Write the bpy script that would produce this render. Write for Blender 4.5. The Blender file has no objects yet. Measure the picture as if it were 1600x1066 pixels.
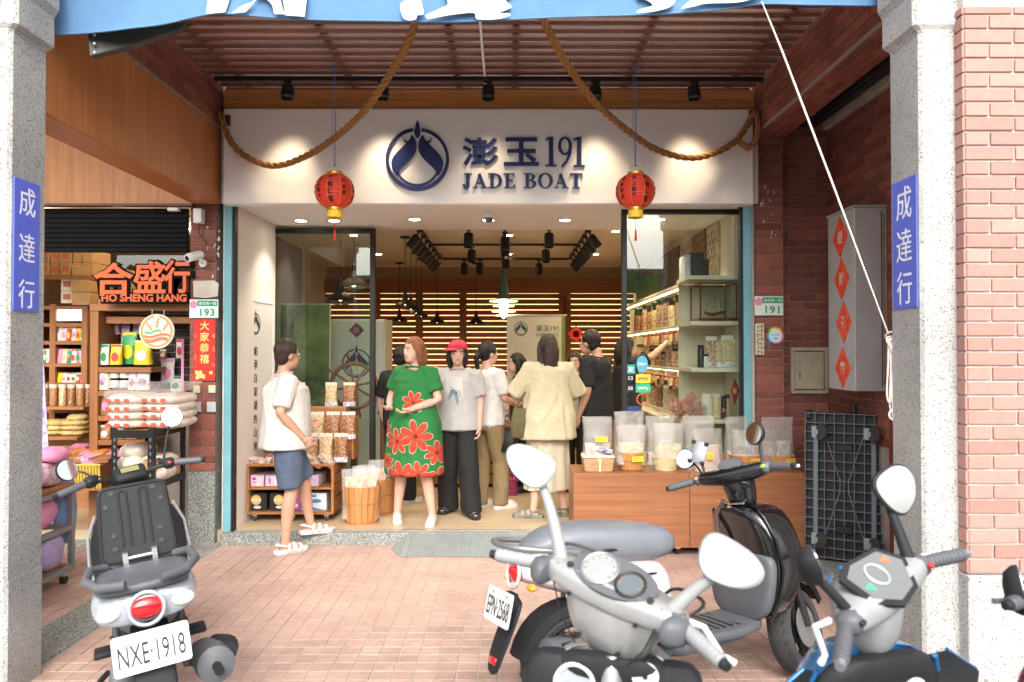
import bpy, bmesh, math, random
from mathutils import Vector, Matrix, noise, Euler
random.seed(7)
PI = math.pi
SC = bpy.context.scene
COL = SC.collection
R = math.radians

# ---------------------------------------------------------------- camera, sky, sun, exposure
cam_d = bpy.data.cameras.new('camera')
cam = bpy.data.objects.new('camera', cam_d); COL.objects.link(cam)
cam_d.sensor_width = 36; cam_d.lens = 27.0; cam_d.clip_start = 0.05; cam_d.clip_end = 500
cam.location = (0, 0, 1.6)
cam.rotation_euler = (R(90.907), 0, R(-0.239))
cam_d.dof.use_dof = True; cam_d.dof.focus_distance = 6.4; cam_d.dof.aperture_fstop = 3.2
SC.camera = cam

world = bpy.data.worlds.new('World'); SC.world = world; world.use_nodes = True
wn = world.node_tree.nodes; wl = world.node_tree.links
sky = wn.new('ShaderNodeTexSky'); sky.sky_type = 'NISHITA'; sky.sun_disc = False
SUN_EL, SUN_AZ = 38, 178
sky.sun_elevation = R(SUN_EL); sky.sun_rotation = R(SUN_AZ)
sky.air_density = 1.0; sky.dust_density = 6.0; sky.ozone_density = 0.6
hsv = wn.new('ShaderNodeHueSaturation'); hsv.inputs['Saturation'].default_value = 0.35   # overcast: pale sky
wl.new(sky.outputs[0], hsv.inputs['Color'])
wl.new(hsv.outputs[0], wn['Background'].inputs['Color'])
wn['Background'].inputs['Strength'].default_value = 0.15
sun_d = bpy.data.lights.new('sun', 'SUN'); sun_d.energy = .55; sun_d.angle = R(70); sun_d.color = (1, .96, .9)
sun = bpy.data.objects.new('sun', sun_d); COL.objects.link(sun)
_sd = Vector((math.sin(R(SUN_AZ)) * math.cos(R(SUN_EL)), math.cos(R(SUN_AZ)) * math.cos(R(SUN_EL)), math.sin(R(SUN_EL))))
sun.rotation_euler = _sd.to_track_quat('Z', 'Y').to_euler()
SC.view_settings.view_transform = 'Standard'; SC.view_settings.look = 'None'
SC.view_settings.gamma = 1; SC.view_settings.use_curve_mapping = False
SC.view_settings.exposure = 1.4
SC.cycles.max_bounces = 8; SC.cycles.transparent_max_bounces = 16
SC.cycles.sample_clamp_indirect = 4
SC.cycles.use_denoising = True

# ---------------------------------------------------------------- helpers
CM = Euler(cam.rotation_euler, 'XYZ').to_matrix()
def ray(px, py): return CM @ Vector(((px - 800) / 1200, -(py - 533) / 1200, -1))
def P(px, py, Y):                     # the point at distance Y seen at photo pixel px, py
    d = ray(px, py); t = Y / d.y
    return Vector((d.x * t, Y, 1.6 + d.z * t))
def G(px, py, z=0.0):                 # the point at height z seen at photo pixel
    d = ray(px, py); t = (z - 1.6) / d.z
    return Vector((d.x * t, d.y * t, z))

class MB:
    def __init__(s): s.v = []; s.f = []; s.m = []; s.mi = 0
    def add(s, vs, fs):
        o = len(s.v); s.v += [tuple(v) for v in vs]
        s.f += [tuple(i + o for i in f) for f in fs]; s.m += [s.mi] * len(fs)
        return s
    def box(s, c, d, rot=None, bev=0.0):
        x, y, z = d[0] / 2, d[1] / 2, d[2] / 2
        c = Vector(c)
        if bev > 0:
            b = min(bev, x * .9, y * .9, z * .9)
            vs = []; idx = {}
            for sx in (-1, 1):
                for sy in (-1, 1):
                    for sz in (-1, 1):
                        for k, (p) in enumerate(((sx * x, sy * (y - b), sz * (z - b)), (sx * (x - b), sy * y, sz * (z - b)), (sx * (x - b), sy * (y - b), sz * z))):
                            idx[(sx, sy, sz, k)] = len(vs); vs.append(Vector(p))
            I = idx; fs = []
            for q in (-1, 1):
                fs.append([I[(q, a, b2, 0)] for a, b2 in ((-1, -1), (1, -1), (1, 1), (-1, 1))][::q])
                fs.append([I[(a, q, b2, 1)] for a, b2 in ((-1, -1), (1, -1), (1, 1), (-1, 1))][::-q])
                fs.append([I[(a, b2, q, 2)] for a, b2 in ((-1, -1), (1, -1), (1, 1), (-1, 1))][::q])
            for a in (-1, 1):
                for b2 in (-1, 1):
                    fs.append([I[(a, b2, -1, 0)], I[(a, b2, 1, 0)], I[(a, b2, 1, 1)], I[(a, b2, -1, 1)]])
                    fs.append([I[(a, -1, b2, 0)], I[(a, 1, b2, 0)], I[(a, 1, b2, 2)], I[(a, -1, b2, 2)]])
                    fs.append([I[(-1, a, b2, 1)], I[(1, a, b2, 1)], I[(1, a, b2, 2)], I[(-1, a, b2, 2)]])
                    for c2 in (-1, 1): fs.append([I[(a, b2, c2, 0)], I[(a, b2, c2, 1)], I[(a, b2, c2, 2)]])
        else:
            vs = [Vector((a * x, b * y, q * z)) for a in (-1, 1) for b in (-1, 1) for q in (-1, 1)]
            fs = [(0, 1, 3, 2), (4, 6, 7, 5), (0, 4, 5, 1), (2, 3, 7, 6), (0, 2, 6, 4), (1, 5, 7, 3)]
        if rot is not None:
            m = Euler(rot, 'XYZ').to_matrix() if not isinstance(rot, Matrix) else rot
            vs = [m @ v for v in vs]
        return s.add([v + c for v in vs], fs)
    def bb(s, x0, x1, y0, y1, z0, z1, bev=0.0):
        return s.box(((x0 + x1) / 2, (y0 + y1) / 2, (z0 + z1) / 2), (abs(x1 - x0), abs(y1 - y0), abs(z1 - z0)), None, bev)
    def prism(s, pts, d, M=None):      # 2-D outline in XY, extruded 0..d in Z, then M
        n = len(pts); M = M or Matrix()
        vs = [M @ Vector((p[0], p[1], 0)) for p in pts] + [M @ Vector((p[0], p[1], d)) for p in pts]
        fs = [tuple(range(n))[::-1], tuple(range(n, 2 * n))] + [(i, (i + 1) % n, (i + 1) % n + n, i + n) for i in range(n)]
        return s.add(vs, fs)
    def loft(s, rings, cap=True, closed=False):
        n = len(rings[0]); vs = [v for r in rings for v in r]; fs = []
        m = len(rings)
        for k in range(m if closed else m - 1):
            a = k * n; b = ((k + 1) % m) * n
            for i in range(n):
                j = (i + 1) % n; fs.append((a + i, a + j, b + j, b + i))
        if cap and not closed: fs.append(tuple(range(n))[::-1]); fs.append(tuple(range((m - 1) * n, m * n)))
        return s.add(vs, fs)
    def tube(s, pts, r, n=8, cap=True, closed=False):
        pts = [Vector(p) for p in pts]; rr = r if isinstance(r, (list, tuple)) else [r] * len(pts)
        rings = []; up = None; m = len(pts)
        for i, p in enumerate(pts):
            if closed: t = pts[(i + 1) % m] - pts[i - 1]
            else: t = pts[min(i + 1, m - 1)] - pts[max(i - 1, 0)]
            t.normalize()
            if up is None: up = Vector((0, 0, 1)) if abs(t.z) < .9 else Vector((0, 1, 0))
            up = (up - t * up.dot(t)); up = up.normalized() if up.length > 1e-6 else t.orthogonal().normalized()
            sd = t.cross(up)
            rings.append([p + (up * math.cos(a) + sd * math.sin(a)) * rr[i] for a in (2 * PI * k / n for k in range(n))])
        return s.loft(rings, cap, closed)
    def cyl(s, a, b, r, n=16, r2=None): return s.tube([a, b], [r, r if r2 is None else r2], n)
    def lathe(s, prof, n=24, M=None, cap=True):      # prof: (radius, z)
        M = M or Matrix()
        rings = [[M @ Vector((max(r, 1e-4) * math.cos(2 * PI * k / n), max(r, 1e-4) * math.sin(2 * PI * k / n), z)) for k in range(n)] for r, z in prof]
        return s.loft(rings, cap)
    def ell(s, c, r, n=16, m=10, M=None):
        if not isinstance(r, (tuple, list)): r = (r, r, r)
        T = Matrix.Translation(Vector(c)) @ (M.to_4x4() if M is not None else Matrix()) @ Matrix.Diagonal((*r, 1))
        return s.lathe([(math.sin(PI * k / m), -math.cos(PI * k / m)) for k in range(m + 1)], n, T)
    def ring(s, c, R1, r, n=32, k=8, M=None):
        c = Vector(c); M = M or Matrix.Identity(3)
        return s.tube([c + M @ Vector((R1 * math.cos(2 * PI * i / n), R1 * math.sin(2 * PI * i / n), 0)) for i in range(n)], r, k, False, True)
    def sheet(s, grid):                 # grid of points [row][col]
        n = len(grid[0]); m = len(grid)
        return s.add([v for r in grid for v in r], [(a * n + b, a * n + b + 1, (a + 1) * n + b + 1, (a + 1) * n + b) for a in range(m - 1) for b in range(n - 1)])
    def mesh(s, me, M=None):
        M = M or Matrix()
        return s.add([M @ v.co for v in me.vertices], [tuple(p.vertices) for p in me.polygons])
    def xf(s, M): s.v = [tuple(M @ Vector(v)) for v in s.v]; return s
    def data(s, name, mats, smooth=None, recalc=True):
        me = bpy.data.meshes.new(name); me.from_pydata(s.v, [], s.f)
        if not isinstance(mats, (list, tuple)): mats = [mats]
        for m in mats: me.materials.append(m)
        if len(mats) > 1: me.polygons.foreach_set('material_index', s.m)
        if recalc:
            bm = bmesh.new(); bm.from_mesh(me); bmesh.ops.recalc_face_normals(bm, faces=bm.faces); bm.to_mesh(me); bm.free()
        if smooth is not None:
            me.polygons.foreach_set('use_smooth', [True] * len(me.polygons)); me.set_sharp_from_angle(angle=R(smooth))
        me.update()
        return me
    def remesh(s, vox=.012, it=4, fac=.5):
        me = bpy.data.meshes.new('t'); me.from_pydata(s.v, [], s.f)
        bm = bmesh.new(); bm.from_mesh(me); bmesh.ops.recalc_face_normals(bm, faces=bm.faces); bm.to_mesh(me); bm.free()
        o = bpy.data.objects.new('t', me); COL.objects.link(o)
        m = o.modifiers.new('r', 'REMESH'); m.mode = 'VOXEL'; m.voxel_size = vox
        if it: q = o.modifiers.new('s', 'SMOOTH'); q.iterations = it; q.factor = fac
        dg = bpy.context.evaluated_depsgraph_get(); ev = o.evaluated_get(dg)
        r = bpy.data.meshes.new_from_object(ev)
        s.v = [tuple(v.co) for v in r.vertices]; s.f = [tuple(p.vertices) for p in r.polygons]; s.m = [0] * len(s.f)
        bpy.data.objects.remove(o); bpy.data.meshes.remove(r); bpy.data.meshes.remove(me)
        return s
    def folds(s, amp=.004, sc=9, zs=.5, seed=0):
        me = bpy.data.meshes.new('t'); me.from_pydata(s.v, [], s.f)
        bm = bmesh.new(); bm.from_mesh(me); bm.normal_update()
        out = []
        for v in bm.verts:
            p = Vector((v.co.x * sc, v.co.y * sc, v.co.z * sc * zs)) + Vector((seed * 7.3, seed * 3.1, 0))
            n = noise.noise(p + noise.noise_vector(p * .6) * .9)
            n = (1 - abs(n) * 2.6)
            out.append(tuple(v.co + v.normal * n * amp))
        s.v = out; bm.free(); bpy.data.meshes.remove(me); return s

def sub(o, lv=2):
    m = o.modifiers.new('smooth', 'SUBSURF'); m.levels = lv; m.render_levels = lv; return o

def obj(name, mb, mat, parent=None, smooth=None, label=None, local=False):
    me = mb if isinstance(mb, bpy.types.Mesh) else mb.data(name, mat, smooth)
    o = bpy.data.objects.new(name, me); COL.objects.link(o)
    if parent is not None:
        o.parent = parent
        if not local:
            w = Vector(parent.location); q = parent.parent
            while q is not None: w += q.location; q = q.parent
            o.location = -w
    if label: o['label'] = label
    return o
def tag(o, label, cat, group=None):
    o['label'] = label; o['category'] = cat
    if group: o['group'] = group
    return o
def thing(name, label, cat, loc=(0, 0, 0), rotz=0, group=None):
    o = bpy.data.objects.new(name, None); COL.objects.link(o); o.location = loc; o.rotation_euler = (0, 0, rotz)
    o.empty_display_size = .1
    return tag(o, label, cat, group)
def struct(name, mb, mat, parent=None, smooth=None):
    o = obj(name, mb, mat, parent, smooth)
    if parent is None: o['kind'] = 'structure'
    return o
def single(name, mb, mat, label, cat, group=None, smooth=None):
    return tag(obj(name, mb, mat, None, smooth), label, cat, group)
def inst(name, me, loc, parent=None, rot=None, scale=None):     # object sharing mesh data
    o = bpy.data.objects.new(name, me); COL.objects.link(o)
    if parent is not None: o.parent = parent; loc = Vector(loc) - Vector(parent.location)
    o.location = loc
    if rot is not None: o.rotation_euler = rot
    if scale is not None: o.scale = scale
    return o
def dup(root, loc, rotz=None, label=None, group=None):
    r = root.copy(); COL.objects.link(r); r.location = loc
    if rotz is not None: r.rotation_euler = (0, 0, rotz)
    if label: r['label'] = label
    if group: r['group'] = group
    for ch in list(root.children):
        c = ch.copy(); COL.objects.link(c); c.parent = r
        for g in list(ch.children):
            d = g.copy(); COL.objects.link(d); d.parent = c
    return r

# ---------------------------------------------------------------- materials
_mc = {}
def mat(name, col, rough=.6, metal=0, var=0, scale=18, bump=0, bscale=120, rnd=0, trans=0, alpha=1, emis=None, es=0, coat=0, ior=1.45, stretch=None, col2=None, sheen=0, spec=None, det=4, drt=0):
    m = bpy.data.materials.new(name); m.use_nodes = True
    N = m.node_tree.nodes; L = m.node_tree.links; b = N['Principled BSDF']
    c4 = (*col, 1); b.inputs['Base Color'].default_value = c4
    b.inputs['Roughness'].default_value = rough; b.inputs['Metallic'].default_value = metal
    b.inputs['IOR'].default_value = ior
    if trans: b.inputs['Transmission Weight'].default_value = trans
    if alpha < 1: b.inputs['Alpha'].default_value = alpha
    if coat: b.inputs['Coat Weight'].default_value = coat; b.inputs['Coat Roughness'].default_value = .06
    if spec is not None: b.inputs['Specular IOR Level'].default_value = spec
    if emis: b.inputs['Emission Color'].default_value = (*emis, 1); b.inputs['Emission Strength'].default_value = es
    tc = N.new('ShaderNodeTexCoord'); src = tc.outputs['Object']
    mp = N.new('ShaderNodeMapping'); L.new(src, mp.inputs['Vector'])
    if stretch: mp.inputs['Scale'].default_value = stretch
    # every object gets its own offset in the pattern
    oi = N.new('ShaderNodeObjectInfo'); ml = N.new('ShaderNodeMath'); ml.operation = 'MULTIPLY'; ml.inputs[1].default_value = 37
    L.new(oi.outputs['Random'], ml.inputs[0]); cb = N.new('ShaderNodeCombineXYZ')
    for i in range(3): L.new(ml.outputs[0], cb.inputs[i])
    L.new(cb.outputs[0], mp.inputs['Location'])
    cur = None
    if var or col2:
        nz = N.new('ShaderNodeTexNoise'); nz.inputs['Scale'].default_value = scale; nz.inputs['Detail'].default_value = det; nz.inputs['Roughness'].default_value = .65
        L.new(mp.outputs[0], nz.inputs['Vector'])
        rp = N.new('ShaderNodeValToRGB'); rp.color_ramp.elements[0].position = .32; rp.color_ramp.elements[1].position = .68
        a = tuple(c * (1 - var) for c in col); z = tuple(min(1, c * (1 + var)) for c in (col2 or col))
        rp.color_ramp.elements[0].color = (*a, 1); rp.color_ramp.elements[1].color = (*z, 1)
        L.new(nz.outputs[0], rp.inputs[0]); cur = rp.outputs[0]
    if rnd:
        mr = N.new('ShaderNodeMapRange'); mr.inputs['To Min'].default_value = 1 - rnd; mr.inputs['To Max'].default_value = 1 + rnd
        L.new(oi.outputs['Random'], mr.inputs[0])
        hs = N.new('ShaderNodeHueSaturation'); L.new(mr.outputs[0], hs.inputs['Value'])
        if cur: L.new(cur, hs.inputs['Color'])
        else: hs.inputs['Color'].default_value = c4
        cur = hs.outputs[0]
    if drt:       # dirt and wear blotches
        n2 = N.new('ShaderNodeTexNoise'); n2.inputs['Scale'].default_value = 2.3; n2.inputs['Detail'].default_value = 9; n2.inputs['Roughness'].default_value = .7
        L.new(N.new('ShaderNodeNewGeometry').outputs['Position'], n2.inputs['Vector'])
        mr2 = N.new('ShaderNodeMapRange'); mr2.inputs[1].default_value = .35; mr2.inputs[2].default_value = .7; mr2.inputs[3].default_value = 1 - drt; mr2.inputs[4].default_value = 1
        L.new(n2.outputs[0], mr2.inputs[0])
        vm = N.new('ShaderNodeMix'); vm.data_type = 'RGBA'; vm.blend_type = 'MULTIPLY'; vm.inputs[0].default_value = 1
        if cur: L.new(cur, vm.inputs[6])
        else: vm.inputs[6].default_value = c4
        L.new(mr2.outputs[0], vm.inputs[7]); cur = vm.outputs[2]
    if cur: L.new(cur, b.inputs['Base Color'])
    if bump:
        nb = N.new('ShaderNodeTexNoise'); nb.inputs['Scale'].default_value = bscale; nb.inputs['Detail'].default_value = 3
        L.new(mp.outputs[0], nb.inputs['Vector'])
        bp = N.new('ShaderNodeBump'); bp.inputs['Strength'].default_value = bump; bp.inputs['Distance'].default_value = .01
        L.new(nb.outputs[0], bp.inputs['Height']); L.new(bp.outputs[0], b.inputs['Normal'])
    _mc[name] = m
    return m

def wood(name, c1, c2, axis=0, rough=.45, rnd=.06, s=1.0, knots=0):
    st = [34 * s] * 3; st[axis] = 1.1 * s
    return mat(name, c1, rough, var=.08, col2=c2, scale=1, stretch=st, rnd=rnd, bump=.08, bscale=2, det=6, coat=0, drt=.14)

def speckle(name, cols, scale=150, rough=.75, bump=.35):
    m = bpy.data.materials.new(name); m.use_nodes = True
    N = m.node_tree.nodes; L = m.node_tree.links; b = N['Principled BSDF']; b.inputs['Roughness'].default_value = rough
    tc = N.new('ShaderNodeTexCoord')
    v = N.new('ShaderNodeTexVoronoi'); v.inputs['Scale'].default_value = scale; L.new(tc.outputs['Object'], v.inputs['Vector'])
    sp = N.new('ShaderNodeSeparateColor'); L.new(v.outputs['Color'], sp.inputs[0])
    rp = N.new('ShaderNodeValToRGB'); rp.color_ramp.interpolation = 'CONSTANT'
    e = rp.color_ramp.elements; n = len(cols)
    tot = sum(c[1] for c in cols); acc = 0
    for i, (c, w) in enumerate(cols):
        el = e[i] if i < 2 else e.new(acc / tot)
        el.position = acc / tot; el.color = (*c, 1); acc += w
    L.new(sp.outputs[0], rp.inputs[0])
    n2 = N.new('ShaderNodeTexNoise'); n2.inputs['Scale'].default_value = 2.2; n2.inputs['Detail'].default_value = 7
    L.new(tc.outputs['Object'], n2.inputs['Vector'])
    mr = N.new('ShaderNodeMapRange'); mr.inputs[1].default_value = .3; mr.inputs[2].default_value = .7; mr.inputs[3].default_value = .74; mr.inputs[4].default_value = 1.08
    L.new(n2.outputs[0], mr.inputs[0])
    mx = N.new('ShaderNodeMix'); mx.data_type = 'RGBA'; mx.blend_type = 'MULTIPLY'; mx.inputs[0].default_value = 1
    L.new(rp.outputs[0], mx.inputs[6]); L.new(mr.outputs[0], mx.inputs[7]); L.new(mx.outputs[2], b.inputs['Base Color'])
    bp = N.new('ShaderNodeBump'); bp.inputs['Strength'].default_value = bump; bp.inputs['Distance'].default_value = .004
    L.new(v.outputs['Distance'], bp.inputs['Height']); L.new(bp.outputs[0], b.inputs['Normal'])
    return m

brick_m = mat('brick_red', (.28, .088, .062), .65, var=.14, scale=30, rnd=.28, bump=.1, drt=.25)
brick_lit = mat('brick_red_overlit', (.41, .215, .18), .7, var=.08, scale=30, rnd=.14, bump=.12, drt=.12)  # arcade brick again, with the overexposure on the pier put into the colour
mortar_m = mat('mortar_grey', (.32, .27, .23), .9, var=.1, bump=.2)
mortar_l = mat('mortar_pale', (.55, .5, .47), .9, var=.08, bump=.2)
granite_l = speckle('pebble_wash_pale', [((.40, .40, .39), 5), ((.46, .46, .45), 4), ((.33, .33, .33), 2.4), ((.18, .18, .18), .9), ((.39, .38, .35), 2)], 160)
granite_d = speckle('pebble_wash_dark', [((.24, .26, .24), 4), ((.36, .38, .35), 4), ((.12, .13, .12), 2.2), ((.5, .52, .5), 1.4), ((.17, .17, .15), 2)], 150)
tile_m = mat('floor_tile_terracotta', (.50, .34, .285), .5, var=.09, scale=25, rnd=.10, bump=.06, drt=.3)
tile_gr = mat('floor_grout', (.40, .34, .31), .9, var=.15, bump=.2)
asphalt_m = mat('road_bounce_pale', (.30, .29, .28), .85, var=.2, scale=60, bump=.4)  # asphalt road, paled to bounce more light up under the arcade
cedar_h = wood('pine_board', (.50, .19, .055), (.62, .27, .085), 0, .5)
darkslat = wood('dark_brown_slat', (.13, .045, .028), (.18, .066, .04), 0, .5, .15)
plaster_w = mat('white_plaster', (.78, .74, .72), .8, var=.02, scale=5)
ceil_m = mat('ceiling_plaster_pinkish', (.90, .86, .83), .85, var=.04, scale=4)
white_p = mat('white_paint', (.8, .8, .78), .45, var=.02)
black_m = mat('black_metal', (.012, .012, .013), .42, var=.1)
black_pl = mat('black_plastic', (.02, .02, .022), .5, var=.12, bump=.05)
blue_fr = mat('light_blue_painted_metal', (.20, .47, .55), .5, var=.06, drt=.25)
steel_m = mat('brushed_steel', (.62, .62, .62), .34, .85, var=.05, scale=3, stretch=(1, 1, 20))
zinc_m = mat('zinc_plate', (.30, .34, .34), .45, .4, var=.08, scale=12, bump=.05)
chrome_m = mat('chrome', (.8, .8, .82), .12, 1)
oak_v = wood('veneer_vertical', (.42, .15, .048), (.52, .205, .07), 2, .42, .03)
oak_v2 = wood('veneer_vertical_light', (.47, .20, .068), (.56, .255, .092), 2, .42, .03)
oak_y = wood('veneer_soffit', (.40, .14, .045), (.50, .19, .065), 1, .42, .03)
teak_h = wood('counter_teak', (.27, .105, .048), (.34, .145, .065), 0, .4, .04)
inkblue = mat('navy_lacquer', (.022, .035, .13), .3, .3, coat=.4)
paper_w = mat('white_paper', (.8, .79, .76), .7)
glass_m = mat('window_glass', (.93, .97, .95), .0, trans=1, ior=1.12, alpha=1, spec=1.0)

def glassmat():
    m = bpy.data.materials.new('shop_glass'); m.use_nodes = True
    N = m.node_tree.nodes; L = m.node_tree.links; N.remove(N['Principled BSDF'])
    t = N.new('ShaderNodeBsdfTransparent'); t.inputs[0].default_value = (.90, .95, .93, 1)
    g = N.new('ShaderNodeBsdfGlossy'); g.inputs['Roughness'].default_value = .015; g.inputs[0].default_value = (.95, 1, 1, 1)
    f = N.new('ShaderNodeFresnel'); f.inputs[0].default_value = 1.6
    mx = N.new('ShaderNodeMixShader'); L.new(f.outputs[0], mx.inputs[0]); L.new(t.outputs[0], mx.inputs[1]); L.new(g.outputs[0], mx.inputs[2])
    L.new(mx.outputs[0], N['Material Output'].inputs[0]); return m
shop_glass = glassmat()
def filmmat(name, tint, a, rough=.25):       # thin crumpled clear plastic
    m = bpy.data.materials.new(name); m.use_nodes = True
    N = m.node_tree.nodes; L = m.node_tree.links; b = N['Principled BSDF']
    b.inputs['Base Color'].default_value = (*tint, 1); b.inputs['Roughness'].default_value = rough; b.inputs['Alpha'].default_value = a
    b.inputs['Coat Weight'].default_value = .5
    nb = N.new('ShaderNodeTexNoise'); nb.inputs['Scale'].default_value = 26; nb.inputs['Detail'].default_value = 3
    tc = N.new('ShaderNodeTexCoord'); L.new(tc.outputs['Object'], nb.inputs['Vector'])
    bp = N.new('ShaderNodeBump'); bp.inputs['Strength'].default_value = .7; bp.inputs['Distance'].default_value = .03
    L.new(nb.outputs[0], bp.inputs['Height']); L.new(bp.outputs[0], b.inputs['Normal'])
    return m
film_m = filmmat('clear_plastic_film', (.75, .74, .72), .42)
film_c = filmmat('thin_clear_film', (.85, .85, .85), .22)

# ---------------------------------------------------------------- writing
_tc = {}
def textmesh(s, w=None, h=None, depth=.002, bold=0.0, res=3, spacing=1.0):
    key = (s, w, h, depth, bold, res, spacing)
    if key in _tc: return _tc[key]
    cu = bpy.data.curves.new('t', 'FONT'); cu.body = s; cu.size = 1; cu.offset = bold; cu.extrude = .05; cu.resolution_u = res
    cu.space_character = spacing; cu.space_line = .95
    o = bpy.data.objects.new('t', cu); COL.objects.link(o)
    dg = bpy.context.evaluated_depsgraph_get(); me = bpy.data.meshes.new_from_object(o.evaluated_get(dg))
    bpy.data.objects.remove(o)
    xs = [v.co.x for v in me.vertices]; ys = [v.co.y for v in me.vertices]
    x0, x1, y0, y1 = min(xs), max(xs), min(ys), max(ys)
    sx = w / (x1 - x0) if w else None; sy = h / (y1 - y0) if h else None
    sx = sx or sy; sy = sy or sx
    for v in me.vertices: v.co = ((v.co.x - (x0 + x1) / 2) * sx, (v.co.y - (y0 + y1) / 2) * sy, (v.co.z + .05) / .1 * depth)
    _tc[key] = me
    return me
def facing(c, n=(0, -1, 0), roll=0.0):     # local XY plane -> vertical plane whose front looks along n
    n = Vector(n).normalized(); up = Vector((0, 0, 1)); x = up.cross(n)
    x = x.normalized() if x.length > 1e-5 else Vector((1, 0, 0)); y = n.cross(x)
    M = Matrix((x, y, n)).transposed().to_4x4()
    return Matrix.Translation(Vector(c)) @ M @ Matrix.Rotation(roll, 4, 'Z')
def arc(cx, cy, r, a0, a1, n=24): return [(cx + r * math.cos(R(a0 + (a1 - a0) * i / n)), cy + r * math.sin(R(a0 + (a1 - a0) * i / n))) for i in range(n + 1)]
def bez(pts, n=8):                          # chain of cubic segments: p0, c1, c2, p1, c1, c2, p2 ...
    out = []
    for k in range(0, len(pts) - 1, 3):
        a, b, c, d = [Vector(q) for q in pts[k:k + 4]]
        for i in range(n):
            t = i / n; out.append(tuple(a * (1 - t) ** 3 + b * 3 * t * (1 - t) ** 2 + c * 3 * t * t * (1 - t) + d * t ** 3))
    out.append(tuple(pts[-1])); return out
def spline(pts, n=8):                       # Catmull-Rom through points
    pts = [Vector(p) for p in pts]; out = []
    for i in range(len(pts) - 1):
        p0 = pts[max(i - 1, 0)]; p1 = pts[i]; p2 = pts[i + 1]; p3 = pts[min(i + 2, len(pts) - 1)]
        for k in range(n):
            t = k / n
            out.append(.5 * ((2 * p1) + (p2 - p0) * t + (2 * p0 - 5 * p1 + 4 * p2 - p3) * t * t + (3 * p1 - p0 - 3 * p2 + p3) * t ** 3))
    out.append(pts[-1]); return out
def band(path, w, closed=False):            # 2-D path -> outline polygon pieces as quads
    q = []
    for i in range(len(path) - 1):
        q.append((path[i], path[i + 1]))
    return q
LOGO_PARTS = None
def logo(mb, M, s, d=.01):                  # emblem: broken ring, spear tip, two curved leaves; unit radius 1 -> s
    def pr(pts, dz=0): mb.prism([(x * s, y * s) for x, y in pts], d + dz * s, M)
    # ring, open at the top
    n = 56; a0, a1 = 98, 442
    for i in range(n):
        b0, b1 = a0 + (a1 - a0) * i / n, a0 + (a1 - a0) * (i + 1) / n
        ri = lambda a: .905 - .03 * max(0, -math.sin(R(a)))
        pr([(math.cos(R(b0)), math.sin(R(b0))), (math.cos(R(b1)), math.sin(R(b1))), (ri(b1) * math.cos(R(b1)), ri(b1) * math.sin(R(b1))), (ri(b0) * math.cos(R(b0)), ri(b0) * math.sin(R(b0)))])
    pr([(0, 1.26), (.06, 1.08), (.10, .84), (.05, .72), (0, .68), (-.05, .72), (-.10, .84), (-.06, 1.08)])
    for sg in (1, -1):
        o = bez([(.06, .62), (.10, .72), (.16, .76), (.18, .78), (.22, .60), (.34, .52), (.44, .42), (.62, .24), (.80, .12), (.82, -.12), (.83, -.36), (.70, -.42), (.66, -.52)], 6)
        i_ = bez([(.60, -.46), (.58, -.30), (.44, -.22), (.30, -.08), (.10, .10), (-.0, .26), (.03, .46), (.03, .52), (.04, .58), (.05, .60)], 6)
        pts = [(x * sg, y) for x, y in o + i_]
        # split in quads so that the outline stays exact when concave
        m = min(len(o), len(i_)); ii = i_[::-1]
        for k in range(m - 1):
            ko, k1 = int(k * (len(o) - 1) / (m - 1)), int((k + 1) * (len(o) - 1) / (m - 1))
            ki, k2 = int(k * (len(ii) - 1) / (m - 1)), int((k + 1) * (len(ii) - 1) / (m - 1))
            pr([(o[ko][0] * sg, o[ko][1]), (o[k1][0] * sg, o[k1][1]), (ii[k2][0] * sg, ii[k2][1]), (ii[ki][0] * sg, ii[ki][1])])
        hk = [(.20, .62), (.30, .56), (.42, .62), (.46, .72)]   # small hook at the tip of each leaf
        for a, b in zip(hk, hk[1:]): pr([(a[0] * sg, a[1]), (b[0] * sg, b[1]), (b[0] * sg, b[1] - .05), (a[0] * sg, a[1] - .06)])
    # inner hull line
    for i in range(20):
        b0, b1 = 205 + 130 * i / 20, 205 + 130 * (i + 1) / 20
        f = lambda a, r: (r * math.cos(R(a)) * 1.0, -.12 + r * math.sin(R(a)))
        pr([f(b0, .72), f(b1, .72), f(b1, .66), f(b0, .66)])

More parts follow.
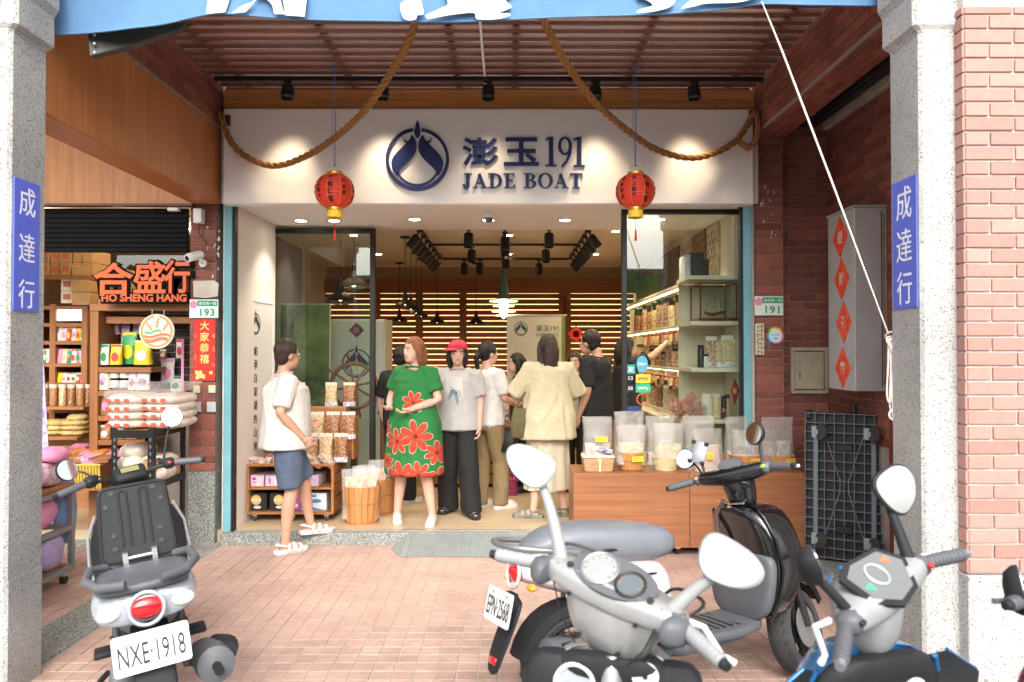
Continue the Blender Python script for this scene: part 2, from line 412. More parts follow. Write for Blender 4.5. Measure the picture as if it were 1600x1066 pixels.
def strokes(mb, M, polys, s, d):            # polys in glyph space, tiny depth steps keep overlaps apart
    for k, p in enumerate(polys): mb.prism([(x * s[0], y * s[1]) for x, y in p], d + .0002 * (k % 9), M)
def arcband(cx, cy, rx, ry, tx, ty, a0, a1, n=12):      # elliptic band with inner radii rx-tx, ry-ty
    o = []
    for i in range(n):
        b, c = R(a0 + (a1 - a0) * i / n), R(a0 + (a1 - a0) * (i + 1) / n)
        o.append([(cx + rx * math.cos(b), cy + ry * math.sin(b)), (cx + rx * math.cos(c), cy + ry * math.sin(c)), (cx + (rx - tx) * math.cos(c), cy + (ry - ty) * math.sin(c)), (cx + (rx - tx) * math.cos(b), cy + (ry - ty) * math.sin(b))])
    return o
def rc(x0, x1, y0, y1): return [(x0, y0), (x1, y0), (x1, y1), (x0, y1)]
SER = {                                     # bold roman capitals, height 1
 'J': (.52, [rc(.2, .40, .22, 1), rc(.08, .52, .95, 1)] + arcband(.20, .20, .20, .30, .19, .09, 200, 360) + [rc(.0, .12, .10, .26)]),
 'A': (.86, [[(.10, .04), (.17, .04), (.45, 1), (.38, .92)], [(.30, .90), (.45, 1.02), (.78, .04), (.58, .04)], rc(.20, .62, .30, .37), rc(0, .28, 0, .05), rc(.48, .88, 0, .05)]),
 'D': (.84, [rc(.12, .32, 0, 1), rc(0, .40, .95, 1), rc(0, .40, 0, .05)] + arcband(.34, .5, .48, .5, .20, .06, -90, 90)),
 'E': (.72, [rc(.12, .32, 0, 1), rc(0, .62, .95, 1), rc(0, .66, 0, .05), rc(.32, .50, .48, .54), rc(.48, .53, .38, .64), [(.52, .95), (.62, .95), (.64, .74)], [(.54, .05), (.66, .05), (.69, .29)]]),
 'B': (.78, [rc(.12, .32, 0, 1), rc(0, .40, .95, 1), rc(0, .40, 0, .05), rc(.3, .42, .50, .55)] + arcband(.36, .76, .32, .24, .19, .05, -90, 90) + arcband(.38, .27, .37, .28, .20, .055, -90, 90)),
 'O': (.88, arcband(.44, .5, .44, .52, .19, .06, 0, 360, 28)),
 'T': (.80, [rc(.30, .50, 0, 1), rc(.04, .76, .94, 1), rc(.18, .62, 0, .05), [(.04, .94), (.13, .94), (.02, .70)], [(.67, .94), (.76, .94), (.78, .70)]]),
 ' ': (.34, []),
 '1': (.40, [rc(.13, .29, .04, 1), rc(.0, .42, 0, .045), [(.0, .88), (.13, .92), (.29, 1.0), (.14, 1.0), (.0, .93)]]),
 '9': (.54, arcband(.27, .70, .26, .31, .12, .06, 0, 360, 24) + [[(.42, .72), (.53, .72), (.50, .42), (.38, .18), (.20, -.02), (.14, .01), (.30, .2), (.39, .42)]]),
}
def serif(mb, s, M, w, h, d=.02):
    tot = sum(SER[c][0] + .06 for c in s) - .06; x = -tot / 2; k = w / tot
    for c in s:
        a, polys = SER[c]
        strokes(mb, M @ Matrix.Translation(((x) * k, -h / 2, 0)), polys, (k, h), d); x += a + .06

# ---------------------------------------------------------------- bricks
def brickmesh(bl, bh, bt, m, name='brick'):
    return MB().box((0, 0, 0), (bl, bt, bh), None, .0022).data(name, m)
def brickface(parent, o, u, v, n, W, H, bm_full, bl=.232, ch=.068, j=.009, off0=0, lim=None, name='brick'):
    """running-bond facing on a plane: o corner, u along, v up, n outwards"""
    o, u, v, n = Vector(o), Vector(u).normalized(), Vector(v).normalized(), Vector(n).normalized()
    M = Matrix((u, -n, v)).transposed()
    if M.determinant() < 0: M = Matrix((-u, -n, v)).transposed()
    rows = int(H / ch + .999); cnt = 0
    for r in range(rows):
        hh = min(ch - j, H - r * ch - j * .5)
        if hh < .012: continue
        off = (-(bl / 2) if (r + off0) % 2 else 0); x = off
        while x < W - .012:
            a, b = max(x, 0), min(x + bl - j, W)
            if b - a > .015:
                c = o + u * ((a + b) / 2) + v * (r * ch + hh / 2 + j / 2) + n * (random.uniform(-.001, .0012))
                e = (M @ Euler((random.uniform(-.004, .004), random.uniform(-.006, .006), random.uniform(-.004, .004))).to_matrix()).to_euler()
                inst(name, bm_full, c, parent, e, ((b - a) / (bl - j), 1, hh / (ch - j))); cnt += 1
            x += bl
    return cnt
BR_IN = brickmesh(.223, .059, .022, brick_m)
BR_OUT = brickmesh(.223, .059, .022, brick_lit)
# ================================================================ THE SETTING
FX0, FX1 = -2.41, 2.07          # the shop bay
struct('road', MB().bb(-30, 30, -40, 3.30, -.06, -.02), asphalt_m)
struct('road_kerb', MB().bb(-12, 12, 3.30, 3.46, -.06, -.002, .006), granite_d)
fl = struct('arcade_floor', MB().bb(-8, 8, 3.46, 7.2, -.08, -.0045), tile_gr)
TP = .106
tm = MB().box((0, 0, 0), (TP - .007, TP - .007, .014), None, .002).data('tile', tile_m)
cells = []
for i in range(-44, 24):
    for k in range(28):
        cx, cy = -.05 + i * TP + TP / 2, 3.47 + k * TP + TP / 2
        if cy > 6.42: continue
        if -2.40 < cx < 2.30 or cx < -2.72: cells.append((cx, cy))
cells.sort(key=lambda c: c[1] + abs(c[0]) * .25 + (3 if c[0] < -2.4 else 0) + (0 if 3.7 < c[1] else 2))
rest = MB()
for n_, (cx, cy) in enumerate(cells):
    z = -.007 + random.uniform(-.0012, .0012); rt = (random.uniform(-.006, .006), random.uniform(-.006, .006), random.uniform(-.008, .008))
    if n_ < 290: inst('tile', tm, (cx, cy, z), fl, rt)
    else: rest.box((cx, cy, z), (TP - .007, TP - .007, .014), rt)
o = obj('far_tiles', rest, tile_m, fl); o['kind'] = 'stuff'
struct('granite_strip_left', MB().bb(-2.72, -2.402, 3.46, 6.44, -.02, .003, .003), granite_d)
struct('granite_strip_right', MB().bb(2.302, 3.2, 3.46, 6.60, -.02, .004, .003), granite_d)
st = struct('doorstep', MB().bb(FX0, FX1 + .3, 6.44, 6.56, -.02, .098, .008), granite_d)
obj('metal_threshold', MB().bb(FX0 + .06, FX1 - .02, 6.515, 6.545, .098, .106, .002), steel_m, st)
struct('neighbour_step', MB().bb(-5.6, -2.72, 6.40, 6.7, -.02, .02, .008), granite_d)

# pillars by the road (washed pebble finish, chamfered corner, capital)
def pillar(side, name, label):
    # outline of the column in plan
    if side > 0: pts = [(1.955, 3.89), (1.94, 3.875), (1.94, 3.615), (1.955, 3.60), (2.60, 3.60), (2.60, 3.89)]
    else: pts = [(-2.355, 3.885), (-2.34, 3.87), (-2.34, 3.615), (-2.355, 3.60), (-3.0, 3.60), (-3.0, 3.885)][::-1]
    t = thing(name, label, 'pillar', (sum(p[0] for p in pts) / 6, 3.85, 0))
    obj('shaft', MB().prism(pts, 3.115), granite_l, t)
    cx, cy = (2.27 if side > 0 else -2.67), 3.745
    def sc(q, k): return [(cx + (p[0] - cx) * (1 + k), cy + (p[1] - cy) * (1 + k)) for p in q]
    f = MB(); rings = []
    for k, z in ((.0, 3.116), (.02, 3.13), (.10, 3.15), (.10, 3.30), (.16, 3.34), (.16, 4.4)):
        rings.append([(x, y, z) for x, y in sc(pts, k)])
    f.loft(rings); obj('capital', f, granite_l, t)
    base = sc(pts, .012); f = MB().prism([(x, y) for x, y in base], .555, Matrix.Translation((0, 0, -.02)))
    obj('base', f, granite_l, t)
    return t
pillar(-1, 'granite_pillar', 'pale pebble-finished pillar at the left edge carrying a blue name plate')
pillar(1, 'granite_pillar', 'pale pebble-finished pillar on the right, joined to a brick pier')
# brick pier right of the right pillar
t = thing('brick_pier', 'brick pier, bright light painted in as pink, at the right edge of the view, above a pebble base', 'pier', (3.2, 3.6, 0))
obj('core', MB().bb(2.115, 4.6, 3.54, 4.2, .585, 4.4), mortar_l, t)
obj('base', MB().bb(2.105, 4.6, 3.525, 4.2, -.02, .58, .004), granite_l, t)
brickface(t, (2.115, 3.54, .588), (1, 0, 0), (0, 0, 1), (0, -1, 0), 1.0, 2.62, BR_OUT)
brickface(t, (2.115, 3.60, .588), (0, -1, 0), (0, 0, 1), (-1, 0, 0), .065, 2.62, BR_OUT, off0=1)

# facade columns
def column(x0, x1, name, label, z0=.60):
    t = thing(name, label, 'column', ((x0 + x1) / 2, 6.6, 0))
    obj('core', MB().bb(x0, x1, 6.52, 6.9, z0, 4.49), mortar_m, t)
    obj('base', MB().bb(x0 - .004, x1 + .004, 6.49, 6.9, -.02, z0, .006), granite_d, t)
    brickface(t, (x0, 6.52, z0 + .004), (1, 0, 0), (0, 0, 1), (0, -1, 0), x1 - x0, 2.88 if x0 > 0 else 2.28, BR_IN)
    return t
column(-2.70, FX0 - .07, 'brick_column', 'red brick column between the two shops, with notices and plate 193')
column(FX1 + .03, 2.335, 'brick_column', 'red brick column right of the shop front, with plate 191')
t = thing('recess_wall', 'dark red brick wall in the recess right of the shop front', 'wall', (2.55, 6.7, 0))
obj('core', MB().bb(2.336, 2.80, 6.68, 6.9, 0, 4.49), mortar_m, t)
brickface(t, (2.336, 6.68, .01), (1, 0, 0), (0, 0, 1), (0, -1, 0), .45, 3.7, BR_IN, off0=1)
t = thing('side_wall', 'brick side wall of the arcade behind the steel cabinet', 'wall', (2.9, 5.5, 0))
obj('core', MB().bb(2.79, 3.0, 4.2, 6.68, 0, 4.49), mortar_m, t)
brickface(t, (2.79, 6.67, .9), (0, -1, 0), (0, 0, 1), (-1, 0, 0), 2.2, 2.64, BR_IN)
obj('plaster_band', MB().bb(2.74, 2.79, 4.2, 6.67, 3.545, 3.72, .004), mat('stained_plaster', (.48, .42, .36), .9, var=.2, scale=6, drt=.4), t)
obj('service_pipe', MB().cyl((2.66, 4.2, 3.60), (2.66, 6.66, 3.60), .035, 10).cyl((2.58, 4.2, 3.66), (2.58, 6.66, 3.66), .022, 8).cyl((2.61, 4.2, 3.57), (2.56, 6.66, 3.58), .014, 8), black_pl, t, smooth=60)
struct('dark_red_panel', MB().bb(2.72, 2.785, 5.02, 5.50, 0, 1.6, .004), mat('dark_red_board', (.16, .035, .02), .5, var=.1)) 

# beams
t = thing('brick_beam', 'brick-faced beam along the left of the slatted ceiling', 'beam', (-2.5, 5, 3.5))
obj('core', MB().bb(-2.66, -2.425, 3.95, 6.52, 3.49, 4.49), mortar_m, t)
brickface(t, (-2.425, 3.95, 3.50), (0, 1, 0), (0, 0, 1), (1, 0, 0), 2.5, .36, BR_IN)
t = thing('brick_beam', 'broad brick-faced beam along the right of the slatted ceiling', 'beam', (2.2, 5, 3.5))
obj('core', MB().bb(2.085, 2.36, 3.8, 6.52, 3.45, 4.49), mortar_m, t)
brickface(t, (2.085, 3.8, 3.458), (0, 1, 0), (0, 0, 1), (-1, 0, 0), 2.7, .40, BR_IN)
brickface(t, (2.10, 3.8, 3.45), (0, 1, 0), (1, 0, 0), (0, 0, -1), 2.7, .25, BR_IN)

# arcade ceiling slab and building above
struct('arcade_ceiling', MB().bb(-9, 9, 3.9, 6.9, 4.5, 4.6), ceil_m)
struct('upper_storeys', MB().bb(-9, 9, 3.75, 12, 4.6, 9.0), mat('upper_facade', (.5, .42, .38), .8, var=.05))
struct('neighbour_ceiling', MB().bb(-6.2, -2.68, 3.9, 6.44, 4.2, 4.26), oak_v2)
# slatted ceiling
t = thing('slatted_ceiling', 'dark wooden slats hung under the arcade ceiling', 'ceiling', (-.17, 5.2, 3.82))
sm = MB().box((0, 0, 0), (4.42, .060, .028), None, .003).data('slat', darkslat)
for k in range(19): inst('slat', sm, (-.17 + random.uniform(-.006, .006), 6.47 - k * .1345, 3.83 + random.uniform(-.002, .002)), t, (random.uniform(-.01, .01), 0, random.uniform(-.001, .001)))
bm_ = MB().box((0, 0, 0), (.05, 2.6, .03), None, .003).data('batten', darkslat)
for x in (-2.2, -1.31, -.42, .05, .98, 1.86): inst('batten', bm_, (x, 5.2, 3.868), t)
t = thing('pine_fascia', 'two knotty pine boards above the white shop sign', 'fascia', (-.17, 6.46, 3.64))
obj('board', MB().bb(-2.40, 2.07, 6.44, 6.50, 3.735, 3.822, .003), cedar_h, t)
obj('board', MB().bb(-2.40, 2.07, 6.435, 6.50, 3.648, 3.732, .003), cedar_h, t)
km = mat('pine_knot', (.10, .03, .01), .6)
f = MB()
for x, z in ((-1.95, 3.77), (-1.6, 3.69), (-1.62, 3.705), (-.4, 3.70), (.35, 3.69), (1.2, 3.78), (1.75, 3.68), (-.9, 3.78), (.9, 3.70)): f.ell((x, 6.4355 if z < 3.733 else 6.4405, z), (.012, .0022, .005), 8, 5)
obj('knot', f, km, t)

# the white sign board
SY = 6.38
sg = thing('shop_sign', 'wide white illuminated-looking sign board with navy boat emblem and lettering', 'sign', (-.17, 6.45, 2.87))
obj('board', MB().bb(P(349, 0, SY).x, P(1177, 0, SY).x, SY, 6.5, P(0, 319, SY).z, 3.645, .012), mat('sign_white', (.87, .84, .81), .38, var=.01, coat=.2), sg, smooth=40)
lm = MB(); c = P(652.5, 250, SY); logo(lm, facing((c.x, SY, c.z)), 49.5 / 1200 * SY, .022); obj('emblem', lm, inkblue, sg)
lt = MB()
for ch, x0, x1 in (('澎', 723, 778), ('玉', 787, 842)):
    me = textmesh(ch, w=(x1 - x0) / 1200 * SY, h=44 / 1200 * SY, depth=.022, bold=.018); a = P((x0 + x1) / 2, 238, SY); obj('character', MB().mesh(me, facing((a.x, SY - .001, a.z))), inkblue, sg)
pass
for s_, x0, x1, y0, y1, nm in (('191', 852, 913, 215, 261, 'numerals'), ('JADE BOAT', 723, 911, 271.5, 294.5, 'lettering')):
    a = P((x0 + x1) / 2, (y0 + y1) / 2, SY); W = (x1 - x0) / 1200 * SY; tot = sum(SER[c][0] + .06 for c in s_) - .06; xx = -W / 2; k_ = W / tot
    for c_ in s_:
        wc = SER[c_][0] * k_
        if c_ != ' ':
            lt = MB(); serif(lt, c_, facing((a.x + xx + wc / 2, SY - .001, a.z)), wc, (y1 - y0) / 1200 * SY, .02); obj('letter' if c_.isalpha() else 'numeral', lt, inkblue, sg)
        xx += wc + .06 * k_

# wooden cladding of the neighbour's arcade
t = thing('wooden_bulkhead', 'warm wood veneer bulkhead hanging over the neighbouring shop', 'bulkhead', (-2.6, 5, 2.86))
obj('side_panel', MB().bb(-2.655, -2.43, 3.9, 6.46, 2.865, 3.485), oak_v, t)
obj('soffit', MB().bb(-2.656, -2.429, 3.9, 6.461, 2.855, 2.8645), oak_y, t)
obj('front_panel', MB().bb(-6.2, -2.657, 6.44, 6.5, 2.855, 4.2), oak_v2, t)
obj('edge_trim', MB().bb(-6.2, -2.657, 6.43, 6.502, 2.835, 2.8545), darkslat, t)

# blue metal jambs and the shop's shell
for x0, x1, lab, z1 in ((FX0 + .012, FX0 + .075, 'light blue metal door jamb at the left of the shop opening', 2.865), (FX1 - .085, FX1 - .02, 'light blue metal jamb right of the display window', 2.865)):
    t = thing('door_jamb', lab, 'jamb', ((x0 + x1) / 2, 6.5, .1), group='blue jambs of the shop front')
    obj('post', MB().bb(x0, x1, 6.47, 6.56, .1, z1, .004), blue_fr, t)
    sx = 1 if x0 < 0 else -1; xe = x1 + .001 if sx > 0 else x0 - .021
    obj('guide_channel', MB().bb(xe, xe + .02, 6.49, 6.56, .1, z1 - .002, .002), black_m, t)
wall_i = mat('interior_wall_cream', (.62, .57, .48), .8, var=.02)
floor_i = wood('shop_floor_pale', (.50, .38, .24), (.57, .45, .30), 0, .35, 0, .5)
struct('shop_floor', MB().bb(-4.3, 3.2, 6.56, 13.2, -.02, .1), floor_i)
struct('shop_wall_left', MB().bb(-2.44, -2.335, 6.56, 7.68, .1, 2.87), plaster_w)
struct('shop_wall_left_rear', MB().bb(-3.0, -2.9, 7.68, 13.2, .1, 3.0), wall_i)
struct('shop_wall_right', MB().bb(2.02, 2.12, 6.56, 13.2, .1, 3.0), wall_i)
struct('shop_wall_back', MB().bb(-3.7, 2.12, 13.02, 13.12, .1, 3.0), wall_i)
struct('entrance_soffit', MB().bb(-2.44, 2.12, 6.5, 7.90, 2.872, 3.10), plaster_w)
struct('wall_above_sign', MB().bb(-2.44, 2.12, 6.501, 6.9, 3.101, 4.499), ceil_m)
struct('shop_ceiling', MB().bb(-3.7, 2.12, 7.90, 13.12, 2.97, 3.1), mat('shop_ceiling_white', (.66, .60, .52), .85))
struct('back_bulkhead', MB().bb(-3.6, 2.02, 12.2, 13.0, 2.78, 2.968), mat('bulkhead_brown', (.36, .27, .18), .8))

# slatted light wall at the back of the shop
slat_w = wood('back_slat', (.26, .095, .03), (.36, .14, .045), 0, .5, .1)
glow = mat('warm_light_strip', (1, .7, .4), .5, emis=(1, .62, .30), es=.85)
t = thing('slatted_light_wall', 'wooden slat wall at the back of the shop with light glowing through', 'wall panelling', (-.2, 12.1, .1))
YB = 12.1
z_top = P(0, 450, YB).z
obj('top_rail', MB().bb(-3.55, 2.0, YB - .02, YB + .06, z_top - .08, 2.778), slat_w, t)
sl = MB().box((0, 0, 0), (5.5, .03, .073), None, .003).data('slat', slat_w)
for k in range(15): inst('slat', sl, (-.78, YB + .02, z_top - .08 - .045 - k * .0875), t)
for x in (588, 718, 730, 892, 884, 940): pass
for px in (590, 656, 724, 878, 886): obj('post', MB().bb(P(px, 0, YB).x - .055, P(px, 0, YB).x + .055, YB - .03, YB + .055, .1, z_top - .08, .003), slat_w, t)
obj('light_panel', MB().bb(-3.5, 1.98, YB + .09, YB + .10, 1.25, z_top - .02), glow, t)
obj('lower_board', MB().bb(-3.5, 1.98, YB + .04, YB + .07, .1, 1.25), slat_w, t)
# ================================================================ THINGS ON AND ROUND THE SHOP FRONT
# --- awning cloth with brushed white characters, cropped by the top of the view
aw_m = mat('awning_blue', (.09, .20, .36), .85, var=.12, scale=3, bump=.1, bscale=200)
aw_w = mat('awning_white_print', (.62, .64, .60), .8, var=.06)
AY = 3.98
t = thing('awning', 'blue fabric awning with cropped white brushed characters along the top of the view', 'awning', (-.2, AY, 3.3))
hem = spline([Vector(p) for p in ((85, 52, 0), (180, 46, 0), (245, 40, 0), (330, 24, 0), (420, 26, 0), (560, 31, 0), (690, 33, 0), (850, 30, 0), (1000, 23, 0), (1120, 15, 0), (1190, 4, 0), (1270, 9, 0), (1384, 9, 0))], 6)
rows = [[], [], [], [], [], []]
for i, h in enumerate(hem):
    for k in range(6):
        w = math.sin(i * .55) * .007 + math.sin(i * .23 + 1) * .012
        q = P(h.x, h.y, AY)
        rows[k].append(Vector((q.x, AY + w * (1 - k * .14) - k * .012, q.z + k * .12)))
f = MB().sheet(rows); back = [[v + Vector((0, .004, 0)) for v in r] for r in rows]; f.sheet([r[::-1] for r in back]); f.tube(rows[0], .006, 6)
obj('cloth', f, aw_m, t, smooth=50)
def awprint(pts):
    f = MB(); c = [Vector((*p, 0)) for p in pts]
    out = [P(p[0], p[1], AY - .034) for p in pts]
    n = len(out); f.add([v for v in out] + [v + Vector((0, .003, 0)) for v in out], [tuple(range(n)), tuple(range(n, 2 * n))[::-1]] + [(i, (i + 1) % n, (i + 1) % n + n, i + n) for i in range(n)])
    return f
sp2 = lambda pts, n: [(p.x, p.y) for p in spline([(*q, 0) for q in pts], 3)]
for k, pts in enumerate((
    [(328, -30), (322, 22), (352, 19), (360, -5), (372, -30)],
    sp2([(362, 20), (380, 8), (398, 0), (405, -30), (425, -30), (430, -30), (432, -30), (434, -20), (438, 0), (442, 15), (446, 22), (440, 22), (430, 22), (428, 20), (425, 8), (415, -2), (406, -4), (400, 0), (390, 12), (384, 19)], 4),
    [(438, -30), (446, 24), (476, 26), (482, -30)],
    sp2([(625, 12), (630, 2), (655, 0), (660, 10), (662, 22), (652, 24), (650, 30), (640, 32), (630, 28), (625, 12)], 5),
    sp2([(664, 24), (690, 12), (700, 4), (690, -30), (760, -30), (790, -30), (830, -30), (810, -10), (790, 0), (800, 10), (790, 16), (780, 20), (798, 22), (790, 27), (775, 30), (745, 30), (740, 20), (700, 24), (668, 30)], 5),
    sp2([(985, -30), (995, -5), (1010, 0), (1020, 8), (1010, 12), (1000, 15), (995, 20), (1020, 18), (1045, 12), (1055, 2), (1050, -10), (1050, -20), (1050, -30)], 4),
    sp2([(1063, 14), (1080, 0), (1100, -5), (1110, -30), (1180, -30), (1190, -30), (1200, -30), (1190, -10), (1170, 0), (1150, 4), (1120, 5), (1100, 6), (1085, 10)], 4))):
    obj('white_print', awprint(pts), aw_w, t)
# bracket arm
t = thing('awning_bracket', 'dark grey steel bracket plate under the left end of the awning', 'bracket', (-2.1, 4.2, 3.1))
q = [P(x, y, 4.05 + (x - 137) * .0012) for x, y in ((137, 50), (232, 36), (290, 36), (282, 44), (250, 55), (200, 72), (141, 87))]
f = MB(); n = len(q); f.add(q + [v + Vector((.0, .05, 0)) for v in q], [tuple(range(n)), tuple(range(n, 2 * n))[::-1]] + [(i, (i + 1) % n, (i + 1) % n + n, i + n) for i in range(n)])
obj('plate', f, mat('dark_grey_steel', (.05, .055, .05), .5, .3, var=.1), t)
for k, (x, y) in enumerate(((148, 55), (148, 69), (148, 83))):
    b = P(x, y, 4.05); obj('bolt', MB().ell((b.x, b.y - .004, b.z), (.009, .008, .009), 8, 6), steel_m, t)

# --- twisted ropes
rope_m = mat('manila_rope', (.36, .17, .05), .85, var=.2, scale=60, bump=.6, bscale=220)
def rope(pts, r, name, label, turns=22):
    path = spline(pts, 10); t = thing(name, label, 'rope', path[0])
    ln = [0]
    for a, b in zip(path, path[1:]): ln.append(ln[-1] + (b - a).length)
    # resample evenly
    N = int(ln[-1] / .018); pp = []
    j = 0
    for i in range(N + 1):
        d = ln[-1] * i / N
        while j < len(ln) - 2 and ln[j + 1] < d: j += 1
        pp.append(path[j].lerp(path[j + 1], (d - ln[j]) / max(1e-6, ln[j + 1] - ln[j])))
    up = Vector((0, 1, 0)); fr = []
    for i, p in enumerate(pp):
        tg = (pp[min(i + 1, N)] - pp[max(i - 1, 0)]).normalized(); up = (up - tg * up.dot(tg)).normalized(); fr.append((p, up.copy(), tg.cross(up)))
    for s_ in range(3):
        st_ = []
        for i, (p, u, v) in enumerate(fr):
            a = i * .55 + s_ * 2 * PI / 3; st_.append(p + (u * math.cos(a) + v * math.sin(a)) * r * .52)
        obj('strand', MB().tube(st_, r * .56, 7), rope_m, t, smooth=70)
    return t
rope([P(652, 20, 4.9), P(640, 60, 5.0), P(612, 112, 5.2), P(570, 172, 5.5), P(522, 216, 5.8), P(476, 245, 6.05), P(432, 259, 6.2), P(396, 251, 6.27), P(368, 231, 6.3), P(352, 203, 6.3), P(345, 176, 6.3)], .026, 'twisted_rope', 'thick manila rope sagging from the awning to the upper left corner of the white sign')
rope([P(843, 20, 4.9), P(858, 50, 5.0), P(885, 100, 5.2), P(930, 160, 5.5), P(985, 208, 5.85), P(1030, 236, 6.1), P(1080, 247, 6.2), P(1120, 238, 6.27), P(1150, 220, 6.3), P(1168, 196, 6.3), P(1178, 176, 6.3), P(1184, 190, 6.28), P(1183, 215, 6.27), P(1170, 231, 6.28), P(1155, 222, 6.27)], .026, 'twisted_rope', 'thick manila rope sagging to the right end of the white sign and looped there')
hk = mat('rope_hook_iron', (.10, .07, .05), .6, .5)
for a, lab in (((352, 186), 'iron hook holding the left rope to the corner of the sign'), ((1178, 178), 'iron hook holding the right rope to the corner of the sign')):
    q = P(a[0], a[1], 6.33); single('rope_hook', MB().tube([q + Vector((0, .06, 0)), q, q + Vector((.0, -.05, -.01)), q + Vector((.0, -.075, .025)), q + Vector((0, -.05, .05))], .009, 8).box(q + Vector((0, .04, 0)), (.06, .012, .09), None, .003), hk, lab, 'hook', 'rope hooks', 60)

# --- lanterns
lan_m = mat('lantern_red_cloth', (.72, .05, .025), .55, var=.08, scale=8, bump=.1)
gold_m = mat('gold_trim', (.75, .45, .10), .35, .7, var=.1)
yel_m = mat('yellow_fringe', (.85, .60, .05), .8, var=.15, scale=40, stretch=(8, 8, 1))
redt = mat('red_tassel', (.60, .02, .02), .8)
inkk = mat('black_ink', (.02, .015, .015), .7)
def lantern(px, label, rot):
    Y = 5.84; c = P(px, 299, Y); t = thing('red_lantern', label, 'lantern', c, R(rot), 'red lanterns at the shop front')
    rx, rz = .147, .128
    prof = []
    for k in range(29):
        a = -PI / 2 * .80 + PI * .80 * k / 28; rr = rx * math.cos(a) ** .8 + (.0025 if k % 2 else -.0012); prof.append((rr, rz * math.sin(a) / math.sin(PI / 2 * .8)))
    obj('shade', MB().lathe(prof, 36), lan_m, t, smooth=25, local=True)
    rb = MB()
    for k in range(9):
        a = 2 * PI * (k + .5) / 9; pts = [(r * 1.004 * math.cos(a), r * 1.004 * math.sin(a), z) for r, z in prof[1:-1]]
        rb.tube(pts, .0016, 4)
    obj('rib', rb, gold_m, t, local=True)['kind'] = 'stuff'
    for z, s in ((rz, 1), (-rz, -1)): obj('rim', MB().lathe([(.058, z - .012 * s), (.062, z), (.060, z + .018 * s), (.05, z + .02 * s)], 24), gold_m, t, smooth=40, local=True)
    # black brushed characters round the body
    tx = MB(); cols = ['觀音佛祖', '天后宮', '合境平安', '觀音佛祖', '天后宮', '合境平安', '風調雨順', '國泰民安', '天上聖母']
    for k in range(9):
        a0 = 2 * PI * k / 9 - PI / 2; w_ = cols[k]
        for j, chh in enumerate(w_):
            me = textmesh(chh, h=.044 if k % 3 == 0 else .032, depth=.0006, bold=.03, res=1)
            zc = .078 - j * (.052 if k % 3 == 0 else .045) - (0 if len(w_) == 4 else .02)
            for_v = []
            for v in me.vertices:
                z = zc + v.co.y; zz = max(-.99, min(.99, z / rz * math.sin(PI / 2 * .8))); al = math.asin(zz); r = rx * math.cos(al) ** .8 + .004 + v.co.z
                a = a0 + v.co.x / rx; for_v.append((r * math.cos(a), r * math.sin(a), z))
            tx.add(for_v, [tuple(p.vertices) for p in me.polygons])
    o_ = obj('ink_characters', tx, inkk, t, local=True); o_['kind'] = 'stuff'
    obj('fringe', MB().lathe([(.052, -rz - .018), (.058, -rz - .045), (.060, -rz - .075), (.05, -rz - .075), (.04, -rz - .02)], 28), yel_m, t, smooth=60, local=True)
    obj('tassel', MB().tube([(0, 0, -rz - .05), (0, 0, -rz - .16), (.001, 0, -rz - .17), (0, 0, -rz - .25)], [.0015, .0015, .006, .011], 8), redt, t, smooth=60, local=True)
    obj('wire_bail', MB().tube([(.05, 0, rz + .01), (.055, 0, rz + .035), (.03, 0, rz + .06), (0, 0, rz + .066), (-.03, 0, rz + .06), (-.055, 0, rz + .035), (-.05, 0, rz + .01)], .0017, 5), gold_m, t, local=True)
    cord = mat('blue_cord', (.10, .20, .50), .8) if 'blue_cord' not in _mc else _mc['blue_cord']
    H = 3.80 - c.z
    cd = MB().tube([(0, 0, rz + .062), (.004, 0, H * .5), (.0, 0, H)], .0032, 6).tube([(-.004, 0, rz + .062), (-.022, 0, H * .55), (-.02, 0, H)], .0016, 5)
    for s in range(5): cd.tube([(0, 0, H - .02), (random.uniform(-.03, .03), random.uniform(-.02, .02), H - .005), (random.uniform(-.05, .05), -.03, H - .03 - random.random() * .03)], .003, 5)
    cd.ell((0, 0, rz + .07), .008, 8, 6)
    obj('cord', cd, cord, t, smooth=60, local=True)
lantern(523, 'red cloth lantern with black characters hanging by blue cord at the left of the sign', 0)
lantern(993, 'red cloth lantern with black characters hanging by blue cord at the right of the sign', 27)

# --- white cord from the awning down to the right pillar, with its knotted loops
cord_w = mat('white_cord', (.68, .62, .58), .8, var=.08)
t = thing('crank_cord', 'pale cord running from the awning down to the hook by the right pillar', 'cord', P(1390, 525, 3.86))
obj('line', MB().tube([P(1190, 2, 3.93), P(1222, 80, 3.93), P(1300, 285, 3.90), P(1388, 522, 3.87)], [.003, .0055, .0055, .0035], 8), cord_w, t, smooth=60)
f = MB(); h0 = P(1391, 525, 3.90)
for k in range(6):
    dx = .012 * k - .028; L_ = .30 + .05 * (k % 3)
    f.tube(spline([h0 + Vector((dx * .3, 0, 0)), h0 + Vector((dx + .01, -.015, -L_ * .4)), h0 + Vector((dx + .004, -.01 - .004 * k, -L_)), h0 + Vector((dx + .02, -.02, -L_ - .03)), h0 + Vector((dx + .03, -.01, -L_ * .6)), h0 + Vector((.02, 0, -.02))], 5), .0048, 6)
for k in range(3): f.ring(h0 + Vector((-.005 + .008 * k, -.01, -.025 - .02 * k)), .022, .005, 14, 6, Euler((R(75), k * .7, .3)).to_matrix())
f.ring(h0 + Vector((.005, -.02, -.40)), .026, .006, 16, 6, Euler((R(85), 0, .2)).to_matrix())
obj('knotted_loops', f, cord_w, t, smooth=60)
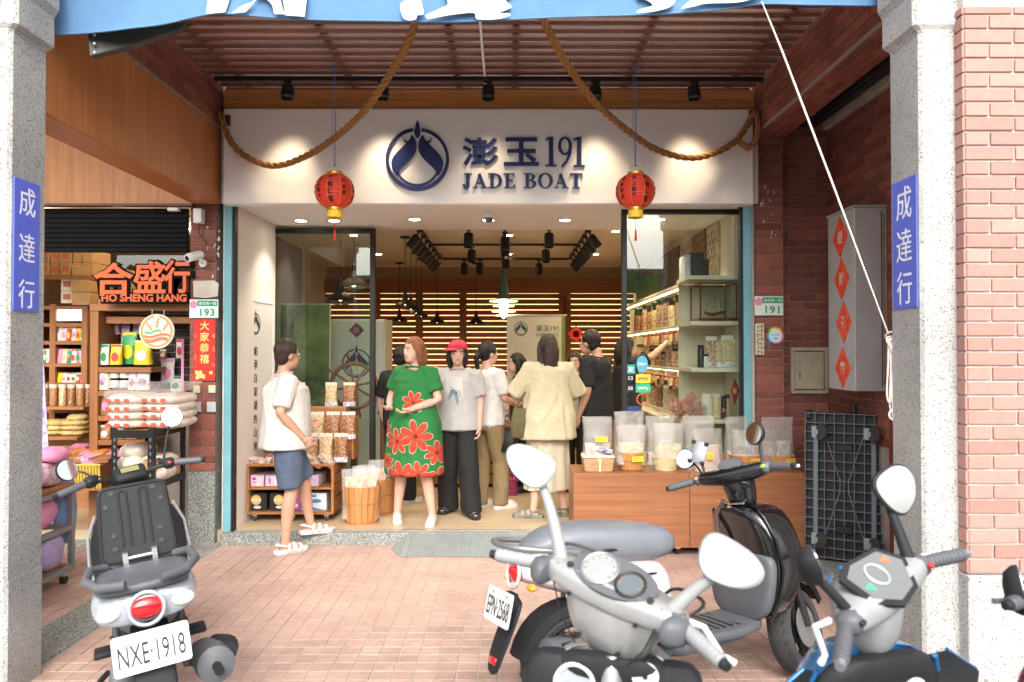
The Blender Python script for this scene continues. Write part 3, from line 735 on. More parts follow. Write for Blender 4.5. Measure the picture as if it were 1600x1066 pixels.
single('pillar_hook', MB().tube([(1.955, 3.88, h0.z + .02), (1.93, 3.895, h0.z + .02), (1.915, 3.90, h0.z), (1.925, 3.90, h0.z - .02)], .006, 8), steel_m, 'small metal hook on the edge of the right pillar holding looped cord', 'hook', None, 60)

# --- name plates on the pillars
bl_p = mat('name_plate_blue', (.095, .14, .62), .45, var=.02); pl_w = mat('name_plate_white', (.8, .82, .85), .5)
for X, sx, lab in ((-2.34, 1, 'blue vertical name plate with white characters on the left pillar'), (1.94, -1, 'blue vertical name plate with white characters on the right pillar')):
    px0, px1 = (20, 60) if sx > 0 else (1399, 1437)
    py = (277, 487) if sx > 0 else (271, 482)
    ya, yb = [X * 1200 / (p - 795) for p in (px0, px1)]
    yc = (ya + yb) / 2; wd = abs(ya - yb); zt = 1.6 + (552 - (py[0] + (6 if sx > 0 else 8))) / 1200 * yc; zb = 1.6 + (552 - py[1]) / 1200 * yc
    t = thing('name_plate', lab, 'sign', (X, yc, zb), group='blue pillar plates')
    obj('plate', MB().bb(X + .0005 * sx, X + .007 * sx, yc - wd / 2, yc + wd / 2, zb, zt, .001), bl_p, t)
    for k, chh in enumerate('成達行'):
        me = textmesh(chh, h=wd * .70, w=wd * .62, depth=.0012, bold=0.0, res=3)
        obj('character', MB().mesh(me, facing((X + .0068 * sx, yc, zt - wd * .42 - (zt - zb - wd * .95) / 2 * k - .02), (sx, 0, 0))), pl_w, t)

# --- house number plates
hp_w = mat('plate_enamel_white', (.70, .80, .76), .4); hp_g = mat('plate_enamel_green', (.03, .30, .17), .4); pinkf = mat('blossom_pink', (.75, .25, .42), .5)
def houseplate(px0, py0, px1, py1, num, lab, Y):
    a, b = P(px0, py0, Y), P(px1, py1, Y); w, h = b.x - a.x, a.z - b.z
    t = thing('house_number_plate', lab, 'sign', ((a.x + b.x) / 2, Y, b.z), group='house number plates')
    obj('plate', MB().bb(a.x, b.x, Y, Y + .006, b.z, a.z, .0015), hp_w, t)
    obj('green_band', MB().bb(a.x + w * .27, b.x - w * .03, Y - .0014, Y - .0002, a.z - h * .36, a.z - h * .06), hp_g, t)
    obj('numerals', MB().mesh(textmesh(num, h=h * .40, w=w * .50, depth=.0012, bold=.03, spacing=1.15), facing((a.x + w * .62, Y - .0002, b.z + h * .30)) @ Matrix.Shear('XY', 4, (0, .0)) if False else facing((a.x + w * .62, Y - .0002, b.z + h * .30))), hp_g, t)
    obj('street_name', MB().mesh(textmesh('迪化街一段', h=h * .17, w=w * .62, depth=.001, bold=.01, res=2), facing((a.x + w * .63, Y - .0016, a.z - h * .21))), hp_w, t)
    f = MB()
    for k in range(5):
        an = R(90 + 72 * k); c = (a.x + w * .14 + math.cos(an) * h * .11, a.z - h * .28 + math.sin(an) * h * .11); f.ell((c[0], Y - .0008 - .0003 * k, c[1]), (h * .11, .001, h * .11), 10, 6)
    obj('blossom', f, pinkf, t)
houseplate(296, 468, 341, 497, '193', 'white and green house number plate 193 on the left column', 6.488)
houseplate(1179, 463, 1224, 493, '191', 'white and green house number plate 191 on the right column', 6.488)

# --- notices on the left column
CY = 6.490
red_pap = mat('red_paper', (.68, .03, .02), .6, var=.08); gold_p = mat('gold_print', (.85, .60, .18), .5)
a, b = P(303, 499, CY), P(336, 595, CY)
t = thing('new_year_banner', 'red and gold New Year banner under the plate 193', 'banner', ((a.x + b.x) / 2, CY, b.z))
obj('paper', MB().bb(a.x, b.x, CY, CY + .003, b.z, a.z), red_pap, t)
for k, chh in enumerate('大家恭禧'): obj('character', MB().mesh(textmesh(chh, h=.078, depth=.0012, bold=.02, res=2), facing(((a.x + b.x) / 2, CY - .0002, a.z - .055 - k * .093))), gold_p, t)
f = MB()
for k in range(14): f.ell((random.uniform(a.x + .025, b.x - .02), CY - .0006, b.z + random.uniform(.015, .10)), (.016, .0015, .014), 8, 5)
for k in range(9): f.ring((random.choice((a.x + .014, b.x - .014)), CY - .0004, random.uniform(b.z + .1, a.z - .02)), .009, .0012, 10, 4, Euler((R(90), 0, 0)).to_matrix())
obj('gold_pattern', f, gold_p, t)['kind'] = 'stuff'
single('torn_paper', MB().prism([(-.10, -.065), (.0, -.075), (.105, -.06), (.11, .05), (.07, .075), (-.105, .07)], .0015, facing((P(321, 452, CY).x, CY + .002, P(0, 452, CY).z))), mat('old_paper', (.66, .62, .55), .9, var=.12, scale=8, drt=.3), 'torn pale paper remnant stuck above the plate 193', 'paper')
for k, (px, py, lab, cl) in enumerate(((307, 608, 'small sticker with yellow mark at the lower left under the red banner', (.75, .72, .2)), (331, 608, 'small sticker with yellow mark at the right under the red banner', (.8, .72, .15)), (307, 636, 'grey switch plate on the column, left of the pair', (.5, .6, .62)), (330, 636, 'pale blue switch plate on the column, right of the pair', (.4, .62, .72)))):
    q = P(px, py, CY); t = thing('wall_sticker', lab, 'sticker', q, group='small plates on the left column')
    h = .065 if k < 2 else .085; obj('card', MB().box((0, .002, 0), (.06 if k < 2 else .075, .004, h), None, .001), mat('card_grey', (.55, .56, .54), .5), t, local=True)
    obj('print', MB().box((0, -.0005, .01), (.04, .001, h * .4)), mat('print%d' % 0 if False else 'sticker_print', cl, .6), t, local=True)
# paper scraps and tape marks on both columns
scm = mat('paper_scrap', (.75, .70, .66), .9)
SCL, SCR = MB(), MB()
for k in range(26):
    lf = k < 13
    px = random.uniform(318, 343) if lf else random.uniform(1184, 1216); py = random.uniform(325, 460) if lf else random.uniform(285, 375)
    q = P(px, py, 6.5065); w, h = random.uniform(.004, .012), random.uniform(.015, .04)
    (SCL if lf else SCR).box(q, (w, .002, h), (0, random.uniform(-.5, .5), 0))

for f, lab in ((SCL, 'scatter of torn paper bits on the bricks above the plate 193'), (SCR, 'scatter of torn paper bits on the bricks above the plate 191')):
    o = single('paper_remnants', f, scm, lab, 'paper scraps'); o['kind'] = 'stuff'
# --- camera, junction box on the left column
t = thing('security_camera', 'white bullet security camera on the left brick column', 'security camera', P(313, 400, 6.35))
a, b = P(292, 404, 6.28), P(314, 398, 6.42)
ax = (b - a).normalized(); f = MB().tube([a, a + ax * .005, b], [.030, .034, .034], 18); obj('housing', f, white_p, t, smooth=40)
obj('lens', MB().tube([a - ax * .001, a + ax * .004], .022, 16), black_pl, t)
obj('sunshield', MB().box((a + b) / 2 + Vector((0, 0, .034)), ((b - a).length * .7, .06, .006), ax.to_track_quat('X', 'Z').to_matrix().to_euler(), .002), white_p, t)
w = P(318, 412, 6.50); obj('wall_mount', MB().cyl(w, w - Vector((0, .02, 0)), .032, 18).tube([w - Vector((0, .02, 0)), w - Vector((0, .07, -.01)), b + Vector((0, 0, -.03))], .011, 8), white_p, t, smooth=40)
c = P(311, 338, 6.44); obj('junction_box', MB().box(c, (.07, .08, .12), None, .006), white_p, t)
obj('cable', MB().tube(spline([c + Vector((0, 0, -.06)), P(312, 365, 6.47), P(322, 380, 6.48), P(321, 395, 6.47), b]), .0035, 6), black_pl, t)

# --- notices right of the shop: talisman and round badge, meter door
t = thing('round_badge', 'round rainbow-edged badge under the plate 191', 'sticker', P(1212, 525, CY))
c = P(1212, 525, CY)
cols = [(.8, .1, .1), (.85, .45, .05), (.8, .7, .1), (.1, .55, .2), (.1, .45, .65), (.2, .2, .6), (.5, .15, .5), (.7, .1, .3)]
for k, cc in enumerate(cols):
    f = MB(); a0 = 45 * k; pts = arc(0, 0, .072, a0, a0 + 45, 5) + arc(0, 0, .056, a0 + 45, a0, 5); f.prism(pts, .002, facing((c.x, CY, c.z))); obj('rim_segment', f, mat('badge_ink', cc, .5), t)
obj('disc', MB().prism(arc(0, 0, .058, 0, 350, 22), .0015, facing((c.x, CY, c.z))), mat('badge_white', (.62, .75, .8), .5), t)
obj('print', MB().mesh(textmesh('台北老店', w=.08, h=.018, depth=.001, res=2), facing((c.x, CY - .0015, c.z + .01))).prism([(0, -.035), (.014, -.02), (.007, -.012), (0, -.018), (-.007, -.012), (-.014, -.02)], .001, facing((c.x, CY - .0015, c.z))), mat('badge_print', (.2, .3, .5), .6), t)
c = P(1187, 530, CY)
t = thing('paper_talisman', 'narrow cream paper strip printed with dark marks beside the round badge', 'paper', c)
obj('paper', MB().box(c, (.075, .002, .265)), mat('talisman_paper', (.62, .55, .38), .8, var=.1), t)
f = MB()
for k in range(7):
    z = c.z + .11 - k * .036
    f.box((c.x + random.uniform(-.01, .01), CY - .0015, z), (.05, .001, .006), (0, random.uniform(-.3, .3), 0)); f.box((c.x - .015, CY - .0018, z - .012), (.006, .001, .022)); f.box((c.x + .018, CY - .0018, z - .012), (.006, .001, .022))
obj('ink_marks', f, inkk, t)['kind'] = 'stuff'
a, b = P(1234, 543, 6.66), P(1293, 615, 6.66)
mm = mat('beige_steel', (.56, .50, .36), .5, var=.08, drt=.35)
t = thing('meter_cabinet', 'beige steel meter door set into the recessed brick wall', 'cabinet', ((a.x + b.x) / 2, 6.66, b.z))
f = MB(); w = .03
f.bb(a.x, b.x, 6.635, 6.675, a.z - w, a.z, .002).bb(a.x, b.x, 6.635, 6.675, b.z, b.z + w, .002).bb(a.x, a.x + w, 6.634, 6.675, b.z + w, a.z - w).bb(b.x - w, b.x, 6.634, 6.675, b.z + w, a.z - w)
obj('frame', f, mm, t); obj('door', MB().bb(a.x + w + .006, b.x - w - .006, 6.645, 6.675, b.z + w + .008, a.z - w - .008, .003), mm, t)
obj('lock', MB().cyl((a.x + .08, 6.646, b.z + .14), (a.x + .08, 6.638, b.z + .14), .008, 10).box((a.x + .08, 6.643, b.z + .17), (.012, .004, .03)), mat('rust', (.25, .08, .02), .8), t)

# --- stainless cabinet with red diamonds on the side wall
cst = mat('stainless_cabinet', (.55, .55, .55), .45, .35, var=.06, scale=4, drt=.15)
t = thing('steel_cabinet', 'stainless steel electrical cabinet on the side wall, next to the right pillar', 'cabinet', (2.66, 5.85, 1.31))
cx0, cy0, cy1 = 2.545, 5.63, 6.10
zt, zb = P(0, 323, 5.63).z, P(0, 612, 5.63).z
obj('housing', MB().bb(cx0, 2.785, cy0, cy1, zb, zt, .004), cst, t)
obj('rain_cap', MB().bb(cx0 - .012, 2.785, cy0 - .012, cy1 + .012, zt + .001, zt + .016, .002), cst, t)
obj('door_seam', MB().bb(2.74, 2.746, cy0 - .003, cy0 + .002, zb + .03, zt - .03), black_m, t)
obj('hinge', MB().bb(2.752, 2.762, cy0 - .009, cy0 - .001, zb + .05, zt - .05), mat('rusty_hinge', (.30, .16, .09), .8, var=.3), t)
dm = mat('diamond_paper', (.75, .03, .015), .4, var=.15, scale=22, col2=(.90, .12, .04)); dw = mat('diamond_silver', (.80, .76, .70), .35, .3)
zs = [(1315, 371), (1317, 436), (1320, 504), (1318, 575)]
for k, (px, py) in enumerate(zs):
    yy = cx0 * 1200 / (px - 795); z = P(px, py, yy).z; hh = 33 / 1200 * yy
    pts = [(0, hh), (.135, 0), (0, -hh), (-.135, 0)]
    d_ = thing('diamond_sticker', ['topmost', 'second from top', 'third from top', 'lowest'][k] + ' of the four red diamond papers on the steel cabinet', 'sticker', (cx0, yy, z), group='red diamonds on the steel cabinet')
    obj('paper', MB().prism(pts, .003, facing((cx0 - .0005, yy, z), (-1, 0, 0))), dm, d_)
    obj('character', MB().mesh(textmesh('招財進寶'[k], h=.10, w=.085, depth=.0012, bold=.03, res=2), facing((cx0 - .0032, yy, z), (-1, 0, 0))), dw, d_)

# --- blue-grey platform trolley tipped up against the wall
trm = mat('trolley_plastic', (.15, .155, .17), .5, var=.06, bump=.05); trw = mat('caster_rubber', (.05, .05, .045), .7)
t = thing('platform_trolley', 'dark grey plastic platform trolley standing on end with its casters showing', 'trolley', (2.545, 5.84, .02), R(-30))
W_, H_ = .585, 1.125
def tb(x0, x1, z0, z1, y0=0, y1=.035): return MB().bb(x0, x1, y0, y1, z0, z1)
tilt = Matrix.Rotation(R(-3), 4, 'X')
obj('deck', MB().bb(-W_ / 2, W_ / 2, .045, .075, 0, H_, .012).xf(tilt), black_pl, t, local=True)  # black, unlike the ribs: shade of the recesses put into the colour
f = MB()
for k in range(9): x = -W_ / 2 + .01 + k * (W_ - .02) / 8; f.bb(x - .003, x + .003, 0, .05, .003, H_ - .003)
for k in range(16): z = .012 + k * (H_ - .024) / 15; f.bb(-W_ / 2 + .002, W_ / 2 - .002, .003, .05, z - .003, z + .003)
obj('rib_grid', f.xf(tilt), trm, t, local=True)['kind'] = 'stuff'
f = MB()
for s in (-1, 1):
    f.bb(s * .205 - .016, s * .205 + .016, -.004, .05, .14, H_ - .14)
obj('steel_channel', f.xf(tilt), mat('channel_blue_grey', (.16, .20, .24), .45, .4), t, local=True)['kind'] = 'stuff'
f = MB()
for s in (-1, 1):
    for v in (-1, 1): f.cyl((s * .03, -.002, H_ / 2 + v * .04), (s * .14, -.002, H_ / 2 + v * .40), .005, 6)
    f.bb(s * .03 - .003, s * .03 + .003, -.003, .01, H_ / 2 - .06, H_ / 2 + .06)
obj('brace_rib', f.xf(tilt), trm, t, local=True)['kind'] = 'stuff'
for z in (.235, .855): obj('hand_slot', MB().bb(-.06, .06, -.005, .045, z - .028, z + .028, .004).xf(tilt), black_m, t, local=True)
for s in (-1, 1):
    for z in (.15, .97):
        x = s * .185
        c_ = obj('caster', MB().bb(x - .05, x + .04, -.012, -.004, z - .045, z + .045, .003).bb(x - .012, x + .006, -.07, -.012, z - .02, z + .02, .003).bb(x + .045, x + .052, -.085, -.012, z - .02, z + .02, .003).xf(tilt), zinc_m, t, local=True)
        obj('wheel', MB().lathe([(.0, -.016), (.028, -.017), (.030, -.012), (.055, -.014), (.062, -.009), (.062, .009), (.055, .014), (.03, .012), (.028, .017), (0, .016)], 24, Matrix.Translation((x + .03, -.072, z)) @ Matrix.Rotation(R(40), 4, 'Z') @ Matrix.Rotation(R(90), 4, 'Y')).xf(tilt), trw, c_, smooth=40, local=True)
obj('corner_bumper', MB().bb(-W_ / 2 - .006, -W_ / 2 + .05, .02, .08, H_ - .06, H_ + .012, .01).bb(-W_ / 2 - .006, -W_ / 2 + .05, .02, .08, -.0, .05, .01).xf(tilt), black_pl, t, local=True)['kind'] = 'stuff'
obj('handle_socket', MB().cyl((.06, .06, H_), (.06, .06, H_ + .06), .025, 12).xf(tilt), black_pl, t, local=True)

# --- chequered metal ramp
t = thing('metal_ramp', 'galvanised tread-plate ramp lying against the doorstep', 'ramp', (-.38, 6.2, 0))
a0, a1 = G(626, 871), G(828, 871)
x0, x1, yf, yb_ = a0.x, a1.x, a0.y, 6.43
lx, rx_ = P(612, 0, 6.28).x, P(841, 0, 6.28).x
tx0, tx1 = P(640, 0, 6.43).x, P(830, 0, 6.43).x
v = [(x0, yf, .004), (x1, yf, .004), (tx1, yb_, .097), (tx0, yb_, .097), (lx, 6.30, .004), (rx_, 6.30, .004), (tx0 - .05, yb_, .004), (tx1 + .05, yb_, .004)]
obj('plate', MB().add(v, [(0, 1, 2, 3), (0, 3, 4), (4, 3, 6), (1, 5, 2), (5, 7, 2), (0, 4, 6, 7, 5, 1), (3, 2, 7, 6)]), zinc_m, t)
f = MB(); sl_ = math.atan2(.093, yb_ - yf)
for j in range(17):
    y = yf + .018 + j * (yb_ - yf - .03) / 16; k = (y - yf) / (yb_ - yf); z = .004 + k * .093 + .0015
    xa, xb = x0 + (tx0 - x0) * k + .02, x1 + (tx1 - x1) * k - .02; n = int((xb - xa) / .034)
    for i in range(n):
        f.box((xa + (i + .5 + (j % 2) * .3) * (xb - xa) / n, y, z), (.024, .006, .003), (sl_, 0, .7 if (i + j) % 2 else -.7))
obj('raised_tread', f, zinc_m, t)['kind'] = 'stuff'

# --- dome camera under the soffit
q = ray(764, 334) * ((2.87 - 1.6) / ray(764, 334).z) + Vector((0, 0, 1.6)); q.y = 7.1
t = thing('dome_camera', 'small white dome camera under the soffit above the entrance', 'security camera', (q.x, 7.0, 2.87))
obj('base', MB().lathe([(.0, 0), (.055, 0), (.055, -.02), (.045, -.035), (0, -.036)], 20), white_p, t, smooth=40, local=True)
obj('dome', MB().lathe([(.038, -.036), (.036, -.055), (.024, -.072), (0, -.08)], 20), mat('smoked_dome', (.12, .13, .13), .15), t, smooth=60, local=True)
# --- conduit and loose cables under the slats
single('ceiling_conduit', MB().bb(-.20, -.182, 4.3, 6.44, 3.792, 3.808, .002), white_p, 'thin white conduit running under the slatted ceiling towards the sign', 'conduit')
# ================================================================ INSIDE THE SHOP
# goods ---------------------------------------------------------
nut_b = speckle('brown_nuts', [((.30, .12, .05), 4), ((.42, .20, .09), 3), ((.18, .06, .03), 2), ((.55, .38, .22), 1)], 90, .5, .5)
nut_y = speckle('cream_nuts', [((.62, .45, .22), 4), ((.72, .58, .34), 3), ((.45, .28, .12), 2), ((.75, .68, .5), 1)], 90, .5, .5)
nut_r = speckle('mixed_snack', [((.50, .28, .15), 3), ((.68, .55, .38), 3), ((.30, .16, .08), 2), ((.55, .15, .06), 1)], 90, .5, .5)
bw_l = mat('blue_white_label', (.12, .18, .42), .5, var=.2, scale=45, col2=(.8, .82, .85)); bw_l2 = mat('white_strip', (.72, .66, .56), .5)
lid_m = mat('dark_lid', (.015, .015, .02), .35); jar_g = filmmat('jar_glass', (.75, .66, .52), .30, .08)
CONT = [nut_b, nut_y, nut_r, nut_y, nut_b]
def pillow(w, h, d, top=.15, n=12, m=8, seed=0, flat=.35):       # standing pouch: full below, sealed flat at the top
    rings = []
    for k in range(m + 1):
        t_ = k / m; dd = d * (max(0.04, (1 - t_ ** 2.2)) if t_ > flat else 1) * .5; ww = w * .5 * (1 - .06 * math.sin(t_ * PI))
        r = []
        for i in range(n):
            a = 2 * PI * i / n; cx, cy = math.cos(a), math.sin(a)
            jx = noise.noise(Vector((cx * 2, cy * 2 + seed, t_ * 3))) * .05
            r.append(Vector((math.copysign(abs(cx) ** .55, cx) * ww * (1 + jx * .5), math.copysign(abs(cy) ** .7, cy) * dd * (1 + jx * 3), t_ * h)))
        rings.append(r)
    return MB().loft(rings)
_pm = {}
def pouch(loc, w, h, d, content, label, rot=0, group=None, strip=True, band=True, seed=0):
    t = thing('snack_pouch', label, 'pouch', loc, rot, group)
    obj('bag', pillow(w, h, d, seed=seed), content, t, smooth=60, local=True)
    if strip: obj('sealed_top', MB().bb(-w * .485, w * .485, -.006, .006, h * .93, h * 1.06, .002), bw_l2, t, local=True)
    if band: obj('label_band', MB().loft([[Vector((math.copysign(abs(math.cos(a)) ** .55, math.cos(a)) * w * .508, math.copysign(abs(math.sin(a)) ** .7, math.sin(a)) * d * .515, z)) for a in (2 * PI * i / 12 for i in range(12))] for z in (.004, h * .2)]), bw_l, t, smooth=60, local=True)
    return t
def jar(loc, r, h, content, label, group=None, lid=None):
    t = thing('jar', label, 'jar', loc, 0, group)
    obj('body', MB().lathe([(0, 0), (r, .002), (r, h * .78), (r * .8, h * .84), (0, h * .84)], 12), content, t, smooth=50, local=True)
    obj('lid', MB().lathe([(0, h * .84), (r * .9, h * .84), (r * .9, h), (0, h)], 12), lid or lid_m, t, smooth=50, local=True)
    return t
def carton(name, x0, x1, y0, y1, z0, z1, m, label, cat='box', tape=None, group=None, print_=None):
    t = thing(name, label, cat, ((x0 + x1) / 2, (y0 + y1) / 2, z0), 0, group)
    obj('case', MB().bb(x0, x1, y0, y1, z0, z1, .003), m, t)
    obj('lid_flap', MB().bb(x0 + .002, x1 - .002, y0 + .002, (y0 + y1) / 2 - .002, z1 + .0005, z1 + .003), m, t)
    if print_: obj('print', MB().bb(x0 + (x1 - x0) * .2, x1 - (x1 - x0) * .2, y0 - .0022, y0 - .0008, z0 + (z1 - z0) * .3, z1 - (z1 - z0) * .25), print_, t)
    return t

# windows -------------------------------------------------------
def window(x0, x1, Y, z0, z1, label, fw=.055, left=1, right=1):
    t = thing('display_window', label, 'window', ((x0 + x1) / 2, Y, z0))
    if left: obj('frame_post', MB().bb(x0, x0 + fw, Y - .03, Y + .03, z0, z1, .003), black_m, t)
    if right: obj('frame_post', MB().bb(x1 - fw, x1, Y - .03, Y + .03, z0, z1, .003), black_m, t)
    obj('top_rail', MB().bb(x0 + fw, x1 - fw, Y - .029, Y + .029, z1 - fw * .9, z1, .003), black_m, t)
    obj('bottom_rail', MB().bb(x0 + fw, x1 - fw, Y - .029, Y + .029, z0, z0 + fw, .003), black_m, t)
    obj('pane', MB().bb(x0 + fw - .003, x1 - fw + .003, Y - .004, Y + .004, z0 + fw - .003, z1 - fw * .9 + .003), shop_glass, t)
    return t
window(P(415, 0, 7.7).x, P(588, 0, 7.7).x, 7.70, .1, P(0, 357, 7.7).z, 'tall black-framed glass panel behind the crates at the left', .052)
window(P(970, 0, 6.62).x, P(1163, 0, 6.62).x, 6.62, .1, P(0, 327, 6.62).z, 'black-framed display window on the right with payment stickers', .045)

# open white door leaf with vertical writing
a = Vector((P(366, 0, 6.64).x, 6.64, 0)); b = Vector((P(428, 0, 7.5).x, 7.5, 0)); ux = (b - a).normalized(); nn = Vector((0, 0, 1)).cross(ux); nn = -nn if nn.x < 0 else nn
t = thing('door_leaf', 'white door leaf folded back at the left with a boat emblem and vertical writing', 'door', (a.x, a.y, .1))
def slab(x0, x1, y0, y1, z0, z1, bev=.003): 
    f = MB().bb(x0, x1, y0, y1, z0, z1, bev); M = Matrix((ux, nn, Vector((0, 0, 1)))).transposed().to_4x4(); return f.xf(Matrix.Translation(a) @ M)
L = (b - a).length
dwm = mat('door_white', (.76, .74, .72), .45, var=.03)
obj('panel', slab(.03, L - .03, -.012, .012, .16, 2.07), dwm, t)
f = slab(0, .03, -.02, .02, .115, 2.10); 
for g_ in (slab(L - .03, L, -.02, .02, .115, 2.10), slab(.03, L - .03, -.019, .019, 2.07, 2.10), slab(.03, L - .03, -.019, .019, .115, .16)): f.add(g_.v, g_.f)
obj('frame', f, white_p, t)
c = a + ux * (L * .52) + nn * .0125
lg = MB(); logo(lg, facing((c.x, c.y, 1.87), nn), .10, .002); obj('emblem', lg, mat('grey_print', (.06, .06, .07), .6), t)
for k, chh in enumerate('船承自澎湖的山海味'):
    obj('character', MB().mesh(textmesh(chh, h=.085, depth=.002, bold=.01, res=2), facing((c.x, c.y, 1.62 - k * .125), nn)), _mc['grey_print'], t)
obj('hinge', slab(-.01, .0, -.03, .03, .35, .47), steel_m, t)

# display cart with drawers of boxes
cart_w = wood('cart_wood', (.36, .15, .05), (.46, .20, .075), 0, .5, .06)
x0, x1, yf, yb_ = -2.33, -1.56, 6.86, 7.40
t = thing('display_cart', 'wooden two-shelf display cart on casters at the left of the entrance', 'cart', (-1.95, 7.1, .1))
obj('shelf', MB().bb(x0, x1, yf, yb_, .165, .187, .002), cart_w, t)
obj('shelf', MB().bb(x0 + .02, x1 - .02, yf + .004, yb_ - .02, .385, .403, .002), cart_w, t)
obj('top_board', MB().bb(x0, x1, yf, yb_, .590, .610, .002), cart_w, t)
obj('side_panel', MB().bb(x0, x0 + .018, yf, yb_, .1875, .5895), cart_w, t)
for z0_, z1_ in ((.1875, .29), (.31, .405), (.425, .5), (.52, .5895)): obj('side_slat', MB().bb(x1 - .018, x1, yf + .03, yb_ - .02, z0_, z1_, .002), cart_w, t)
obj('corner_post', MB().bb(x1 - .022, x1 + .002, yf, yf + .029, .1875, .5895, .002), cart_w, t)
obj('back_panel', MB().bb(x0 + .02, x1 - .02, yb_ - .016, yb_ - .002, .188, .589), cart_w, t)
for xx in (x0 + .06, -1.93, x1 - .07):
    c_ = obj('caster', MB().bb(xx - .02, xx + .02, yf + .03, yf + .07, .145, .165).bb(xx - .013, xx - .009, yf + .035, yf + .065, .115, .148).bb(xx + .009, xx + .013, yf + .035, yf + .065, .115, .148), steel_m, t)
    obj('wheel', MB().cyl((xx - .008, yf + .05, .127), (xx + .008, yf + .05, .127), .026, 16), mat('rubber_black', (.03, .03, .03), .7) if 'rubber_black' not in _mc else _mc['rubber_black'], c_)
lil = mat('lilac_box', (.66, .45, .66), .5, var=.1, scale=8, col2=(.8, .7, .8)); lilp = mat('magenta_print', (.45, .05, .35), .5); bkb = mat('black_box', (.02, .02, .02), .45); gdp = mat('gold_text', (.65, .48, .15), .45); prp = mat('purple_box', (.38, .08, .36), .5); wbl = mat('white_blue_box', (.68, .72, .76), .5); blp = mat('sea_blue_print', (.05, .25, .5), .5)
for k, (p0, p1, m, pm, z0_, z1_, lab) in enumerate(((383, 416, lil, lilp, .404, .50, 'lilac gift box on the upper cart shelf at the far left'), (418, 455, lil, lilp, .404, .50, 'lilac gift box on the upper cart shelf behind the man in shorts'), (467, 501, lil, lilp, .404, .50, 'lilac gift box on the upper cart shelf right of the man'), (384, 421, bkb, gdp, .188, .34, 'black gift box with gold circle on the lower cart shelf'), (425, 451, bkb, gdp, .188, .34, 'black gift box half behind the leg of the man in shorts'), (453, 473, prp, wbl, .188, .34, 'purple box on the lower cart shelf'), (474, 513, wbl, blp, .188, .34, 'white and blue fish-printed box on the lower cart shelf'))):
    xa, xb = P(p0, 0, 6.92).x, P(p1, 0, 6.92).x; tt = carton('gift_box', xa, xb, 6.92, 7.2, z0_, z1_, m, lab, 'gift box', group='boxes on the display cart')
    w = xb - xa; zc = (z0_ + z1_) / 2; f = MB(); g_ = MB()
    if m is bkb:
        f.prism(arc(0, 0, .045, 0, 350, 20), .0012, facing((xa + w * .55, 6.9195, zc + .02))); g_.mesh(textmesh('黑糖糕', h=.028, depth=.001, res=1), facing((xa + w * .55, 6.9182, zc + .02))); g_.ell((xa + w * .6, 6.919, zc - .045), (.035, .001, .014), 10, 5)
    elif m is wbl:
        f.prism([(-w * .45, -.07), (w * .45, -.07), (w * .1, -.055), (-w * .2, -.03), (-w * .45, .0)], .0012, facing((xa + w / 2, 6.9195, zc))); f.prism([(-.02, .045), (.02, .045), (.02, .075), (0, .06), (-.02, .075)], .0012, facing((xa + w / 2, 6.9195, zc))); g_.ell((xa + w * .58, 6.919, zc + .01), (.05, .001, .018), 12, 6)
    elif m is prp: f.ell((xa + w / 2, 6.919, zc - .03), (.035, .001, .022), 14, 6); g_.box((xa + w / 2, 6.919, zc + .045), (w * .5, .001, .018))
    else:
        f.ell((xa + w * .55, 6.919, zc + .02), (.018, .001, .014), 10, 5).box((xa + w * .55, 6.919, zc - .012), (.03, .001, .008)); g_.box((xa + w * .2, 6.919, zc), (.012, .001, .05))
    obj('print', f, pm, tt); obj('print', g_, {id(bkb): wbl, id(wbl): _mc['sea_blue_print'], id(prp): lil}.get(id(m), lilp), tt)
# flat crinkly bags lying on the cart
flatbag = mat('flat_snack_bag', (.45, .22, .12), .3, var=.3, scale=30, col2=(.7, .62, .55), bump=.3, bscale=60)
for k, (px, lab) in enumerate(((392, 'flat bag of crackers at the left end of the cart top'), (407, 'flat orange-brown bag beside the left end bag on the cart'), (470, 'flat bag of blue and white packed snacks in front of the pouches'), (490, 'flat foil bag in front of the cream pouch'), (512, 'flat shiny bag at the right corner of the cart top'))):
    q = P(px, 720, 6.95); single('flat_bag', pillow(.19, .13, .05, seed=k).xf(Matrix.Translation((q.x, 6.90, .612 + .012)) @ Matrix.Rotation(R(-80), 4, 'X') @ Matrix.Rotation(.2 * k, 4, 'Z')), flatbag, lab, 'snack bag', 'flat bags on the cart', 60)
# stepped crate with pouches
t = thing('stepped_crate', 'orange-brown wooden stepped crate holding rows of snack pouches', 'crate', (-1.85, 7.25, .61))
xr = P(556, 0, 7.2).x
obj('lower_step', MB().bb(-2.25, P(545, 0, 7.05).x, 7.05, 7.2, .612, .70, .003), cart_w, t)
obj('upper_step', MB().bb(-2.25, xr - .02, 7.2, 7.40, .612, .93, .003), cart_w, t)
obj('top_step', MB().bb(-2.25, xr - .12, 7.402, 7.55, .612, 1.08, .003), cart_w, t)
obj('side_board', MB().bb(xr - .018, xr, 7.16, 7.40, .612, 1.0, .003), cart_w, t)
names = ['brown', 'cream', 'mottled', 'cream', 'brown']
for row, (Y, z, h, pxs, w) in enumerate(((7.0, .612, .245, (425, 447, 489, 512, 535), .125), (7.17, .80, .24, (440, 466, 498, 523, 547), .13), (7.5, 1.082, .22, (470, 520, 548), .12))):
    for k, px in enumerate(pxs):
        pouch((P(px, 0, Y).x, Y, z if row else .612), w, h, .07, CONT[(k + row) % 5], 'pouch of %s nuts, %s from the right in the %s row of the stepped crate' % (names[(k + row) % 5], ['fifth', 'fourth', 'third', 'second', 'first'][k + 5 - len(pxs)], ['front', 'middle', 'top'][row]), R(random.uniform(-6, 6)), 'pouches on the stepped crate', seed=k + row * 9)
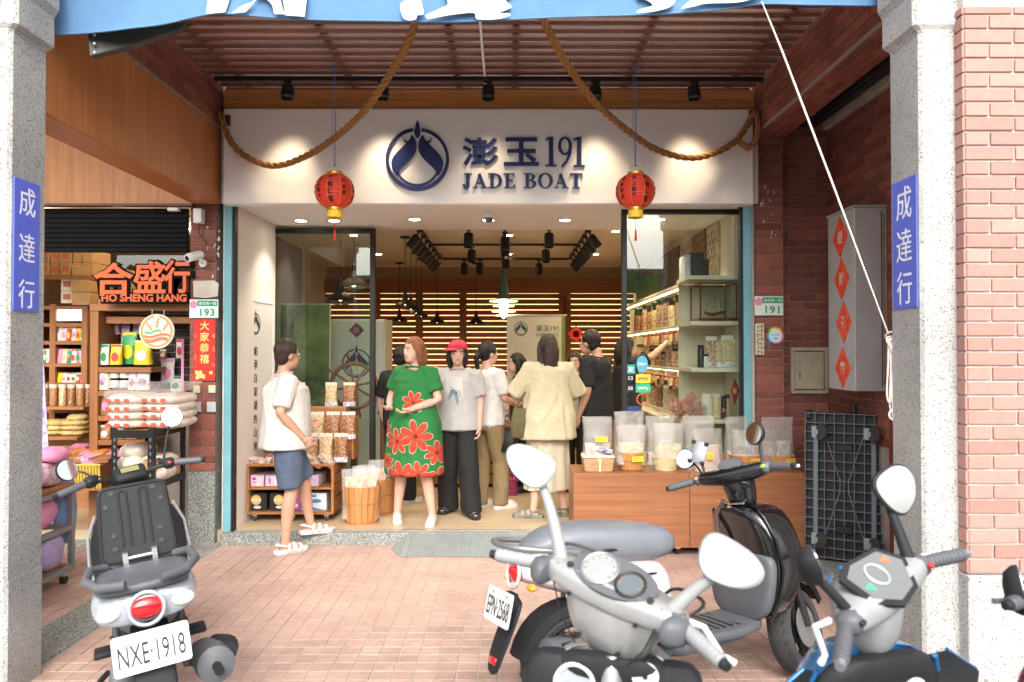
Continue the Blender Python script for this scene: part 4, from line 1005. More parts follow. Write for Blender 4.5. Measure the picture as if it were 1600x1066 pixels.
# buckets
buck_w = wood('bucket_wood', (.46, .20, .065), (.56, .27, .095), 2, .5, .07)
def bucket(loc, r0, r1, h, label, group, staves=18, base=None, name='wooden_bucket'):
    t = thing(name, label, 'bucket', loc, 0, group)
    for k in range(staves):
        a0, a1 = 2 * PI * k / staves, 2 * PI * (k + .93) / staves
        v = []
        for z, r in ((0, r0), (h, r1)):
            v += [(r * math.cos(a0), r * math.sin(a0), z), (r * math.cos(a1), r * math.sin(a1), z), ((r - .012) * math.cos(a1), (r - .012) * math.sin(a1), z), ((r - .012) * math.cos(a0), (r - .012) * math.sin(a0), z)]
        obj('stave', MB().add(v, [(0, 1, 2, 3), (4, 7, 6, 5), (0, 4, 5, 1), (1, 5, 6, 2), (2, 6, 7, 3), (3, 7, 4, 0)]), buck_w, t, local=True)
    obj('bottom', MB().lathe([(0, .01), (r0 - .006, .01), (r0 - .006, .02), (0, .02)], 18), buck_w, t, local=True)
    for q_ in (.55, .06): r_ = r0 + (r1 - r0) * q_; obj('hoop', MB().ring((0, 0, h * q_), r_ + .003, .004, 28, 6), cart_w, t, local=True)
    return t
bx = P(568, 0, 6.86).x
bucket((bx, 6.86, .1), .145, .172, .33, 'wooden stave bucket full of foil snack bags beside the cart', 'floor buckets by the cart')
bucket((P(596, 0, 7.25).x, 7.25, .1), .13, .155, .33, 'wooden stave bucket standing half behind the first one', 'floor buckets by the cart')
foil = filmmat('foil_film', (.78, .70, .62), .8, .14); 
crk = mat('cracker_orange', (.55, .27, .12), .6, var=.25, scale=20, col2=(.75, .5, .3), bump=.3)
for k, (dx, dy, w, rz, m_) in enumerate(((-.06, -.05, .21, .1, 'bag of brown crackers standing at the left in the front bucket'), (.06, .0, .19, -.25, 'bag of crackers leaning right in the front bucket'), (.0, .07, .2, .3, 'bag of crackers at the back of the front bucket'))):
    t = thing('cracker_bag', m_, 'snack bag', (bx + dx, 6.86 + dy, .15), rz, 'cracker bags in the bucket')
    obj('contents', pillow(w * .78, .36, .06, seed=k), crk, t, smooth=60, local=True); obj('wrapper', pillow(w, .42 + .01 * k, .09, seed=k + 4, flat=.7).folds(.012, 14, .7, k), film_c, t, smooth=60, local=True)
t = thing('wrapped_gift', 'clear bag of snacks standing in the rear bucket', 'snack bag', (P(596, 0, 7.25).x, 7.2, .2), 0)
obj('contents', pillow(.14, .33, .06, seed=8), crk, t, smooth=60, local=True); obj('wrapper', pillow(.19, .40, .09, seed=9, flat=.7).folds(.012, 14, .7, 8), film_c, t, smooth=60, local=True)

# ship's wheel, emblem cabinet, green panel behind the left glass
whm = wood('wheel_wood', (.20, .09, .04), (.28, .13, .06), 0, .45)
c = P(553, 603, 8.1); t = thing('ship_wheel', "wooden ship's wheel standing behind the left window", 'ship wheel', c)
M = Euler((R(90), 0, R(12))).to_matrix()
obj('rim', MB().ring((0, 0, 0), .235, .022, 36, 8, M), whm, t, smooth=60, local=True); obj('hub', MB().lathe([(0, -.03), (.05, -.03), (.055, 0), (.05, .03), (0, .03)], 20, M.to_4x4()), whm, t, smooth=40, local=True)
for k in range(8):
    a = 2 * PI * k / 8 + .2; d = M @ Vector((math.cos(a), math.sin(a), 0)); obj('spoke', MB().tube([d * s for s in (.04, .10, .14, .20, .235, .27, .32, .35)], [.013, .011, .017, .011, .014, .010, .016, .008], 8), whm, t, smooth=60, local=True)
obj('stand', MB().bb(-.03, .03, -.01, .05, -(c.z - .1), -.03).bb(-.2, .2, -.12, .16, -(c.z - .1), -(c.z - .14)), whm, t, local=True)
cab = mat('pale_green_white_cabinet', (.56, .62, .55), .45, var=.03)
a, b = P(514, 499, 9.0), P(602, 499, 9.0)
t = thing('emblem_cabinet', 'pale cabinet with the navy boat emblem behind the left window', 'cabinet', ((a.x + b.x) / 2, 9.2, .1))
obj('carcass', MB().bb(a.x, b.x, 9.0, 9.55, .1, a.z, .006), cab, t)
obj('door', MB().bb(a.x + .02, (a.x + b.x) / 2 - .003, 8.982, 8.9995, .2, a.z - .02, .003), cab, t); obj('door', MB().bb((a.x + b.x) / 2 + .003, b.x - .02, 8.982, 8.9995, .2, a.z - .02, .003), cab, t)
lg = MB(); c = P(557, 568, 8.98); logo(lg, facing((c.x, 8.981, c.z)), .17, .003); obj('emblem', lg, inkblue, t)
c = P(557, 516, 8.98)
dd = thing('paper_diamond', 'red paper diamond with a green mark stuck on the emblem cabinet', 'paper', (c.x, 8.975, c.z))
obj('paper', MB().prism([(0, .09), (.09, 0), (0, -.09), (-.09, 0)], .002, facing((c.x, 8.979, c.z))), mat('deep_red_paper', (.30, .02, .02), .6), dd)
obj('character', MB().mesh(textmesh('福', h=.07, depth=.001, bold=.03, res=2), facing((c.x, 8.9765, c.z))), mat('jade_print', (.08, .35, .25), .6), dd)
gp = mat('green_mural', (.05, .09, .02), .6, var=.6, scale=2.2, det=9, col2=(.20, .27, .09))
a, b = P(428, 476, 8.5), P(516, 476, 8.5)
t = thing('printed_panel', 'tall panel printed with blurred green foliage behind the left window', 'panel', ((a.x + b.x) / 2, 8.52, .1))
obj('print', MB().bb(a.x + .01, b.x - .01, 8.50, 8.506, .12, a.z), gp, t); obj('board', MB().bb(a.x, b.x, 8.5065, 8.54, .1, a.z + .01, .003), white_p, t)
single('newspaper_stand', MB().bb(P(600, 0, 8.2).x - .03, P(600, 0, 8.2).x + .12, 8.2, 8.45, .1, .95, .004).bb(P(600, 0, 8.2).x - .05, P(600, 0, 8.2).x + .14, 8.15, 8.5, .951, .985, .004), whm, 'dark wooden counter end just inside the entrance at the left', 'counter')

# pendants, tracks -----------------------------------------------
def pendant(px, py, Y, zc, w, label, m, cage=False, group='black pendant lamps'):
    q = P(px, py, Y); t = thing('pendant_lamp', label, 'pendant lamp', q, 0, group)
    obj('shade', MB().lathe([(.012, w * .52), (w * .12, w * .5), (w * .15, w * .3), (w * .28, w * .22), (w * .47, w * .06), (w * .5, 0), (w * .48, 0), (w * .26, w * .18), (.0, w * .22)], 24), m, t, smooth=40, local=True)
    obj('socket', MB().lathe([(0, w * .72), (.018, w * .70), (.022, w * .5), (0, w * .5)], 12), black_m, t, smooth=40, local=True)
    obj('cable', MB().cyl((0, 0, w * .7), (0, 0, zc - q.z), .0045, 6), black_m, t, local=True)
    obj('ceiling_rose', MB().lathe([(0, 0), (.06, 0), (.06, -.02), (0, -.025)], 16, Matrix.Translation((0, 0, zc - q.z))), black_m, t, smooth=40, local=True)
    if cage:
        f = MB()
        for k in range(8): a = PI * k / 8; f.tube([(w * .46 * math.cos(a) * s, w * .46 * math.sin(a) * s, -w * .12 * (1 - s * s)) for s in (-1, -.6, 0, .6, 1)], .0025, 4)
        f.ring((0, 0, -w * .09), w * .25, .0025, 20, 4); obj('wire_cage', f, black_m, t, local=True)['kind'] = 'stuff'
    gl = _mc.get('pendant_bulb') or mat('pendant_bulb', (1, .8, .5), .5, emis=(1, .68, .35), es=6)
    obj('bulb', MB().ell((0, 0, w * .1), w * .09, 12, 8), gl, t, local=True)
    return t
pewter = mat('brushed_pewter', (.42, .38, .32), .35, .8, var=.1)
pendant(553, 449, 8.6, 2.966, .36, 'pewter cage pendant hanging higher behind the left window', pewter, True, 'cage pendants')
pendant(532, 471, 8.35, 2.966, .34, 'black cage pendant hanging lower behind the left window', black_m, True, 'cage pendants')
for px, py, Y, w, lab in ((633, 477, 9.0, .23, 'nearest of the four black pendants in a row left of the tracks'), (642, 484, 9.7, .22, 'second of the four black pendants in a row left of the tracks'), (650, 490, 10.4, .22, 'third of the four black pendants in a row left of the tracks'), (658, 495, 11.1, .22, 'farthest of the four black pendants in a row left of the tracks'), (624, 502, 11.6, .25, 'black pendant low at the far left of the slatted wall'), (683, 505, 11.6, .26, 'black pendant before the second bay of the slatted wall'), (744, 506, 11.6, .26, 'black pendant before the third bay of the slatted wall')):
    pendant(px, py, Y, 2.966 if Y < 12 else 2.77, w, lab, black_m)
t = thing('track_lights', 'rectangular black ceiling track with many cylindrical spotlights inside the shop', 'track light', (0, 9.3, 2.9))
XL, XR, YA, YM, YC, ZT = -.94, .84, 8.0, 9.3, 10.7, 2.90
f = MB()
for nm, bb in (('a', (XL, XR, YA - .015, YA + .015)), ('b', (XL, XR, YM - .015, YM + .015)), ('c', (XL, XR, YC - .015, YC + .015)), ('d', (XL - .015, XL + .015, YA - .015, YC + .015)), ('e', (XR - .015, XR + .015, YA - .015, YC + .015)), ('f', (-.055, -.025, YA, YC))):
    obj('rail', MB().bb(bb[0], bb[1], bb[2], bb[3], ZT + (.002 if nm in 'abc' else 0), ZT + .03), black_m, t)
for x in (XL, XR, -.04):
    for y in (YA + .1, YC - .1): obj('ceiling_drop', MB().cyl((x, y, ZT + .03), (x, y, 2.969), .008, 6), black_m, t)
spm = MB().lathe([(0, .07), (.045, .07), (.05, .06), (.05, -.075), (.04, -.078), (.038, -.05), (0, -.05)], 14).data('spot_head', black_m, 40)
spl = []
for k in range(7):
    y = YA + .1 + k * .38; spl += [(XL, y, R(0), R(38)), (XR, y, 0, R(-38))]
for x, y in ((-.42, YA), (.42, YA), (-.45, YM), (.45, YM), (-.40, YC), (.42, YC), (-.62, YC)): spl.append((x, y, R(-12), 0))
for k in range(5): spl.append((-.04, YA + .25 + k * .42, R(-5), 0))
for x, y, rx, ry in spl:
    o = inst('spot_head', spm, (x + math.sin(-ry) * .1, y, ZT - .12), t, (rx, ry, 0)); obj('bracket', MB().cyl((x, y, ZT), (x + math.sin(-ry) * .05, y, ZT - .055), .01, 6).bb(x - .03, x + .03, y - .02, y + .02, ZT - .018, ZT - .001), black_m, t)
# layered glass pendant
q = P(787, 486, 8.6); t = thing('glass_pendant', 'lit pendant of stacked glass discs under a dark green socket in the middle', 'pendant lamp', q)
gm = mat('frosted_lit_glass', (.95, .85, .7), .3, alpha=.55, emis=(1, .72, .42), es=1.2)
obj('socket', MB().lathe([(0, .47), (.02, .46), (.035, .42), (.035, .30), (.055, .26), (.06, .17), (.09, .13), (0, .12)], 20), mat('dark_green_enamel', (.02, .05, .04), .3, coat=.5), t, smooth=40, local=True)
for z, r in ((.115, .16), (.06, .12), (.0, .135), (-.045, .10)): obj('glass_disc', MB().lathe([(.03, z + .012), (r, z - .004), (r, z - .010), (.03, z + .004)], 28, cap=False), gm, t, smooth=40, local=True)
obj('glass_bulb', MB().lathe([(.035, .13), (.05, .08), (.045, .02), (.04, -.03), (.025, -.07), (0, -.09)], 18), mat('lit_bulb_glass', (1, .9, .7), .3, emis=(1, .75, .42), es=5), t, smooth=60, local=True)
obj('stem', MB().cyl((0, 0, .46), (0, 0, 2.966 - q.z), .011, 8), black_m, t, local=True)

# banner screen at the back, shrine-like red papers
a, b = P(792, 494, 11.0), P(883, 494, 11.0)
t = thing('roller_banner', 'pale banner with boat emblem, shop name and printed waves at the back of the shop', 'banner', ((a.x + b.x) / 2, 11, .6))
zb = P(0, 612, 11).z
obj('cloth', MB().bb(a.x, b.x, 10.995, 11.005, zb, a.z), mat('banner_pale', (.60, .64, .58), .6, var=.04, scale=3), t)
obj('top_bar', MB().cyl((a.x - .02, 11, a.z + .012), (b.x + .02, 11, a.z + .012), .014, 10), steel_m, t)
obj('side_stripe', MB().bb(b.x - .05, b.x - .002, 10.990, 10.9945, zb, a.z - .004), mat('stripe_green', (.18, .26, .06), .6), t)
lg = MB(); c = P(814, 514, 11); logo(lg, facing((c.x, 10.994, c.z)), .098, .002); obj('emblem', lg, mat('teal_print', (.02, .11, .12), .6), t)
c = P(855, 513, 11); obj('shop_name', MB().mesh(textmesh('澎玉191', h=.085, w=.32, depth=.001, bold=.01, res=2), facing((c.x, 10.994, c.z))), _mc['teal_print'], t)
f = MB(); c = P(855, 523, 11); serif(f, 'JADE BOAT', facing((c.x, 10.994, c.z)), .32, .045, .001); obj('name_in_roman', f, _mc['teal_print'], t)
f = MB()
for k in range(9):
    z = zb + .02 + k * .028; f.tube([(a.x + .05 + (b.x - a.x - .15) * i / 20, 10.992, z + math.sin(i * .9 + k) * .012) for i in range(21)], .0025, 4)
obj('printed_waves', f, _mc['teal_print'], t)['kind'] = 'stuff'
c = P(900, 522, 11); dd = thing('paper_diamond', 'red diamond charm on the slatted wall right of the banner', 'paper', c)
obj('paper', MB().prism([(0, .12), (.12, 0), (0, -.12), (-.12, 0)], .003, facing((c.x, 11.0, c.z))), red_pap, dd); obj('character', MB().mesh(textmesh('春', h=.10, depth=.001, bold=.03, res=2), facing((c.x, 10.998, c.z))), gold_p, dd)
obj('wall_pole', MB().bb(c.x - .01, c.x + .01, 11.004, 12.08, c.z - .01, c.z + .01), black_m, dd)

# tables of goods in the middle
def slat_table(x0, x1, y0, y1, h, label):
    t = thing('slatted_table', label, 'table', ((x0 + x1) / 2, (y0 + y1) / 2, .1))
    obj('top', MB().bb(x0 - .02, x1 + .02, y0 - .02, y1 + .02, h - .03, h, .003), cart_w, t)
    n = 5
    for k in range(n): z0_ = .14 + k * (h - .2) / n; obj('front_slat', MB().bb(x0, x1, y0, y0 + .016, z0_, z0_ + (h - .2) / n - .018, .002), cart_w, t)
    for k in range(n): z0_ = .14 + k * (h - .2) / n; obj('side_slat', MB().bb(x0 - .016, x0 - .0005, y0 + .002, y1, z0_, z0_ + (h - .2) / n - .018, .002), cart_w, t)
    obj('back_board', MB().bb(x0, x1, y1 - .02, y1, .1, h - .031), cart_w, t); obj('inner_box', MB().bb(x0 + .03, x1 - .03, y0 + .03, y1 - .03, .1, h - .04), mat('dark_inside', (.03, .015, .01), .8) if 'dark_inside' not in _mc else _mc['dark_inside'], t)
    return t
slat_table(-.85, -.02, 8.6, 9.4, .80, 'wooden slatted table of goods behind the person in black trousers')
slat_table(.02, .62, 8.9, 9.6, .80, 'wooden slatted table of goods behind the woman in the cream blouse')
navy = mat('navy_pack', (.03, .04, .14), .4, var=.3, scale=20, col2=(.5, .5, .55)); pinkp = mat('pink_pack', (.6, .2, .3), .4, var=.2, scale=20)
for k in range(22):
    x = -.80 + (k % 11) * .125 + (.04 if k % 11 > 6 else 0); y = 8.7 + (k // 11) * .28 + (.3 if x > 0 else 0)
    pouch((x, y, .802), .11, .16 + .03 * (k % 3), .06, [nut_b, navy, nut_y, navy, nut_r][k % 5], 'snack pack on the middle tables, %s from the left in the %s row' % (['first', 'second', 'third', 'fourth', 'fifth', 'sixth', 'seventh', 'eighth', 'ninth', 'tenth', 'eleventh'][k % 11], ['front', 'rear'][k // 11]), random.uniform(-.2, .2), 'packs on the middle tables', strip=False, band=False, seed=k)
# magenta shopping basket on the floor
mg = mat('magenta_plastic', (.42, .02, .20), .4)
c = Vector((P(792, 0, 8.2).x, 8.2, .1)); t = thing('shopping_basket', 'magenta plastic shopping basket on the shop floor by the white sneakers', 'basket', c)
w, d, h = .24, .20, .24
f = MB()
for z, k in ((.0, .88), (.08, .92), (.16, .96), (h, 1.0)):
    pts = [(-w / 2 * k, -d / 2 * k), (w / 2 * k, -d / 2 * k), (w / 2 * k, d / 2 * k), (-w / 2 * k, d / 2 * k)]
    f.tube([(x, y, z) for x, y in pts], .008 if z < h else .013, 6, closed=True, cap=False)
for k in range(9):
    s_ = -1 + 2 * k / 8
    for e in (-1, 1): f.cyl((s_ * w * .44, e * d * .44, 0), (s_ * w * .5, e * d * .5, h), .006, 5)
    if k % 2 == 0:
        for e in (-1, 1): f.cyl((e * w * .44, s_ * d * .44, 0), (e * w * .5, s_ * d * .5, h), .006, 5)
obj('mesh_sides', f, mg, t, local=True)['kind'] = 'stuff'; obj('bottom', MB().bb(-w * .43, w * .43, -d * .43, d * .43, .0, .01), mg, t, local=True)
obj('inner_liner', MB().bb(-w * .42, w * .42, -d * .42, d * .42, .012, h * .7, .01), pinkp, t, local=True)
obj('handle', MB().tube([(-w / 2, 0, h), (-w / 2, -d * .3, h + .03), (0, -d * .42, h + .04), (w / 2, -d * .3, h + .03), (w / 2, 0, h)], .007, 6), black_pl, t, smooth=60, local=True)

# upper wall panels on the right wall
pat = mat('brown_wave_panel', (.07, .035, .022), .5, var=.5, scale=9, stretch=(1, 1, 3), col2=(.20, .13, .09)); pat2 = mat('sepia_wave_print', (.32, .25, .18), .6, var=.25, scale=6, col2=(.5, .42, .32))
t = thing('wall_prints', 'row of dark patterned prints high on the right wall above the shelves', 'wall print', (2.0, 9, 2.3))
obj('print', MB().bb(1.99, 2.018, 7.3, 7.7, 2.30, 2.85), pat2, t); obj('print', MB().bb(1.985, 2.018, 7.75, 8.3, 2.30, 2.86), pat, t); obj('print', MB().bb(1.99, 2.018, 8.35, 8.9, 2.30, 2.85), pat2, t); obj('print', MB().bb(1.985, 2.018, 8.95, 10.4, 2.30, 2.86), pat, t); obj('print', MB().bb(1.99, 2.018, 10.45, 12.0, 2.30, 2.86), pat, t)
# arch-like scallops on the sepia prints
f = MB()
for y0_ in (7.3, 8.35):
    for r_ in range(6):
        for c_ in range(3): f.tube([(1.988, y0_ + .07 + c_ * .13 + (.065 if r_ % 2 else 0) + math.cos(a) * .055, 2.34 + r_ * .08 + math.sin(a) * .055) for a in (PI * i / 6 for i in range(7))], .004, 4)
obj('scallop_print', f, pat, t)['kind'] = 'stuff'

# wall shelves on the right
sh_m = mat('cream_shelf', (.66, .58, .44), .5, var=.03)
led = mat('shelf_led', (1, .8, .5), .5, emis=(1, .70, .36), es=11)
t = thing('wall_shelves', 'long cream wall shelves with lit compartments behind the right window', 'shelving', (1.8, 8.5, .1))
SX, SB, Y0, Y1 = 1.59, 2.015, 7.2, 10.9
ZS = [1.02, 1.46, 1.87, 2.25]
for z in ZS: obj('shelf_board', MB().bb(SX, SB, Y0 + .02, Y1, z - .028, z, .002), sh_m, t)
for k in range(7): y = Y0 + k * .615; obj('divider', MB().bb(SX + .13, SB, y - .012, y + .012, 1.0205, 2.2215), sh_m, t)
obj('front_end_panel', MB().bb(SX - .002, SB, Y0 - .02, Y0 - .0125, 1.02, 2.24), sh_m, t)
obj('base_cabinet', MB().bb(SX - .15, SB, 7.22, Y1, .1, .99, .003), sh_m, t)
for z in ZS[1:]: obj('light_strip', MB().bb(SX + .05, SX + .07, Y0 + .03, Y1 - .03, z - .036, z - .029), led, t)
for z, xx in ((1.02, 1.50), (1.47, SX), (1.88, SX), (2.28, 1.45)):
    obj('window_shelf', MB().bb(xx if z != 2.28 else SX - .02, SB, 6.70, Y0 - .021, z - .035, z, .002), sh_m, t)
gs = mat('glass_shelf', (.45, .5, .45), .1, alpha=.35)
for z in (1.24, 1.68): obj('glass_shelf', MB().bb(SX + .0, SB - .002, Y0 + .02, Y0 + 2.4, z - .004, z + .004), gs, t)
red_l = mat('red_lid', (.35, .05, .03), .4)
ordn = ['first', 'second', 'third', 'fourth', 'fifth', 'sixth', 'seventh', 'eighth', 'ninth', 'tenth', 'eleventh', 'twelfth']
for lv, (z, nm) in enumerate(((1.022, 'bottom'), (1.462, 'middle'), (1.872, 'upper'))):
    n = 0
    for bay in range(5):
        for k in range(3 if bay < 3 else 2):
            y = Y0 + .13 + bay * .615 + k * .18; x = 1.655 + .03 * ((k + lv) % 2)
            h = .25 + .05 * ((bay + k) % 2); cnt = [nut_b, nut_y, nut_r][(bay + k + lv) % 3]
            jar((x, y, z), .058, h * (.62 if lv < 2 and k == 1 else 1), cnt, 'dark-lidded jar, %s from the front on the %s lit wall shelf' % (ordn[min(n, 11)] if n < 12 else 'last', nm), 'jars on the lit wall shelves'); n += 1
    if lv < 2:
        for k in range(9):
            y = Y0 + .1 + k * .23; jar((1.64, y, z + .226), .035, .12, [nut_r, nut_b, nut_y][k % 3], 'small jar, %s from the front on the %s glass shelf' % (ordn[k], ['lower', 'upper'][lv]), 'small jars on the glass shelves', red_l)
# window shelf goods
for k, (px, z, w, h, c_, lab) in enumerate(((1109, 1.472, .10, .26, nut_r, 'tall brown-bag pouch at the left on the middle window shelf'), (1119, 1.472, .11, .24, nut_y, 'black-topped pouch of cream nuts on the middle window shelf'), (1134, 1.472, .11, .27, nut_y, 'clear pouch of cream nuts on the middle window shelf'), (1147, 1.472, .08, .24, nut_y, 'narrow pouch of nuts at the right end of the middle window shelf'))):
    pouch((P(px, 0, 6.82).x, 6.82, z), w, h, .06, c_, lab, 0, 'pouches on the window shelf', strip=(k != 1), seed=k + 30)
for k, (px, h, m, lab) in enumerate(((1093, .20, lid_m, 'black bottle at the left end of the middle window shelf'), (1100, .12, bw_l2, 'short pale jar beside the black bottle'))):
    jar((P(px, 0, 6.8).x, 6.8, 1.472), .03, h, m, lab)
for k, (px, lab, h, m) in enumerate(((1102, 'pale cloth-topped jar beside the flowers on the window counter', .22, bw_l2), (1118, 'second cloth-topped jar on the window counter', .22, nut_y), (1128, 'dark slim bottle on the window counter', .2, lid_m), (1136, 'slim bottle with red label on the window counter', .21, nut_r))):
    jar((P(px, 0, 6.8).x, 6.8 + .04 * (k % 2), 1.022), .05 if k < 2 else .022, h, m, lab, None, bw_l2 if k < 2 else lid_m)
# model boat in a glass case
x0, x1 = P(1090, 0, 6.78).x, P(1148, 0, 6.78).x; z0_ = 1.882; zt = P(0, 442, 6.78).z
t = thing('boat_case', 'glazed mahogany case with a model fishing boat on the window shelf', 'display case', ((x0 + x1) / 2, 6.9, z0_))
mh = mat('mahogany', (.13, .02, .015), .3, coat=.4)
f = MB()
ya, yb2 = 6.74, 7.10
for x in (x0, x1 - .012):
    for y in (ya, yb2 - .012): obj('case_post', MB().bb(x, x + .012, y, y + .012, z0_ + .028, zt - .012), mh, t)
obj('case_base', MB().bb(x0 - .008, x1 + .008, ya - .008, yb2 + .008, z0_, z0_ + .028, .003), mh, t)
for y in (ya, yb2 - .012): obj('case_rail', MB().bb(x0, x1, y, y + .012, zt - .012, zt), mh, t)
for x in (x0, x1 - .012): obj('case_rail', MB().bb(x, x + .012, ya + .0125, yb2 - .0125, zt - .012, zt), mh, t)
obj('case_pane', MB().bb(x0 + .012, x1 - .012, ya + .004, ya + .006, z0_ + .03, zt - .013), shop_glass, t)
cx, cz = (x0 + x1) / 2 + .02, z0_ + .05
rings = []
for k in range(9):
    s_ = -1 + 2 * k / 8; w = .035 * (1 - abs(s_) ** 2.5) + .004; zz = .02 * s_ * s_ + (.012 if s_ > 0 else 0)
    rings.append([Vector((cx + s_ * .10, 6.92 + w * math.cos(a), cz + .03 + zz + (min(0, math.sin(a)) * .03 if math.sin(a) < 0 else 0))) for a in (2 * PI * i / 10 for i in range(10))])
bt = single('model_boat', MB().loft(rings), mat('boat_red_wood', (.40, .13, .05), .5), 'small wooden model fishing boat inside the glazed case', 'model boat', None, 50)
obj('deckhouse', MB().bb(cx - .035, cx + .02, 6.90, 6.94, cz + .04, cz + .085).bb(cx - .025, cx + .01, 6.905, 6.935, cz + .0855, cz + .11), mat('boat_cream', (.5, .42, .28), .5), bt)
obj('mast', MB().cyl((cx - .01, 6.92, cz + .1), (cx - .01, 6.92, cz + .19), .003, 5).cyl((cx + .05, 6.92, cz + .04), (cx + .05, 6.92, cz + .15), .003, 5).cyl((cx - .01, 6.92, cz + .18), (cx + .095, 6.92, cz + .06), .0015, 4).cyl((cx - .01, 6.92, cz + .18), (cx - .09, 6.92, cz + .06), .0015, 4), black_m, bt)
# black box printer on the top shelf
a, b = P(1071, 431, 6.85), P(1109, 398, 6.85)
t = thing('black_speaker_box', 'black box device with a white side label on the top window shelf', 'device', ((a.x + b.x) / 2, 6.95, 2.282))
obj('body', MB().bb(a.x + .05, b.x - .05, 6.85, 7.1, 2.282, b.z + .02, .006), black_pl, t); obj('side_unit', MB().bb(b.x - .0495, b.x + .0, 6.88, 7.1, 2.282, b.z - .04, .006), black_pl, t)
obj('label_face', MB().bb(a.x, a.x + .0495, 6.86, 7.1, 2.282, b.z, .002), mat('label_grey', (.5, .5, .5), .6, var=.3, scale=50), t)
# bouquet of pale pink blossom
q = P(1073, 655, 6.80); t = thing('blossom_bunch', 'bunch of pale pink dried blossom on the window counter', 'flowers', (q.x, 6.80, 1.022))
fpm = mat('blossom_pale', (.75, .36, .30), .7, rnd=.2, var=.15); f = MB()
for k in range(420):
    u = random.gauss(0, .085); vv = random.random(); p = Vector((u, random.gauss(0, .05), .03 + .15 * vv + .04 * math.sin(u * 30)))
    rr = random.uniform(.012, .024); d = Vector((random.uniform(-1, 1), random.uniform(-1, 1), random.uniform(-.3, 1))).normalized(); sx_ = d.orthogonal().normalized(); sy_ = d.cross(sx_)
    for j in range(5):
        a = 2 * PI * j / 5; c1 = sx_ * math.cos(a) + sy_ * math.sin(a); c2 = sx_ * math.cos(a + .5) + sy_ * math.sin(a + .5); f.add([p, p + c1 * rr + d * rr * .4, p + (c1 + c2) * rr * .62 + d * rr * .5, p + c2 * rr + d * rr * .4], [(0, 1, 2, 3)])
obj('blossom', f, fpm, t, local=True)['kind'] = 'stuff'
obj('stems', MB().tube([(0, 0, 0), (.03, 0, .12)], .006, 5).tube([(0, 0, 0), (-.06, .01, .13)], .005, 5).tube([(0, 0, 0), (.09, 0, .10)], .005, 5), whm, t, local=True)
c = P(1147, 611, 6.72); dd = thing('paper_diamond', 'dark red tall paper diamond at the right edge inside the display window', 'paper', c)
obj('paper', MB().prism([(0, .12), (.04, 0), (0, -.12), (-.04, 0)], .002, facing((c.x, 6.70, c.z))), _mc['deep_red_paper'], dd); obj('character', MB().mesh(textmesh('福', h=.05, w=.035, depth=.001, res=2), facing((c.x, 6.6985, c.z))), gold_p, dd)
# stickers on the right window pane
GY = 6.612
def stick(name, px, py, w, h, m, label, txt=None, tm=None, shape='box', th=None):
    c = P(px, py, GY); t = thing(name, label, 'sticker', c, 0, 'stickers on the right window')
    w, h = w / 1200 * GY, h / 1200 * GY
    if shape == 'box': obj('film', MB().bb(-w / 2, w / 2, 0, .002, -h / 2, h / 2), m, t, local=True)
    elif shape == 'round': obj('film', MB().prism([(x * w / 2, y * h / 2) for x, y in arc(0, 0, 1, 0, 345, 23)], .002, facing((0, .002, 0))), m, t, local=True)
    else: obj('film', MB().ring((0, 0, 0), w / 2 * .85, .006, 24, 6, Euler((R(90), 0, 0)).to_matrix()), m, t, local=True)
    if txt: obj('print', MB().mesh(textmesh(txt, w=w * .72, h=th and th / 1200 * GY, depth=.0008, bold=.02, res=2), facing((0, -.0003, 0))), tm, t, local=True)
skb = mat('sticker_sky_blue', (.10, .42, .60), .4); skt = mat('sticker_teal', (.03, .40, .38), .4); sky_ = mat('sticker_yellow', (.78, .58, .05), .4); skg = mat('sticker_green', (.03, .45, .25), .4); sko = mat('sticker_orange', (.65, .16, .04), .4); skw = mat('sticker_white', (.8, .8, .8), .4); skd = mat('sticker_dark', (.02, .02, .03), .5); skn = mat('sticker_navy', (.02, .05, .2), .4)
stick('round_sticker', 1003.5, 569, 18, 26, skb, 'oval sky-blue sticker on the right window', '行動支付', skw, 'round', 5)
stick('square_sticker', 985.5, 577, 14, 14, skt, 'small teal square sticker with a white character', '友', skw, 'box', 9)
stick('yellow_sticker', 1005, 592, 23, 14, sky_, 'yellow payment sticker under the oval blue one', '全盈支付', skd, 'box', 5)
stick('green_sticker', 1005, 607, 23, 13, skg, 'green LINE Pay sticker under the yellow one', 'LINE Pay', skw, 'box', 5)
stick('ring_sticker', 1004, 624, 20, 20, sko, 'orange ring-shaped sticker under the green one', None, None, 'ring')
stick('dark_sticker', 985, 591, 9, 10, skd, 'upper small dark square sticker left of the yellow one', '口', skw, 'box', 5)
stick('dark_sticker', 985, 607, 9, 10, skd, 'lower small dark square sticker left of the green one', '日', skw, 'box', 5)
stick('card_sticker', 989, 638.5, 24, 7, skn, 'navy and white card strip low on the right window')
